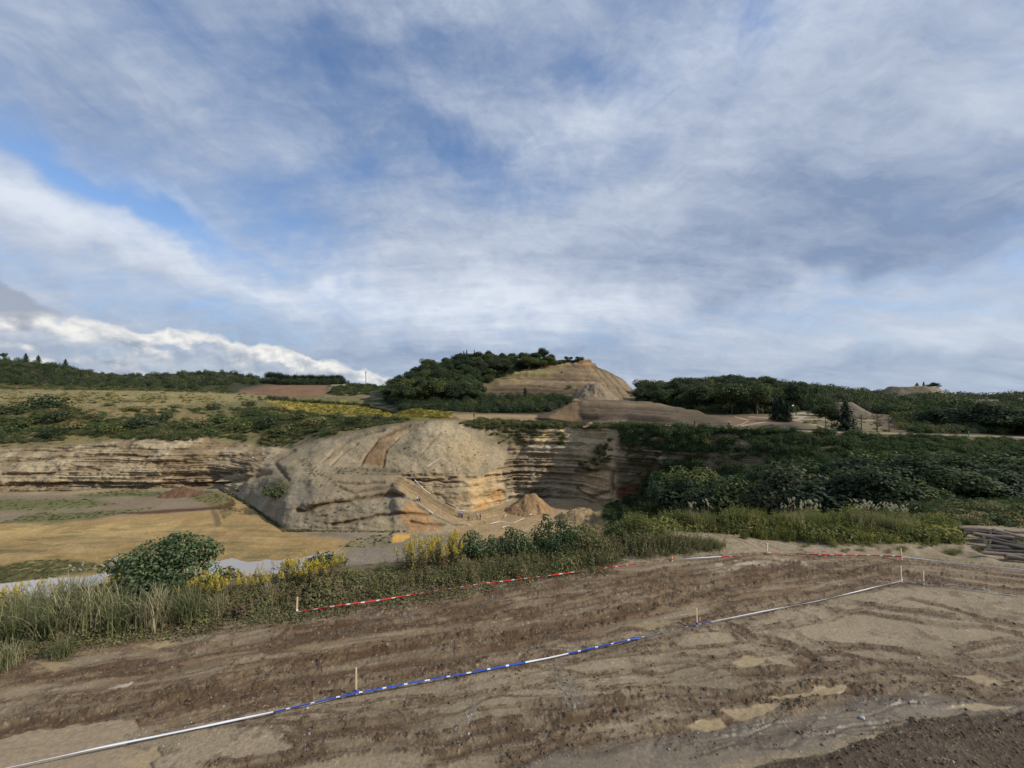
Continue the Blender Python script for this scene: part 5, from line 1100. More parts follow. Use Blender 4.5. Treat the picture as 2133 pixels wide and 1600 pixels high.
for _ in range(2600):
    u = rr.uniform(1300, 2750); k = rr.choice(np.where((TT[:, 0] > 1.0) & (TT[:, 0] < 5.2))[0]); c = int(np.argmin(np.abs(UT - u))); p = PT[k, c]
    if u > 1860 and p[1] < 32.5: continue
    ug.append(tuple(p))
scatter('undergrowth', ug, [rr.uniform(1.0, 2.3) * (1 if p[1] > 45 else .6) for p in ug], CL_TREE[:2] + CL_KUD, 'undergrowth filling the valley under the trees', seed=67, zs=1.15)
nb_ = ridge_wood('forest', 'dark trees behind the row of conifers above the red cut', SL, [([(540, 796), (590, 797.5), (680, 798.5), (725, 795), (725, 800), (680, 802), (590, 802), (545, 798)], 260)], CL_TREE[1:], 4.0, 109, 1.9)
# vine blanket over the right wall
kud = []
for poly, n, cl_ in (([(1285, 886), (1519, 893), (1700, 900), (1950, 908), (2133, 914), (2850, 930), (2850, 1000), (2133, 985), (1900, 985), (1560, 1000), (1500, 975), (1480, 940), (1400, 940), (1300, 925)], 3400, .26),
                     ([(1330, 1060), (1345, 1000), (1390, 965), (1440, 955), (1500, 980), (1560, 985), (1700, 960), (1900, 960), (2300, 960), (2300, 1040), (1900, 1050), (1600, 1070), (1400, 1085)], 1800, .1)):
    kud += [(p, u, y) for p, u, y in spread(SURF, poly, n, 301 + n, clump=cl_, cs=26) if not (1465 < u < 1600 and 940 < y < 985 and RNG.random() < .8)]
scatter('vine_growth', [tuple(p) for p, u, y in kud], [lerp(2.1, 1.0, min(1, max(0, (u - 1300) / 800))) * random.uniform(.6, 1.3) for p, u, y in kud], CL_KUD + CL_TREE[:1], 'kudzu vines blanketing the right pit wall', seed=31, tilt=.35)
rim = []
for poly, n in (([(955, 882), (1000, 872), (1100, 878), (1290, 884), (1290, 894), (1180, 890), (1100, 896), (1000, 892)], 480), ([(1285, 884), (1400, 890), (1390, 905), (1290, 900)], 60), ([(1155, 905), (1170, 900), (1185, 925), (1165, 930)], 10), ([(1205, 960), (1250, 955), (1245, 985), (1208, 985)], 16), ([(1240, 930), (1270, 915), (1275, 960), (1250, 965)], 22)):
    rim += spread(SURF, poly, n, 401 + n)
scatter('rim_scrub', [tuple(p) for p, u, y in rim], [random.uniform(.7, 1.6) for _ in rim], CL_SHRUB + CL_KUD[:1], 'scrub hanging over the rim of the pit', seed=33)
thin_ = spread(SURF, [(1000, 890), (1110, 892), (1100, 930), (1040, 925)], 60, 77) + spread(SURF, [(1285, 895), (1480, 900), (1480, 960), (1390, 960), (1330, 990), (1300, 960)], 420, 78, clump=.25)
scatter('wall_scrub', [tuple(p) for p, u, y in thin_], [random.uniform(.5, 1.1) for _ in thin_], CL_SHRUB[:2] + CL_DRY[:1], 'thin weeds growing on the pit wall', seed=35)
gb = spread(SURF, [(1255, 1075), (1262, 1050), (1300, 1042), (1345, 1058), (1370, 1085), (1310, 1105)], 260, 81)
scatter('grass_bank', [tuple(p) for p, u, y in gb], [random.uniform(.5, 1.0) for _ in gb], CL_KUD, 'smooth green bank below the rusty hollow', seed=36)
# brush on the left slope
ls, ld, ly = [], [], []
LS = [(-700, 930), (-700, 850), (0, 848), (150, 850), (330, 852), (480, 850), (640, 868), (800, 872), (850, 878), (760, 892), (640, 915), (590, 932), (480, 915), (330, 915), (230, 912), (0, 925)]
ls = spread(SURF, LS, 3400, 501, clump=.36, cs=38)
ls += spread(SURF, [(-700, 905), (0, 895), (180, 885), (300, 880), (420, 880), (450, 910), (350, 918), (230, 905), (0, 912)], 900, 502)
ls += spread(SURF, [(480, 850), (560, 848), (700, 868), (860, 872), (760, 890), (620, 905), (500, 900)], 1100, 503)
ls += spread(SURF, [(60, 850), (130, 835), (150, 860), (110, 880), (70, 870)], 60, 504) + spread(SURF, [(0, 828), (150, 822), (300, 824), (560, 828), (560, 836), (300, 838), (0, 845)], 60, 505, clump=.4)
scatter('shrubbery', [tuple(p) for p, u, y in ls], [random.uniform(.9, 2.4) for _ in ls], CL_SHRUB + CL_TREE[:1] + CL_KUD[:1], 'green brush spread over the slope above the left cliff', seed=37, zs=.75)
ld = spread(SURF, [(-700, 935), (-700, 812), (0, 812), (450, 815), (600, 828), (560, 850), (480, 880), (400, 905), (0, 932)], 2600, 511, clump=.25, cs=20)
scatter('dry_grass', [tuple(p) for p, u, y in ld], [random.uniform(.5, 1.5) for _ in ld], CL_DRY, 'dry straw coloured grass on the left slope and field', seed=38, zs=.7)
ly = spread(SURF, [(575, 838), (700, 838), (850, 848), (945, 860), (935, 872), (860, 870), (760, 866), (640, 860)], 1300, 521, clump=.15, cs=16)
scatter('goldenrod_field', [tuple(p) for p, u, y in ly], [random.uniform(.5, 1.1) for _ in ly], CL_YEL, 'yellow flowering weeds in a field behind the promontory', seed=39)
hd = []
for a, b, n, y0_ in ((555, 830, 70, 0), (560, 600, 12, 3)):
    for u in np.linspace(a, b, n): 
        yq = np.interp(u, [555, 640, 760, 830], [832, 838, 846, 852]) - y0_; p = SURF.at(u, yq)
        if p is not None: hd.append(p)
for i, p in enumerate(hd):
    if i % 2: continue
    t = thing('bush', 'small dark tree in the hedge line behind the yellow field', 'bush', p, random.uniform(0, 6), 'bushes behind the yellow field'); o = obj('foliage', CL_TREE[i % 3], t); s = random.uniform(1.6, 2.9); o.scale = (s, s, s * 1.15)
for i, (u, y, w, lab) in enumerate(((443, 853, 30, 'very dark round bush alone on the upper left slope'), (578, 1030, 62, 'olive shrub growing on the grey flank of the promontory'), (1165, 905, 16, 'small dark bush on the pit wall under the rim'), (1168, 925, 26, 'spiky bush on the back wall of the pit'), (1222, 978, 26, 'green bush halfway down the corner scree'),
       (1248, 945, 34, 'dull brown bush on the corner wall'), (345, 905, 26, 'bush drooping over the left cliff edge'), (1215, 1062, 0, ''), (1290, 1092, 46, 'dark round shrub at the foot of the green bank'))):
    if not w: continue
    p = SURF.at(u, y); s = w / F * p.y / 1.5; t = thing('bush', lab, 'bush', p, 1.0); o = obj('foliage', [CL_TREE[1], CL_KUD[1], CL_TREE[0], CL_KUD[0], CL_KUD[1], CL_SHRUB[1], CL_SHRUB[2], None, CL_TREE[2]][i], t); o.scale = (s, s, s * (1.0 if i != 1 else .8))
# pit floor weeds, fringe along the foot of the promontory, dots of scrub on its slope
pf = []
for poly, n in (([(-700, 1062), (0, 1040), (180, 1037), (245, 1050), (160, 1062), (0, 1064)], 300), ([(0, 1090), (60, 1070), (160, 1068), (330, 1058), (210, 1078)], 200), ([(-200, 1200), (0, 1180), (60, 1168), (150, 1166), (225, 1180), (60, 1212), (-200, 1235)], 900),
                ([(160, 1032), (250, 1021), (350, 1024), (340, 1032)], 120), ([(370, 1022), (460, 1022), (492, 1040), (492, 1062), (466, 1082), (455, 1060), (400, 1040)], 180), ([(700, 1140), (760, 1118), (820, 1110), (812, 1132), (760, 1140)], 70)):
    pf += spread(SURF, poly, n, 601 + n, clump=.15, cs=12)
scatter('pit_weeds', [tuple(p) for p, u, y in pf], [random.uniform(.25, .7) for _ in pf], CL_SHRUB + CL_DRY[:1], 'patches of weeds on the ochre pit floor', seed=41, zs=.6)
fr_ = []
for q in np.linspace(0, 1, 420):
    k = q * 5; u = np.interp(k, [0, 1, 2, 3, 4, 5], [480, 520, 556, 592, 680, 850]); y = np.interp(k, [0, 1, 2, 3, 4, 5], [1029, 1052, 1078, 1105, 1107, 1107]); p = SURF.at(u + random.uniform(-3, 3), y + random.uniform(-1.5, 2))
    if p is not None: fr_.append((p, q))
scatter('reed_fringe', [tuple(p) for p, q in fr_], [random.uniform(.35, .85) * (1 if q < .72 else .5) for p, q in fr_], CL_SHRUB + CL_DRY[:1], 'green reeds fringing the foot of the promontory', seed=42)
sd = spread(SURF, [(800, 975), (830, 915), (870, 885), (960, 880), (1010, 940), (1020, 970), (960, 985)], 95, 611) + spread(SURF, [(560, 1010), (640, 985), (760, 1000), (830, 1060), (700, 1085), (620, 1050)], 70, 612) + spread(SURF, [(615, 950), (650, 965), (700, 1000), (640, 990)], 90, 613) + spread(SURF, [(700, 974), (860, 978), (860, 990), (700, 990)], 60, 614)
scatter('slope_tufts', [tuple(p) for p, u, y in sd], [random.uniform(.18, .55) for _ in sd], CL_DRY + CL_SHRUB[:1], 'scattered dry tufts on the sandy promontory', seed=43)
# ---------------------------------------------------------------- plants on the bench
M_BLADE = mat_leaf('blade', (0.100, 0.115, 0.048), (0.260, 0.255, 0.125), (0.36, 0.31, 0.19), .3, trans=.3)
M_STEM = mat_leaf('weed_leaf', (0.070, 0.085, 0.030), (0.185, 0.185, 0.072), (0.20, 0.14, 0.07), .45, trans=.25)
M_BROWNW = mat_leaf('brown_weed', (0.095, 0.080, 0.042), (0.25, 0.205, 0.105), (0.15, 0.165, 0.06), .45, trans=.2)
M_GRNW = mat_leaf('green_weed', (0.065, 0.085, 0.022), (0.19, 0.20, 0.06), (0.30, 0.27, 0.09), .3, trans=.35)
M_GOLD = mat_leaf('gold_flower', (0.36, 0.27, 0.03), (0.60, 0.46, 0.06), trans=.2)
M_PLUME = mat_leaf('plume', (0.38, 0.34, 0.27), (0.58, 0.54, 0.46), trans=.3)
M_BUSH = mat_leaf('bush_leaf', (0.032, 0.058, 0.022), (0.090, 0.135, 0.056), (0.13, 0.165, 0.075), .2, trans=.25)
M_CREEP = mat_leaf('creeper', (0.095, 0.098, 0.040), (0.225, 0.215, 0.095), (0.14, 0.10, 0.06), .4, trans=.2)
def blade_parts(rng, n, L_, w, lean=.5, r0=.12, seg=5, z0=0.0):
    Vs, Fs, Rs = [], [], []; o = 0
    for i in range(n):
        a = rng.uniform(0, 6.28); l = L_ * rng.uniform(.6, 1.1); b = rng.uniform(.15, 1) * lean; p = np.array([rng.normal(0, r0), rng.normal(0, r0), z0])
        dirn = np.array([math.cos(a), math.sin(a), 0]); side = np.array([-math.sin(a), math.cos(a), 0]); th = rng.uniform(0, .25) * lean; rv = rng.random(); V = []
        for k in range(seg + 1):
            t = k / seg; ww = w * (1 - t) ** .7 * .5 + .0008; V += [p - side * ww, p + side * ww]
            ang = th + b * 1.9 * t * t; p = p + (dirn * math.sin(ang) + np.array([0, 0, 1]) * math.cos(ang)) * l / seg
        Vs.append(np.array(V)); Fs.append(np.array([(2 * k, 2 * k + 1, 2 * k + 3, 2 * k + 2) for k in range(seg)]) + 0); Rs.append(np.full(len(V), rv))
    return [(Vs[i], Fs[i], Rs[i]) for i in range(n)]
def weed_parts(rng, nst, h, leaf, nl, spread_=.25, top=None):
    P_, T_ = [], []
    for i in range(nst):
        x, y = rng.normal(0, spread_), rng.normal(0, spread_); hh = h * rng.uniform(.65, 1.1); lx, ly = rng.normal(0, .12, 2) * hh
        v, f = tube([(x, y, 0), (x + lx * .4, y + ly * .4, hh * .5), (x + lx, y + ly, hh)], .006, .003, 3); P_.append((v, f, np.full(len(v), .25)))
        z = rng.uniform(.1, .97, nl); a = rng.uniform(0, 6.28, nl); c = np.stack([x + lx * z + np.cos(a) * leaf * .8, y + ly * z + np.sin(a) * leaf * .8, z * hh], 1)
        nn = np.stack([np.cos(a) * .6, np.sin(a) * .6, np.full(nl, 1.)], 1) + rng.normal(size=(nl, 3)) * .35
        P_.append(diamond_leaves(c, nn, leaf * rng.uniform(.6, 1.3, nl) * (1.1 - .5 * z), .3, rng, droop=.6))
        T_.append((x + lx, y + ly, hh))
    return P_, T_
def gold_parts(rng, T_):
    out_ = []
    for (x, y, z) in T_:
        n = 55; t = rng.random(n); a = rng.uniform(0, 6.28, n); r_ = .085 * (1 - t) * rng.uniform(.3, 1.1, n) + .008
        c = np.stack([x + np.cos(a) * r_, y + np.sin(a) * r_, z - .12 + t * .26], 1); out_.append(diamond_leaves(c, rng.normal(size=(n, 3)) + (0, 0, 1), .020, .7, rng))
    return out_
GOLD = []
for i in range(3):
    r_ = rg(700 + i); P_, T_ = weed_parts(r_, 6, 1.15, .075, 34, .2); GOLD.append((mesh_leaf('stems', P_, M_STEM),) + tuple(mesh_leaf('flower_head', gold_parts(r_, [q]), M_GOLD) for q in T_))
SUS = [mesh_leaf('blades', blade_parts(rg(710 + i), 210, 1.42, .026, 1.45, .2, 7), M_BLADE) for i in range(3)]
def plume_parts(rng, n, h, r0=.2):
    st, pl_ = [], []
    for i in range(n):
        x, y = rng.normal(0, r0, 2); lx, ly = rng.normal(0, .14, 2); hh = h * rng.uniform(.85, 1.1)
        v, f = tube([(x, y, 0), (x + lx * .5, y + ly * .5, hh * .6), (x + lx, y + ly, hh)], .005, .003, 3); st.append((v, f, np.full(len(v), .8)))
        k = 26; t = rng.random(k); a = rng.uniform(0, 6.28, k); c = np.stack([x + lx + t * .10 + np.cos(a) * .02, y + ly + np.sin(a) * .02, hh - .02 + t * .16 - t * t * .03], 1)
        pl_.append(diamond_leaves(c, rng.normal(size=(k, 3)), .030, .4, rng))
    return st, pl_
PLU = []
for i in range(2):
    a_, b_ = plume_parts(rg(720 + i), 7, 1.65); PLU.append((mesh_leaf('blades', blade_parts(rg(725 + i), 120, 1.35, .020, .8, .16, 6) + a_, M_BLADE),) + tuple(mesh_leaf('plume', [q], M_PLUME) for q in b_))
WB = [mesh_leaf('clump', weed_parts(rg(730 + i), 9, .62, .05, 24, .26)[0], M_BROWNW) for i in range(3)]
WG = [mesh_leaf('clump', weed_parts(rg(740 + i), 10, 1.05, .085, 30, .28)[0] + blade_parts(rg(745 + i), 45, .9, .018, .7, .25), M_GRNW) for i in range(3)]
GR = [mesh_leaf('clump', blade_parts(rg(750 + i), 80, .42, .010, .9, .12), M_BROWNW if i else M_BLADE) for i in range(2)]
CLW = [clump_mesh(770 + i, [M_BROWNW, M_STEM, M_CREEP][i % 3], 520, .075, .9, 5, .5) for i in range(3)]
def creep(seed, n=110):
    r_ = rg(seed); c = np.stack([r_.normal(0, .22, n), r_.normal(0, .22, n), r_.uniform(.01, .10, n)], 1); return mesh_leaf('clump', [diamond_leaves(c, r_.normal(size=(n, 3)) * .45 + (0, 0, 1), .034 * r_.uniform(.6, 1.3, n), .6, r_)], M_CREEP)
CRP = [creep(760 + i) for i in range(3)]

def stand(name, label, cat, u, y, s, meshes, group=None, parts=('stems', 'flowers')):
    p = gnd(u, y, -.02); t = thing(name, label, cat, p, random.uniform(0, 6.28), group)
    for me_ in meshes: o = obj(me_.name.split('.')[0], me_, t); o.scale = (s, s, s)
    return t
# silver grass clumps along the left verge
for i, (u, y, s, lab) in enumerate(((-60, 1372, 1.0, 'silver grass clump cut by the left edge of the view'), (35, 1335, .95, 'silver grass clump at the left edge below the goldenrod'), (120, 1330, 1.05, 'wide arching silver grass clump at the front of the left verge'), (195, 1312, 1.15, 'tallest arching silver grass clump left of the big bush'),
       (262, 1312, .9, 'silver grass clump in front of the small lobe of the big bush'), (325, 1300, .95, 'silver grass clump in front of the middle of the big bush'), (395, 1296, .9, 'pale silver grass clump below the right end of the big bush'), (455, 1283, .62, 'low silver grass clump left of the dark weed gap'),
       (565, 1250, .55, 'small upright silver grass tuft in front of the goldenrod wall'), (70, 1296, .95, 'silver grass clump behind the front row at the left'), (150, 1280, 1.0, 'silver grass clump beside the pale water'), (238, 1275, .95, 'silver grass clump just left of the big bush trunk'), (20, 1390, .55, 'short green grass tuft at the lower left edge'), (130, 1368, .5, 'short tuft at the mud edge on the left'))):
    stand('silver_grass', lab, 'grass clump', u, y, s, [SUS[i % 3]], 'silver grass clumps on the left verge')
for i, (u, y, s, lab) in enumerate(((238, 1262, .85, 'plume grass left of the big bush'), (165, 1262, .8, 'plume grass before the pale water'), (395, 1275, .75, 'feathery plume grass right below the big bush'), (905, 1172, .8, 'single white plume grass left of the centre goldenrod'))):
    stand('plume_grass', lab, 'grass clump', u, y, s, PLU[i % 2], 'plume grass on the left verge')
gp = []
rq = rg(31)
def patch(poly, n, lab, grp, smin, smax, protos, name='goldenrod_plant', cat='plant'):
    for u, y in in_poly(poly, n, rq): stand(name, lab, cat, u, y, rq.uniform(smin, smax), protos[int(rq.integers(len(protos)))], grp)
patch([(-150, 1290), (0, 1275), (110, 1262), (120, 1280), (0, 1312), (-150, 1330)], 13, 'goldenrod with yellow plumes in the patch at the left edge', 'goldenrod at the left edge', .75, 1.0, GOLD)
patch([(190, 1262), (280, 1250), (290, 1262), (200, 1275)], 6, 'goldenrod with yellow plumes just left of the big bush', 'goldenrod left of the big bush', .7, .9, GOLD)
patch([(370, 1262), (500, 1240), (560, 1236), (560, 1250), (460, 1262), (380, 1275)], 17, 'goldenrod with yellow plumes in front of the right end of the big bush', 'goldenrod before the big bush', .65, .9, GOLD)
patch([(580, 1228), (700, 1208), (705, 1220), (590, 1240)], 16, 'goldenrod in the dense wall of stems beside the white water', 'goldenrod wall beside the water', .75, .95, GOLD)
patch([(835, 1186), (950, 1172), (955, 1188), (840, 1200)], 17, 'goldenrod with tall yellow plumes left of the centre shrubs', 'goldenrod left of the centre shrubs', .9, 1.15, GOLD)
patch([(1060, 1160), (1120, 1152), (1125, 1162), (1070, 1170)], 4, 'goldenrod among the centre shrubs', 'goldenrod among the shrubs', .5, .7, GOLD)
patch([(1850, 1114), (1900, 1112), (1905, 1120), (1855, 1122)], 4, 'white plumed grass at the right end of the weed band', 'plume grass at the right end of the weed band', .8, .9, PLU, 'plume_grass', 'grass clump')
patch([(1610, 1110), (1700, 1110), (1700, 1118), (1620, 1118)], 6, 'white plumed grass left of centre in the weed band', 'plume grass left in the weed band', .85, 1.0, PLU, 'plume_grass', 'grass clump')
patch([(1750, 1112), (1840, 1112), (1840, 1120), (1760, 1120)], 7, 'white plumed grass in the middle of the weed band', 'plume grass mid weed band', .85, .98, PLU, 'plume_grass', 'grass clump')
patch([(1400, 1100), (1480, 1100), (1480, 1106), (1400, 1106)], 3, 'white plumed grass at the left end of the weed band', 'plume grass left end of the weed band', .75, .9, PLU, 'plume_grass', 'grass clump')
def scat2(name, polys, smin, smax, protos, label, seed, zs=1.0, clump=0, cs=20):
    P_, S_ = [], []; rr = rg(seed)
    for poly, n in polys:
        for u, y in in_poly(poly, n, rr):
            if clump and vn(np.array([u / cs]), np.array([y / cs * 1.6]), seed=seed)[0] < clump: continue
            p = NS.at(u, y)
            if p is not None: P_.append((p.x, p.y, p.z - .02)); S_.append(rr.uniform(smin, smax) * (.55 + .85 * float(vn(np.array([u / 34]), np.array([y / 16]), seed=seed)[0])))
    return scatter(name, P_, S_, protos, label, seed=seed, zs=zs, tilt=.12)
VERGE = [(-300, 1400), (0, 1345), (300, 1308), (500, 1280), (640, 1258), (1000, 1212), (1230, 1180), (1300, 1150), (1290, 1118), (1120, 1136), (900, 1172), (600, 1218), (300, 1245), (0, 1270), (-300, 1300)]
scat2('weeds', [(VERGE, 1100)], .34, .85, WB + CRP[:1] + GR, 'brown and green weeds filling the verge of the bench', 801, clump=.22)
scat2('leafy_weeds', [(VERGE, 800)], .28, .62, CLW, 'low leafy weeds between the taller stems of the verge', 811, clump=.2)
scat2('creeping_weeds', [([(-300, 1430), (0, 1372), (300, 1330), (620, 1285), (1000, 1232), (1260, 1190), (1300, 1150), (1000, 1195), (600, 1250), (0, 1335)], 1500)], .5, 1.1, CRP, 'creeping small leaved weeds at the mud edge', 802, clump=.42, cs=14)
scat2('dry_grass', [([(880, 1215), (1000, 1180), (1150, 1165), (1300, 1130), (1330, 1145), (1270, 1172), (1000, 1205)], 700), ([(1290, 1158), (1340, 1135), (1420, 1125), (1520, 1138), (1480, 1148), (1400, 1156)], 230)], .4, 1.0, GR + WB[:2] + CRP[:1], 'dry brownish grass below the centre shrubs', 803, clump=.2)
scat2('weed_band', [([(1255, 1135), (1300, 1108), (1400, 1092), (1700, 1096), (1985, 1104), (1992, 1118), (1800, 1124), (1600, 1112), (1400, 1102), (1310, 1128)], 560)], .48, .98, WG + WB[:1], 'tall yellow green weeds banding the bench edge on the right', 804)
scat2('weed_band', [([(1255, 1135), (1300, 1108), (1400, 1092), (1700, 1096), (1985, 1104), (1992, 1122), (1800, 1128), (1600, 1116), (1400, 1104), (1310, 1130)], 340)], .4, .95, [clump_mesh(780 + i, M_GRNW, 520, .085, .9, 5, .45) for i in range(3)], 'leafy mounds within the weed band', 814)
scat2('weed_band', [([(1540, 1120), (1600, 1114), (1800, 1126), (1990, 1120), (2010, 1130), (1800, 1136), (1600, 1126)], 160), ([(1250, 1140), (1320, 1118), (1400, 1104), (1390, 1112), (1300, 1140)], 60)], .25, .5, WG + GR, 'short grass along the front of the weed band', 805)
scat2('bench_stubble', [([(1640, 1150), (2133, 1160), (2300, 1180), (2300, 1130), (2000, 1128), (1700, 1128)], 240)], .25, .6, GR, 'thin stubble on the dry ground before the logs', 806, clump=.45)
# slope under the bench rim
dsl = []
rr = rg(55)
for _ in range(900):
    c = int(rr.integers(0, len(UT))); k = int(rr.integers(1, int(np.sum(TT[:, 0] < 1.0)))); dsl.append(tuple(PT[k, c]))
scatter('slope_scrub', dsl, [rr.uniform(.5, 1.3) for _ in dsl], CL_SHRUB + CL_DRY[:1] + CL_KUD[:1], 'scrub on the slope dropping from the bench', seed=56)
lb = []
for _ in range(800):
    u = rr.uniform(1960, 2700); d = rr.uniform(21.5, 31) if u > 2050 else rr.uniform(21.5, 25); c = int(np.argmin(np.abs(SURF.U - u))); z = float(np.interp(d, SURF.P[:, c, 1], SURF.P[:, c, 2])); lb.append(((u - CU) / F * d, d, z - .1))
scatter('lane_scrub', lb, [rr.uniform(.5, .95) for _ in lb], CL_SHRUB + CL_KUD[:1], 'scrub between the logs and the lane', seed=57)
lf = spread(SURF, [(1790, 1068), (1900, 1050), (2000, 1055), (2133, 1050), (2400, 1048), (2400, 1064), (2133, 1062), (2000, 1060), (1880, 1068), (1820, 1082)], 320, 58)
scatter('lane_scrub', [tuple(p) for p, u, y in lf], [rr.uniform(.3, .8) for _ in lf], CL_SHRUB + CL_DRY[:1], 'yellowish grass on the far side of the lane', seed=59)

# bushes made of their own leaf masses and stems
def bush(name, label, u, y, lobes, n, leaf, mat, seed, sc=1.0, group=None, stems=7, d_off=0.0, surf=None):
    p = gnd(u, y, -.03) if surf is None else surf.at(u, y); p = Vector(p); k = F / p.y
    L = [((lx - u) / k, oy, (y - ly) / k, rx / k, rx / k * .8, ry / k) for (lx, ly, rx, ry, oy) in lobes]; r_ = rg(seed)
    t = thing(name, label, 'bush' if 'tree' not in name else 'tree', p, 0, group)
    obj('foliage', mesh_leaf('foliage', crown_parts(L, n, leaf, r_, up=.5, asp=.72, inner=.2), mat), t)
    S = []
    for l in L: S.append(tube([(0, 0, -.05), (l[0] * .4, l[1] * .4, l[2] * .35), (l[0] * .9, l[1], l[2] * .9)], .035, .008, 5))
    V, Fc, _ = join(S); obj('stem', mesh_np('stem', V, Fc, M_BARK, smooth=True), t)
    return t
bush('bush', 'large dense dark green bush leaning right on the left verge', 345, 1245, [(345, 1175, 70, 48, 0), (390, 1150, 45, 38, .1), (372, 1135, 34, 24, 0), (430, 1142, 24, 20, 0), (440, 1150, 17, 16, .2), (300, 1178, 40, 26, -.1), (255, 1176, 34, 20, 0), (235, 1182, 20, 16, .1), (330, 1210, 75, 36, -.2), (400, 1190, 52, 38, -.15), (330, 1155, 36, 24, 0), (290, 1195, 40, 20, -.2), (375, 1225, 50, 24, -.3), (365, 1120, 16, 10, 0)], 9500, .052, M_BUSH, 901)
bush('shrub', 'small rounded shrub standing apart at the left of the centre shrubs', 985, 1168, [(985, 1130, 26, 24, 0), (972, 1142, 20, 16, 0), (1002, 1145, 20, 18, 0), (980, 1116, 13, 12, 0)], 1500, .045, M_BUSH, 902)
bush('shrub', 'narrow young shrub between the rounded and the spiky one', 1027, 1168, [(1027, 1142, 15, 22, 0), (1026, 1122, 8, 12, 0), (1035, 1150, 16, 14, 0)], 700, .042, M_BUSH, 903)
bush('shrub', 'spiky dark shrub left of the tall centre shrub', 1068, 1165, [(1068, 1130, 26, 26, 0), (1062, 1110, 10, 14, 0), (1085, 1125, 18, 20, 0), (1050, 1142, 22, 18, 0), (1095, 1140, 24, 20, 0)], 2000, .045, M_BUSH, 904)
bush('shrub', 'tallest dark shrub of the centre group with upright tips', 1150, 1160, [(1150, 1118, 36, 32, 0), (1140, 1088, 12, 18, 0), (1172, 1088, 10, 17, 0), (1180, 1108, 26, 24, 0), (1125, 1115, 22, 24, 0), (1160, 1135, 46, 26, 0), (1135, 1075, 6, 9, 0)], 3600, .045, M_BUSH, 905)
bush('shrub', 'spreading shrub right of the tallest centre shrub', 1212, 1152, [(1212, 1118, 30, 20, 0), (1235, 1128, 30, 18, 0), (1195, 1130, 30, 20, 0), (1255, 1135, 22, 14, 0)], 2200, .045, M_SHRUB, 906)
bush('shrub', 'dark rounded shrub at the left end of the weed band', 1288, 1128, [(1288, 1105, 20, 18, 0), (1300, 1112, 20, 16, 0), (1275, 1115, 16, 12, 0)], 1300, .045, M_TREE, 907)
# ---------------------------------------------------------------- stakes and barrier tape
def box_mesh(name, sx, sy, sz, mat, z0=0.0, taper=1.0, bev=0.15, loc=(0, 0, 0)):
    bm = bmesh.new(); bmesh.ops.create_cube(bm, size=1.0)
    for v in bm.verts:
        k = taper if v.co.z > 0 else 1.0; v.co = Vector((v.co.x * sx * k + loc[0], v.co.y * sy * k + loc[1], (v.co.z + .5) * sz + z0 + loc[2]))
    if bev: bmesh.ops.bevel(bm, geom=bm.edges[:], offset=min(sx, sy, sz) * bev, segments=2, affect='EDGES')
    me = bpy.data.meshes.new(name); bm.to_mesh(me); bm.free(); me.materials.append(mat); return me
M_WOOD = mat_plain('stake_wood', (0.66, 0.50, 0.31), .75, .2, 40)
M_TAPEW = mat_plain('tape_white', (0.72, 0.72, 0.74), .45, .08, 20); M_TAPEB = mat_plain('tape_blue', (0.030, 0.085, 0.42), .45, .1, 20); M_TAPER = mat_plain('tape_red', (0.78, 0.05, 0.05), .45, .1, 20)
def stake(label, u, y0, y1, tilt=0.0, knot=None):
    """u, top row, foot row"""
    p = gnd(u, y1 + 1); h = (y1 - y0) / F * p.y; t = thing('wooden_stake', label, 'stake', p, .35, 'wooden stakes carrying the tape')
    t.rotation_euler = (tilt * .5, tilt, t.rotation_euler.z)
    obj('shaft', box_mesh('shaft', max(.042, .0042 * p.y), .03, h + .12, M_WOOD, -.12, .9), t)
    bm = bmesh.new(); bmesh.ops.create_icosphere(bm, subdivisions=2, radius=.035)
    for v in bm.verts: v.co *= 0.8 + .5 * float(vn(np.array([v.co.x * 60]), np.array([v.co.y * 60]), np.array([v.co.z * 60]), 3)[0]); v.co.z += .10
    me = bpy.data.meshes.new('knot'); bm.to_mesh(me); bm.free(); me.materials.append(knot or M_TAPEW); obj('knot', me, t)
    return t
stake('nearest wooden stake, tied to the blue tape at lower left', 742, 1390, 1446, 0.0, M_TAPEB)
stake('wooden stake on the blue tape right of the image middle', 1452, 1266, 1304, -.03, M_TAPEB)
stake('wooden stake at the corner where the blue tape turns', 1879, 1178, 1212, -.05, M_TAPEW)
stake('wooden stake just right of the blue tape corner', 1924, 1188, 1217, -.03, M_TAPEB)
stake('leftmost wooden stake where the red tape starts', 618, 1243, 1277, .05, M_TAPEW)
stake('wooden stake at the bend of the red tape', 1598, 1131, 1153, 0, M_TAPER)
stake('wooden stake where the red tape changes to plain white', 1879, 1142, 1166, -.06, M_TAPEW)
stake('short stake stub midway on the red tape before the white stretch', 1400, 1160, 1168, 0, M_TAPER)
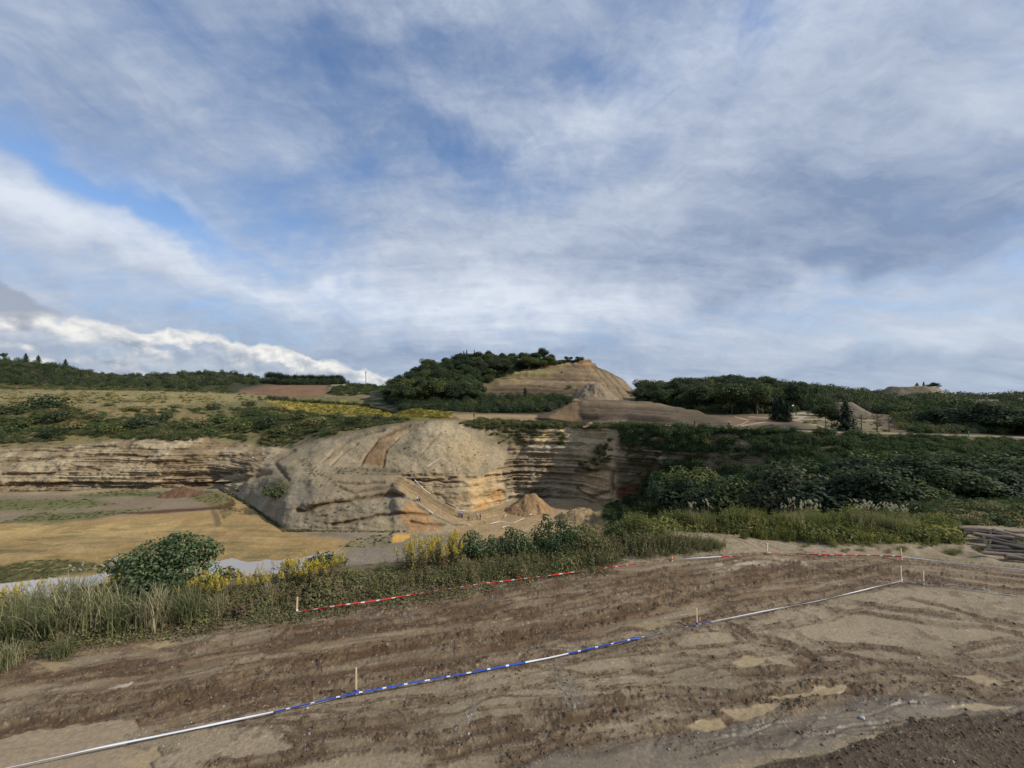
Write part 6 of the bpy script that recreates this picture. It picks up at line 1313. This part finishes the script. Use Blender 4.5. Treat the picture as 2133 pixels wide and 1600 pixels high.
def tape(name, label, pts, main, width=.055, h0=.10, period=.5, wlen=.12, whites=(), seed=0, sag=.03, at=None, step=.04, group=None, flat=.3):
    W_ = []
    for (u, y) in pts:
        if at is None: d = (7.0 - h0) * F / (y - CV); W_.append(((u - CU) / F * d, d, h0))
        else: p = at(u, y); W_.append((p.x, p.y, p.z + h0))
    W_ = np.array(W_); seg = np.r_[0, np.cumsum(np.linalg.norm(np.diff(W_, axis=0), axis=1))]; n = max(8, int(seg[-1] / step)); s = np.linspace(0, seg[-1], n)
    P_ = np.stack([np.interp(s, seg, W_[:, i]) for i in range(3)], 1); uu = np.interp(s, seg, [p[0] for p in pts])
    P_[:, 2] += sag * (vn(s * .55, s * 0, seed=seed) - .5) + (0 if at else 0)
    t = np.gradient(P_, axis=0); t /= np.linalg.norm(t, axis=1, keepdims=True)
    tw = (vn(s * .45, s * 0 + 4, seed=seed + 1) - .5) * 2.0 + .5 + 2.2 * sm(vn(s * .22, s * 0, seed=seed + 2), .62, .8)
    side = np.cross(t, (0, 0, 1)); side /= np.linalg.norm(side, axis=1, keepdims=True); up = np.cross(side, t)
    q = up * np.cos(tw)[:, None] + side * np.sin(tw)[:, None]
    w = width * .5 * (0.55 + .5 * vn(s * .8, s * 0 + 8, seed=seed + 3))
    V = np.stack([P_ - q * w[:, None], P_ + q * w[:, None]], 1).reshape(-1, 3); k = np.arange(n - 1) * 2; Fc = np.stack([k, k + 1, k + 3, k + 2], 1)
    me = mesh_np(name, V, Fc, main); me.materials.append(M_TAPEW)
    ph = (s[:-1] + .0) % period; mi = (ph < wlen)
    for a, b in whites: mi |= (uu[:-1] > a) & (uu[:-1] < b)
    me.polygons.foreach_set('material_index', mi.astype(np.int32)); me.update()
    o = obj(name, me); o['label'] = label; o['category'] = 'tape'
    if group: o['group'] = group
    sd_ = o.modifiers.new('thickness', 'SOLIDIFY'); sd_.thickness = .002
    return o
tape('barrier_tape', 'long blue and white tape crossing the mud from lower left to its corner stake', [(-300, 1661), (20, 1597), (200, 1559), (400, 1519), (570, 1484), (700, 1453), (742, 1444), (850, 1425), (1000, 1398), (1150, 1368), (1300, 1336), (1400, 1312), (1452, 1301), (1600, 1272), (1700, 1252), (1800, 1229), (1879, 1210)], M_TAPEB, .050, .10, .5, .085, [(-400, 566), (1090, 1180), (1478, 1879)], 3)
tape('barrier_tape', 'blue and white tape running right from the corner stake', [(1879, 1210), (1924, 1213), (2000, 1222), (2133, 1242), (2400, 1284)], M_TAPEB, .05, .10, .62, .14, [(1879, 1900), (2050, 2090)], 5)
tape('barrier_tape', 'red and white tape along the weeds from the leftmost stake to the bend', [(618, 1274), (700, 1262), (800, 1249), (900, 1232), (1000, 1216), (1100, 1204), (1200, 1190), (1300, 1178), (1400, 1166), (1490, 1160), (1550, 1157), (1598, 1150)], M_TAPER, .068, .15, .47, .12, [(1402, 1496)], 7)
tape('barrier_tape', 'red and white tape between the two far stakes on the right', [(1598, 1150), (1700, 1155), (1800, 1157), (1879, 1159)], M_TAPER, .075, .14, .50, .13, [], 9)
tape('barrier_tape', 'plain white tape sloping right towards the logs', [(1879, 1160), (1950, 1168), (2050, 1179), (2133, 1187), (2300, 1208)], M_TAPEW, .055, .10, .5, .4, [], 11)
pitt = lambda u, y: SURF.at(u, y)
for i, (lab, pts, w) in enumerate((('white tape along the upper edge of the descending pit track', [(853, 987), (866, 1007), (880, 1020), (915, 1045), (951, 1066)], .30), ('white tape along the lower edge of the pit track by the walkers', [(866, 1048), (884, 1061), (902, 1074)], .30),
    ('short level white tape at the bottom of the pit track', [(942, 1096), (960, 1096), (978, 1096)], .34), ('thin white tape behind the group of people in the pit', [(955, 1067), (975, 1068), (999, 1069)], .14), ('steep short white tape left of the orange sand heap', [(1048, 1085), (1051, 1080), (1055, 1075)], .24),
    ('white tape slanting in front of the orange sand heap', [(1020, 1095), (1040, 1090), (1068, 1094), (1092, 1083)], .16), ('white tape right of the orange sand heap', [(1100, 1078), (1118, 1070)], .22), ('white tape nearest the shrubs on the pit floor', [(1047, 1103), (1060, 1098)], .30),
    ('white tape showing between the shrub tips', [(1083, 1116), (1112, 1098)], .30), ('faint dashed tape high on the promontory slope', [(884, 980), (903, 966), (924, 954)], .20), ('short white tape under the right facing strata', [(1033, 1050), (1045, 1047)], .22))):
    tape('barrier_tape', lab, pts, M_TAPEW, w, .5, 3.5, 3.5 if i not in (5, 9) else 1.6, [], 20 + i, .1, pitt, .3)
M_DIRTW = mat_plain('pale_post', (0.42, 0.36, 0.27), .8, .2, 8); M_RUSTY = mat_plain('rusty_post', (0.085, 0.040, 0.025), .8, .3, 8); M_GREENP = mat_plain('green_post', (0.12, 0.26, 0.19), .6, .2, 8)
def post(label, u, y, h, w, mat, cap=None):
    p = SURF.at(u, y); hh = h / F * p.y; ww = w / F * p.y; t = thing('marker_post', label, 'post', p, .3); obj('shaft', box_mesh('shaft', ww, ww * .8, hh, mat, -.1, .92), t); obj('cap', box_mesh('cap', ww * 1.35, ww * 1.1, hh * .10, cap or mat, hh * .9 - .1), t)
post('short pale post at the plateau rim left of the rusty ones', 1425, 885, 7, 1.4, M_DIRTW); post('thick rusty brown post on the plateau rim', 1448, 887, 10, 2.6, M_RUSTY); post('slimmer rusty post right of the thick one', 1479, 888, 8, 1.8, M_RUSTY)
post('pale green post on the rim path before the dark trees', 2016, 910, 12, 1.6, M_GREENP, M_DIRTW); post('thin pale post beside the black heap', 1635, 897, 9, .9, M_DIRTW); post('pale leaning marker among the plateau earth left of the dark figure', 975, 868, 6, 1.2, M_DIRTW)

# ---------------------------------------------------------------- logs
M_LOG = mat_plain('log_bark', (0.060, 0.050, 0.042), .9, .6, 7); M_LOG2 = mat_plain('log_pale', (0.150, 0.122, 0.092), .85, .35, 9); M_CUT = mat_plain('log_cut', (0.40, 0.31, 0.21), .8, .2, 30)
def log(label, a, b, r, mat, seed):
    def w3(q): u, y, d = q; d *= .962; return np.array([(u - CU) / F * d, d, CAMZ - (y - CV) / F * d])
    A, B = w3(a), w3(b); n = 22; k = 14; ax = (B - A); L_ = np.linalg.norm(ax); ax /= L_; s1 = np.cross(ax, (0, 0, 1)); s1 /= np.linalg.norm(s1); s2 = np.cross(ax, s1); V = []
    for i in range(n):
        t = i / (n - 1); c = A + (B - A) * t + s1 * .03 * math.sin(t * 4 + seed) + s2 * .03 * math.sin(t * 5 + seed * 2)
        for j in range(k):
            q = 2 * math.pi * j / k; rr_ = r * (1.05 - .25 * t) * (1 + .22 * (float(vn(np.array([math.cos(q) * 1.5 + 3]), np.array([math.sin(q) * 1.5 + 3]), np.array([t * L_ * 3 + seed]), seed)[0]) - .5)); V.append(c + (s1 * math.cos(q) + s2 * math.sin(q)) * rr_)
    Fc = [(i * k + j, i * k + (j + 1) % k, (i + 1) * k + (j + 1) % k, (i + 1) * k + j) for i in range(n - 1) for j in range(k)]
    V = np.array(V) - A; t_ = thing('log', label, 'log', A, 0, 'logs stacked at the right edge')
    obj('bark', mesh_np('bark', V, Fc, mat, smooth=True), t_)
    for e, idx in ((0, range(k)), (1, range((n - 1) * k, n * k))):
        bm = bmesh.new(); vs = [bm.verts.new(Vector(V[j]) + Vector(-ax * .002 if e == 0 else ax * .002)) for j in idx]; bm.faces.new(vs); me = bpy.data.meshes.new('cut_end'); bm.to_mesh(me); bm.free(); me.materials.append(M_CUT); obj('cut_end', me, t_)
LG = [((1995, 1099, 19.6), (2085, 1107, 19.2), .085, 1, 'pale straight log lying farthest left and topmost in the photo'), ((2010, 1106, 19.2), (2100, 1112, 18.9), .08, 0, 'dark log just below the pale topmost log'), ((2027, 1112, 18.9), (2110, 1122, 18.5), .105, 1, 'log with a bright peeled end facing left'),
 ((2008, 1111, 19.1), (2026, 1112, 19.0), .07, 1, 'short stub lying left of the peeled log'), ((2064, 1110, 18.9), (2230, 1150, 18.0), .085, 0, 'long thin log on the back of the pile top'), ((2050, 1119, 18.4), (2240, 1158, 17.4), .10, 0, 'long grey log on top of the pile'),
 ((2062, 1126, 18.0), (2240, 1172, 16.8), .115, 0, 'thick bowed log on the front shoulder of the pile'), ((2052, 1128, 18.2), (2230, 1168, 17.3), .12, 0, 'log whose broad cut end shows at the left of the pile'), ((2046, 1152, 17.0), (2220, 1160, 16.6), .075, 1, 'crooked pale log on the ground before the pile'),
 ((2054, 1145, 17.5), (2220, 1156, 17.1), .07, 0, 'thin dark log between the pile and the crooked log'), ((2096, 1160, 16.8), (2190, 1176, 16.3), .10, 1, 'short log with a round white end nearest the camera'), ((2070, 1106, 19.2), (2220, 1136, 18.6), .085, 1, 'pale log behind the pile top'),
 ((2094, 1105, 19.5), (2170, 1112, 19.3), .07, 1, 'broken pale log at the back right'), ((2058, 1138, 17.8), (2230, 1160, 17.3), .11, 0, 'dark log buried in the shadow of the pile'), ((2075, 1134, 17.9), (2240, 1152, 17.7), .11, 0, 'dark log in the heart of the pile'), ((2066, 1120, 18.7), (2240, 1140, 18.3), .11, 0, 'grey log second from the back of the pile')]
for i, (a, b, r, m_, lab) in enumerate(LG): log(lab, a, b, r, [M_LOG, M_LOG2][m_], i + 1)

# ---------------------------------------------------------------- people
M_SKIN = mat_plain('skin', (0.42, 0.26, 0.18), .6, .05, 20); M_HAIR = mat_plain('hair', (0.02, 0.016, 0.014), .7, .2, 30)
def cloth(name, c): return mat_plain(name, c, .85, .12, 14)
K_BLACK, K_WHITE, K_BLUE, K_LAV, K_GREY, K_DKB = cloth('black_cloth', (.018, .018, .02)), cloth('white_cloth', (.70, .70, .70)), cloth('blue_cloth', (.06, .11, .42)), cloth('pale_blue_cloth', (.45, .48, .72)), cloth('grey_cloth', (.16, .17, .18)), cloth('navy_cloth', (.025, .035, .08))
def skinned(name, J, Ed, R_, mat, parent, root):
    me = bpy.data.meshes.new(name); keys = list(J); ix = {k: i for i, k in enumerate(keys)}
    me.from_pydata([J[k] for k in keys], [(ix[a], ix[b]) for a, b in Ed], []); me.materials.append(mat); o = obj(name, me, parent)
    bm = bmesh.new(); bm.from_mesh(me); L_ = bm.verts.layers.skin.verify(); bm.verts.ensure_lookup_table()
    for k in keys: r = R_[k]; bm.verts[ix[k]][L_].radius = (r, r) if not isinstance(r, tuple) else r; bm.verts[ix[k]][L_].use_root = (k == root)
    bm.to_mesh(me); bm.free(); sk = o.modifiers.new('body', 'SKIN'); sk.use_smooth_shade = True; sb = o.modifiers.new('round', 'SUBSURF'); sb.levels = sb.render_levels = 1
    return o
def pose(kind, ph=0.0):
    """joints in metres, facing +x"""
    J = dict(pelvis=(0, 0, .93), waist=(0, 0, 1.06), chest=(0, 0, 1.28), neck=(0, 0, 1.45), head=(.02, 0, 1.56), crown=(.01, 0, 1.68), nose=(.12, 0, 1.56))
    R_ = dict(pelvis=(.15, .12), waist=(.13, .10), chest=(.16, .115), neck=.055, head=.088, crown=.07, nose=.015); Ed = [('pelvis', 'waist'), ('waist', 'chest'), ('chest', 'neck'), ('neck', 'head'), ('head', 'crown'), ('head', 'nose')]
    lean, drop, st = {'stand': (0, 0, .03), 'walk': (.06, 0, .20), 'bend': (.55, .05, .08), 'crouch': (.30, .42, .12), 'ride': (.25, .02, .02)}[kind]
    for k in ('waist', 'chest', 'neck', 'head', 'crown', 'nose'):
        x, y, z = J[k]; h = z - .93; J[k] = (x * math.cos(lean) + h * math.sin(lean), y, .93 + h * math.cos(lean) - x * math.sin(lean) * .5)
    for s, sg in (('l', 1), ('r', -1)):
        hx = sg * st
        J['hip' + s] = (0, sg * .09, .88); J['knee' + s] = (hx * .6 + (.05 if kind != 'crouch' else .32), sg * .10, .49); J['ankle' + s] = (hx - (.02 if sg * st > 0 else .10), sg * .10, .08 if sg > 0 or kind != 'walk' else .14); J['toe' + s] = (J['ankle' + s][0] + .17, sg * .12, .035)
        cx, _, cz = J['chest']; J['sh' + s] = (cx, sg * .19, cz + .10); aw = -sg * st * 1.1
        J['el' + s] = (cx + aw * .5 + (.04 if kind != 'ride' else .18), sg * .25, cz - .17); J['wr' + s] = (cx + aw + (.12 if kind in ('bend', 'crouch', 'ride') else .08) + (.2 if kind == 'ride' else 0), sg * (.24 if kind != 'ride' else .34), cz - .40 + (.12 if kind == 'ride' else 0))
        wx, wy, wz = J['wr' + s]; J['palm' + s] = (wx + .01, wy, wz - .07); R_['palm' + s] = .030
        for f in range(4): J['f%d' % f + s] = (wx + .035 - f * .022, wy - sg * .012, wz - .165 + .008 * abs(f - 1)); R_['f%d' % f + s] = .009; Ed.append(('palm' + s, 'f%d' % f + s))
        J['th' + s] = (wx + .06, wy - sg * .02, wz - .09); R_['th' + s] = .011; Ed.append(('palm' + s, 'th' + s))
        R_.update({'hip' + s: .095, 'knee' + s: .06, 'ankle' + s: .042, 'toe' + s: .035, 'sh' + s: .062, 'el' + s: .042, 'wr' + s: .028})
        Ed += [('pelvis', 'hip' + s), ('hip' + s, 'knee' + s), ('knee' + s, 'ankle' + s), ('ankle' + s, 'toe' + s), ('chest', 'sh' + s), ('sh' + s, 'el' + s), ('el' + s, 'wr' + s), ('wr' + s, 'palm' + s)]
    if drop:
        dz = drop if kind == 'crouch' else .03
        for k in J:
            if not k.startswith(('ankle', 'toe')): x, y, z = J[k]; J[k] = (x - (.12 if kind == 'crouch' and not k.startswith('knee') else 0), y, z - dz * (1 if not k.startswith('knee') else .12))
    return J, Ed, R_
def person(label, u, y, kind, rz, top, bottom, hat=None, hgt=1.0, group=None, p=None, helmet=False):
    p = p or SURF.at(u, y); J, Ed, R_ = pose(kind); t = thing('person', label, 'person', (p.x, p.y, p.z), rz, group, hgt)
    skinned('body', J, Ed, R_, M_SKIN, t, 'pelvis')
    up = ('waist', 'chest', 'shl', 'shr', 'ell', 'elr', 'wrl', 'wrr'); ue = [e for e in Ed if e[0] in up and e[1] in up]
    J2 = {k: J[k] for k in up}; J2['hem'] = (J['pelvis'][0], 0, J['pelvis'][2] + .02); sc_ = lambda r, k: tuple(q * k for q in r) if isinstance(r, tuple) else r * k
    skinned('shirt', J2, ue + [('hem', 'waist')], {**{k: sc_(R_[k], 1.22) for k in up}, 'hem': (.17, .14)}, top, t, 'chest')
    lo = ('pelvis', 'hipl', 'hipr', 'kneel', 'kneer', 'anklel', 'ankler'); le = [e for e in Ed if e[0] in lo and e[1] in lo]
    skinned('trousers', {k: J[k] for k in lo}, le, {k: sc_(R_[k], 1.2) for k in lo}, bottom, t, 'pelvis')
    for s in 'lr': skinned('shoe', {'a': J['ankle' + s], 'b': J['toe' + s]}, [('a', 'b')], {'a': .055, 'b': .045}, K_BLACK, t, 'a')
    hx, _, hz = J['head']; cx, _, cz = J['crown']
    bm = bmesh.new(); bmesh.ops.create_uvsphere(bm, u_segments=20, v_segments=12, radius=.155 if helmet else .112)
    for v in bm.verts:
        if v.co.z < -.02 and v.co.x > 0 and not helmet: v.co *= .75
        v.co += Vector(((hx + cx) / 2 - (.02 if not helmet else 0), 0, (hz + cz) / 2 + (.025 if not helmet else 0)))
    me = bpy.data.meshes.new('hair'); bm.to_mesh(me); bm.free(); me.materials.append(hat or M_HAIR); obj('helmet' if helmet else ('cap' if hat else 'hair'), me, t); return t
PE = [('person in white top and black trousers on the pit track, left of a pair', 868.5, 1047, 'stand', 2.4, K_WHITE, K_BLACK, K_WHITE), ('person all in black on the pit track, right of a pair', 873.6, 1048, 'walk', 2.2, K_BLACK, K_BLACK, None),
 ('person in blue top and dark trousers at the left of the pit group', 956.3, 1078, 'walk', 3.4, K_BLUE, K_DKB, None), ('person in white between two blue clad people', 960.2, 1078, 'stand', 4.4, K_WHITE, K_GREY, None), ('person in blue right of the white clad one', 963.8, 1079, 'stand', 5.2, K_BLUE, K_DKB, None),
 ('grey clad person crouching in the middle of the pit group', 977, 1084, 'crouch', 4.0, K_GREY, K_GREY, None), ('person in pale blue top in the right half of the pit group', 993.6, 1082, 'stand', 4.6, K_LAV, K_GREY, K_WHITE), ('person in black beside the pale blue clad one', 1001.6, 1083, 'stand', 3.6, K_BLACK, K_BLACK, None),
 ('person bending over at the right end of the pit group', 1009.3, 1092, 'bend', 5.6, K_WHITE, K_GREY, None), ('dark clad person far off on the plateau left of the mound', 987, 871, 'stand', 4.7, K_BLACK, K_BLACK, None), ('dark clad person by the pale road on the plateau', 1659, 866, 'walk', 3.0, K_BLACK, K_GREY, None)]
for q in PE: person(*q)
def bike(label, u, y):
    p = SURF.at(u, y); t = thing('motorcycle', label, 'motorcycle', p, -1.35); mk = mat_plain('tyre', (.02, .02, .02), .8, .1, 9); wh = mat_plain('fairing', (.62, .62, .60), .4, .05, 9); mt = mat_plain('bike_metal', (.14, .14, .15), .4, .1, 9, .8)
    for x in (-.68, .70):
        V = []; Fc = []; n, k = 28, 8
        for i in range(n):
            a = 2 * math.pi * i / n
            for j in range(k): b = 2 * math.pi * j / k; r = .30 + .055 * math.cos(b); V.append((x + r * math.cos(a), .05 * math.sin(b), .35 + r * math.sin(a)))
        for i in range(n):
            for j in range(k): Fc.append((i * k + j, i * k + (j + 1) % k, ((i + 1) % n) * k + (j + 1) % k, ((i + 1) % n) * k + j))
        w = obj('wheel', mesh_np('wheel', V, Fc, mk, smooth=True), t)
        sp = [tube([(x, 0, .35), (x + .28 * math.cos(a), 0, .35 + .28 * math.sin(a))], .008, .008, 4) for a in np.arange(0, 6.2, .7)]; obj('rim', mesh_leaf('rim', sp, mt), w)
    fr = [tube(q, .03, .03, 6) for q in ([(.70, .09, .35), (.45, .09, 1.0)], [(.70, -.09, .35), (.45, -.09, 1.0)], [(.45, 0, .95), (0, 0, .55), (-.68, 0, .35)], [(.4, 0, .8), (-.35, 0, .8), (-.68, 0, .42)], [(.1, 0, .4), (.4, 0, .8)])]; obj('frame', mesh_leaf('frame', fr, mt), t)
    obj('handlebar', mesh_leaf('handlebar', [tube([(.36, -.38, 1.08), (.43, -.1, 1.04), (.43, .1, 1.04), (.36, .38, 1.08)], .018, .018, 6)], mk), t)
    obj('seat', box_mesh('seat', .75, .16, .10, mk, .84, .8, .3, (-.22, 0, 0)), t); obj('fairing', box_mesh('fairing', .3, .2, .26, wh, .66, .7, .3, (.22, 0, 0)), t); obj('engine', box_mesh('engine', .34, .22, .34, mt, .32, .8, .2, (.08, 0, 0)), t)
    obj('front_mudguard', box_mesh('front_mudguard', .55, .14, .03, wh, .74, .8, .3, (.72, 0, 0)), t); obj('number_plate', box_mesh('number_plate', .03, .2, .22, wh, .92, .9, .2, (.54, 0, 0)), t)
    return p
pb = bike('motorcycle standing on the rim path under the rider in a white helmet', 1519, 891)
person('rider with a white helmet on the rim path of the plateau', 1519, 891, 'ride', -1.35, K_DKB, K_BLACK, K_WHITE, 1.0, None, Vector((pb.x - .05, pb.y + .25, pb.z + .12)), True)

# ---------------------------------------------------------------- far built things
M_MAST = mat_plain('mast_paint', (0.22, 0.20, 0.20), .6, .1, 3); M_ROOFW = mat_plain('white_roof', (0.78, 0.78, 0.76), .5, .04, 3); M_WALLG = mat_plain('shed_wall', (0.40, 0.39, 0.36), .8, .1, 3)
c = int(np.argmin(np.abs(SL.U - 763))); r_ = int(np.argmin(SL.yi[:, c])); p = SL.P[r_, c]; H_ = (SL.yi[r_, c] - 772) / F * p[1]
t = thing('lattice_mast', 'thin antenna mast on the far ridge against the white cloud', 'mast', tuple(p)); S = []
for a in range(3): S.append(tube([(math.cos(a * 2.1) * .9, math.sin(a * 2.1) * .9, -1), (math.cos(a * 2.1) * .45, math.sin(a * 2.1) * .45, H_ * .85)], .16, .11, 5))
for z in np.arange(1, H_ * .84, 1.6):
    for a in range(3): q = lerp(.9, .45, z / H_); S.append(tube([(math.cos(a * 2.1) * q, math.sin(a * 2.1) * q, z), (math.cos(a * 2.1 + 2.1) * q, math.sin(a * 2.1 + 2.1) * q, z + 1.5)], .06, .06, 4))
obj('tower', mesh_leaf('tower', S, M_MAST), t); obj('antenna', mesh_leaf('antenna', [tube([(0, 0, H_ * .8), (0, 0, H_)], .22, .12, 6), tube([(.5, 0, H_ * .8), (.5, 0, H_ * .95)], .2, .2, 6), tube([(-.5, 0, H_ * .78), (-.5, 0, H_ * .93)], .2, .2, 6)], M_MAST), t)
for lab, u, y, w, h, d in (('leftmost low white roof beyond the heap at the far right', 2072, 836, 11, 2.4, 225), ('small middle white roof at the far right', 2096, 835, 8, 2.0, 235), ('larger white shed at the right edge of the photo', 2132, 836, 18, 5, 215)):
    W2, H2 = w / F * d, h / F * d; t = thing('shed', lab, 'shed', ((u - CU) / F * d, d, CAMZ - (y - CV) / F * d - 1.2), .1)
    obj('wall', box_mesh('wall', W2, 3.0, H2 * .7 + 1.2, M_WALLG, 0, 1, .02), t)
    bm = bmesh.new(); z0 = H2 * .7 + 1.2; z1 = z0 + H2 * .5; hw = W2 / 2 + .3
    vs = [bm.verts.new(q) for q in ((-hw, -1.9, z0), (hw, -1.9, z0), (hw, 1.9, z0), (-hw, 1.9, z0), (-hw, 0, z1), (hw, 0, z1))]
    for f in ((0, 1, 5, 4), (2, 3, 4, 5), (0, 4, 3), (1, 2, 5), (3, 2, 1, 0)): bm.faces.new([vs[i] for i in f])
    me = bpy.data.meshes.new('roof'); bm.to_mesh(me); bm.free(); me.materials.append(M_ROOFW); obj('roof', me, t)
p = SURF.at(1651, 862); t = thing('sign_board', 'small white board on a dark post beside the pale road', 'sign', p, .2); k = p.y / F
obj('post', box_mesh('post', .16, .16, 17 * k, M_RUSTY, -.1), t); obj('board', box_mesh('board', 5 * k, .08, 2.2 * k, M_ROOFW, 16 * k, 1, .1), t)

# ---------------------------------------------------------------- stones and clods
def rock_mesh(seed, mat, rough=.35):
    bm = bmesh.new(); bmesh.ops.create_icosphere(bm, subdivisions=2, radius=1)
    for v in bm.verts:
        n_ = float(vn(np.array([v.co.x * 1.7 + seed]), np.array([v.co.y * 1.7]), np.array([v.co.z * 1.7]), seed)[0]); m_ = float(vn(np.array([v.co.x * 4]), np.array([v.co.y * 4 + seed]), np.array([v.co.z * 4]), seed)[0])
        v.co *= 1 + rough * (n_ - .5) * 2 + rough * .6 * (m_ - .5); v.co.z *= .62
    me = bpy.data.meshes.new('clump'); bm.to_mesh(me); bm.free(); me.materials.append(mat); return me
M_CLOD = mat_plain('clod', (0.115, 0.082, 0.054), .95, .3, 3); M_STONE = mat_plain('stone', (0.36, 0.34, 0.31), .85, .2, 3); M_STONE2 = mat_plain('stone_dull', (0.20, 0.175, 0.145), .9, .2, 3)
prob = np.clip(clod * np.clip(brown * .8 + RC * 1.3, 0, 1), 0, 1) + mulch * .5 * (cl > .5)
prob *= (across < 1.05) * (1 - flatm) * ((un > -60) & (un < 2200)) * (yy < 1640) * (yy > 1150)
prob = np.where(prob > .25, prob, 0).ravel(); prob /= prob.sum(); rr = rg(61)
ii = rr.choice(len(prob), 8000, p=prob); pts_ = Pn0.reshape(-1, 3)[ii] + rr.normal(0, .012, (8000, 3)) * (1, 1, 0)
scatter('mud_clods', pts_, rr.gamma(2.0, .0042, 8000) + .004, [rock_mesh(i, M_CLOD, .5) for i in range(3)], 'dark crumbs of churned mud along the ruts', seed=62, tilt=.5)
pg = (grv.ravel() * 4 + .02 + .25 * np.exp(-((across.ravel() - .02) / .06) ** 2) + .15 * sm(across, .85, 1.1).ravel()) * ((un > -60) & (un < 2200)).ravel() * (yy < 1640).ravel() * (1 - pudm.ravel()); pg /= pg.sum()
ii = rr.choice(len(pg), 2600, p=pg); scatter('gravel', Pn0.reshape(-1, 3)[ii], rr.gamma(2.0, .0038, 2600) + .003, [rock_mesh(5, M_STONE, .3), rock_mesh(6, M_STONE2, .3), rock_mesh(7, M_STONE2, .3)], 'small pale stones strewn over the mud', seed=63, tilt=.5)
for lab, u, y, s, m_ in (('white stone lying alone in the wet tyre print', 1796, 1497, .055, M_STONE), ('dark wet stone at the edge of the mulch', 1905, 1502, .07, M_CLOD), ('pale stone beside the nearest stake', 640, 1476, .035, M_STONE), ('small white stone on the pale crust', 1913, 1371, .04, M_STONE)):
    me = rock_mesh(int(u), m_, .3); me.name = 'stone'; o = obj('stone', me, loc=gnd(u, y, s * .3)); o.scale = (s, s, s); o['label'] = lab; o['category'] = 'stone'
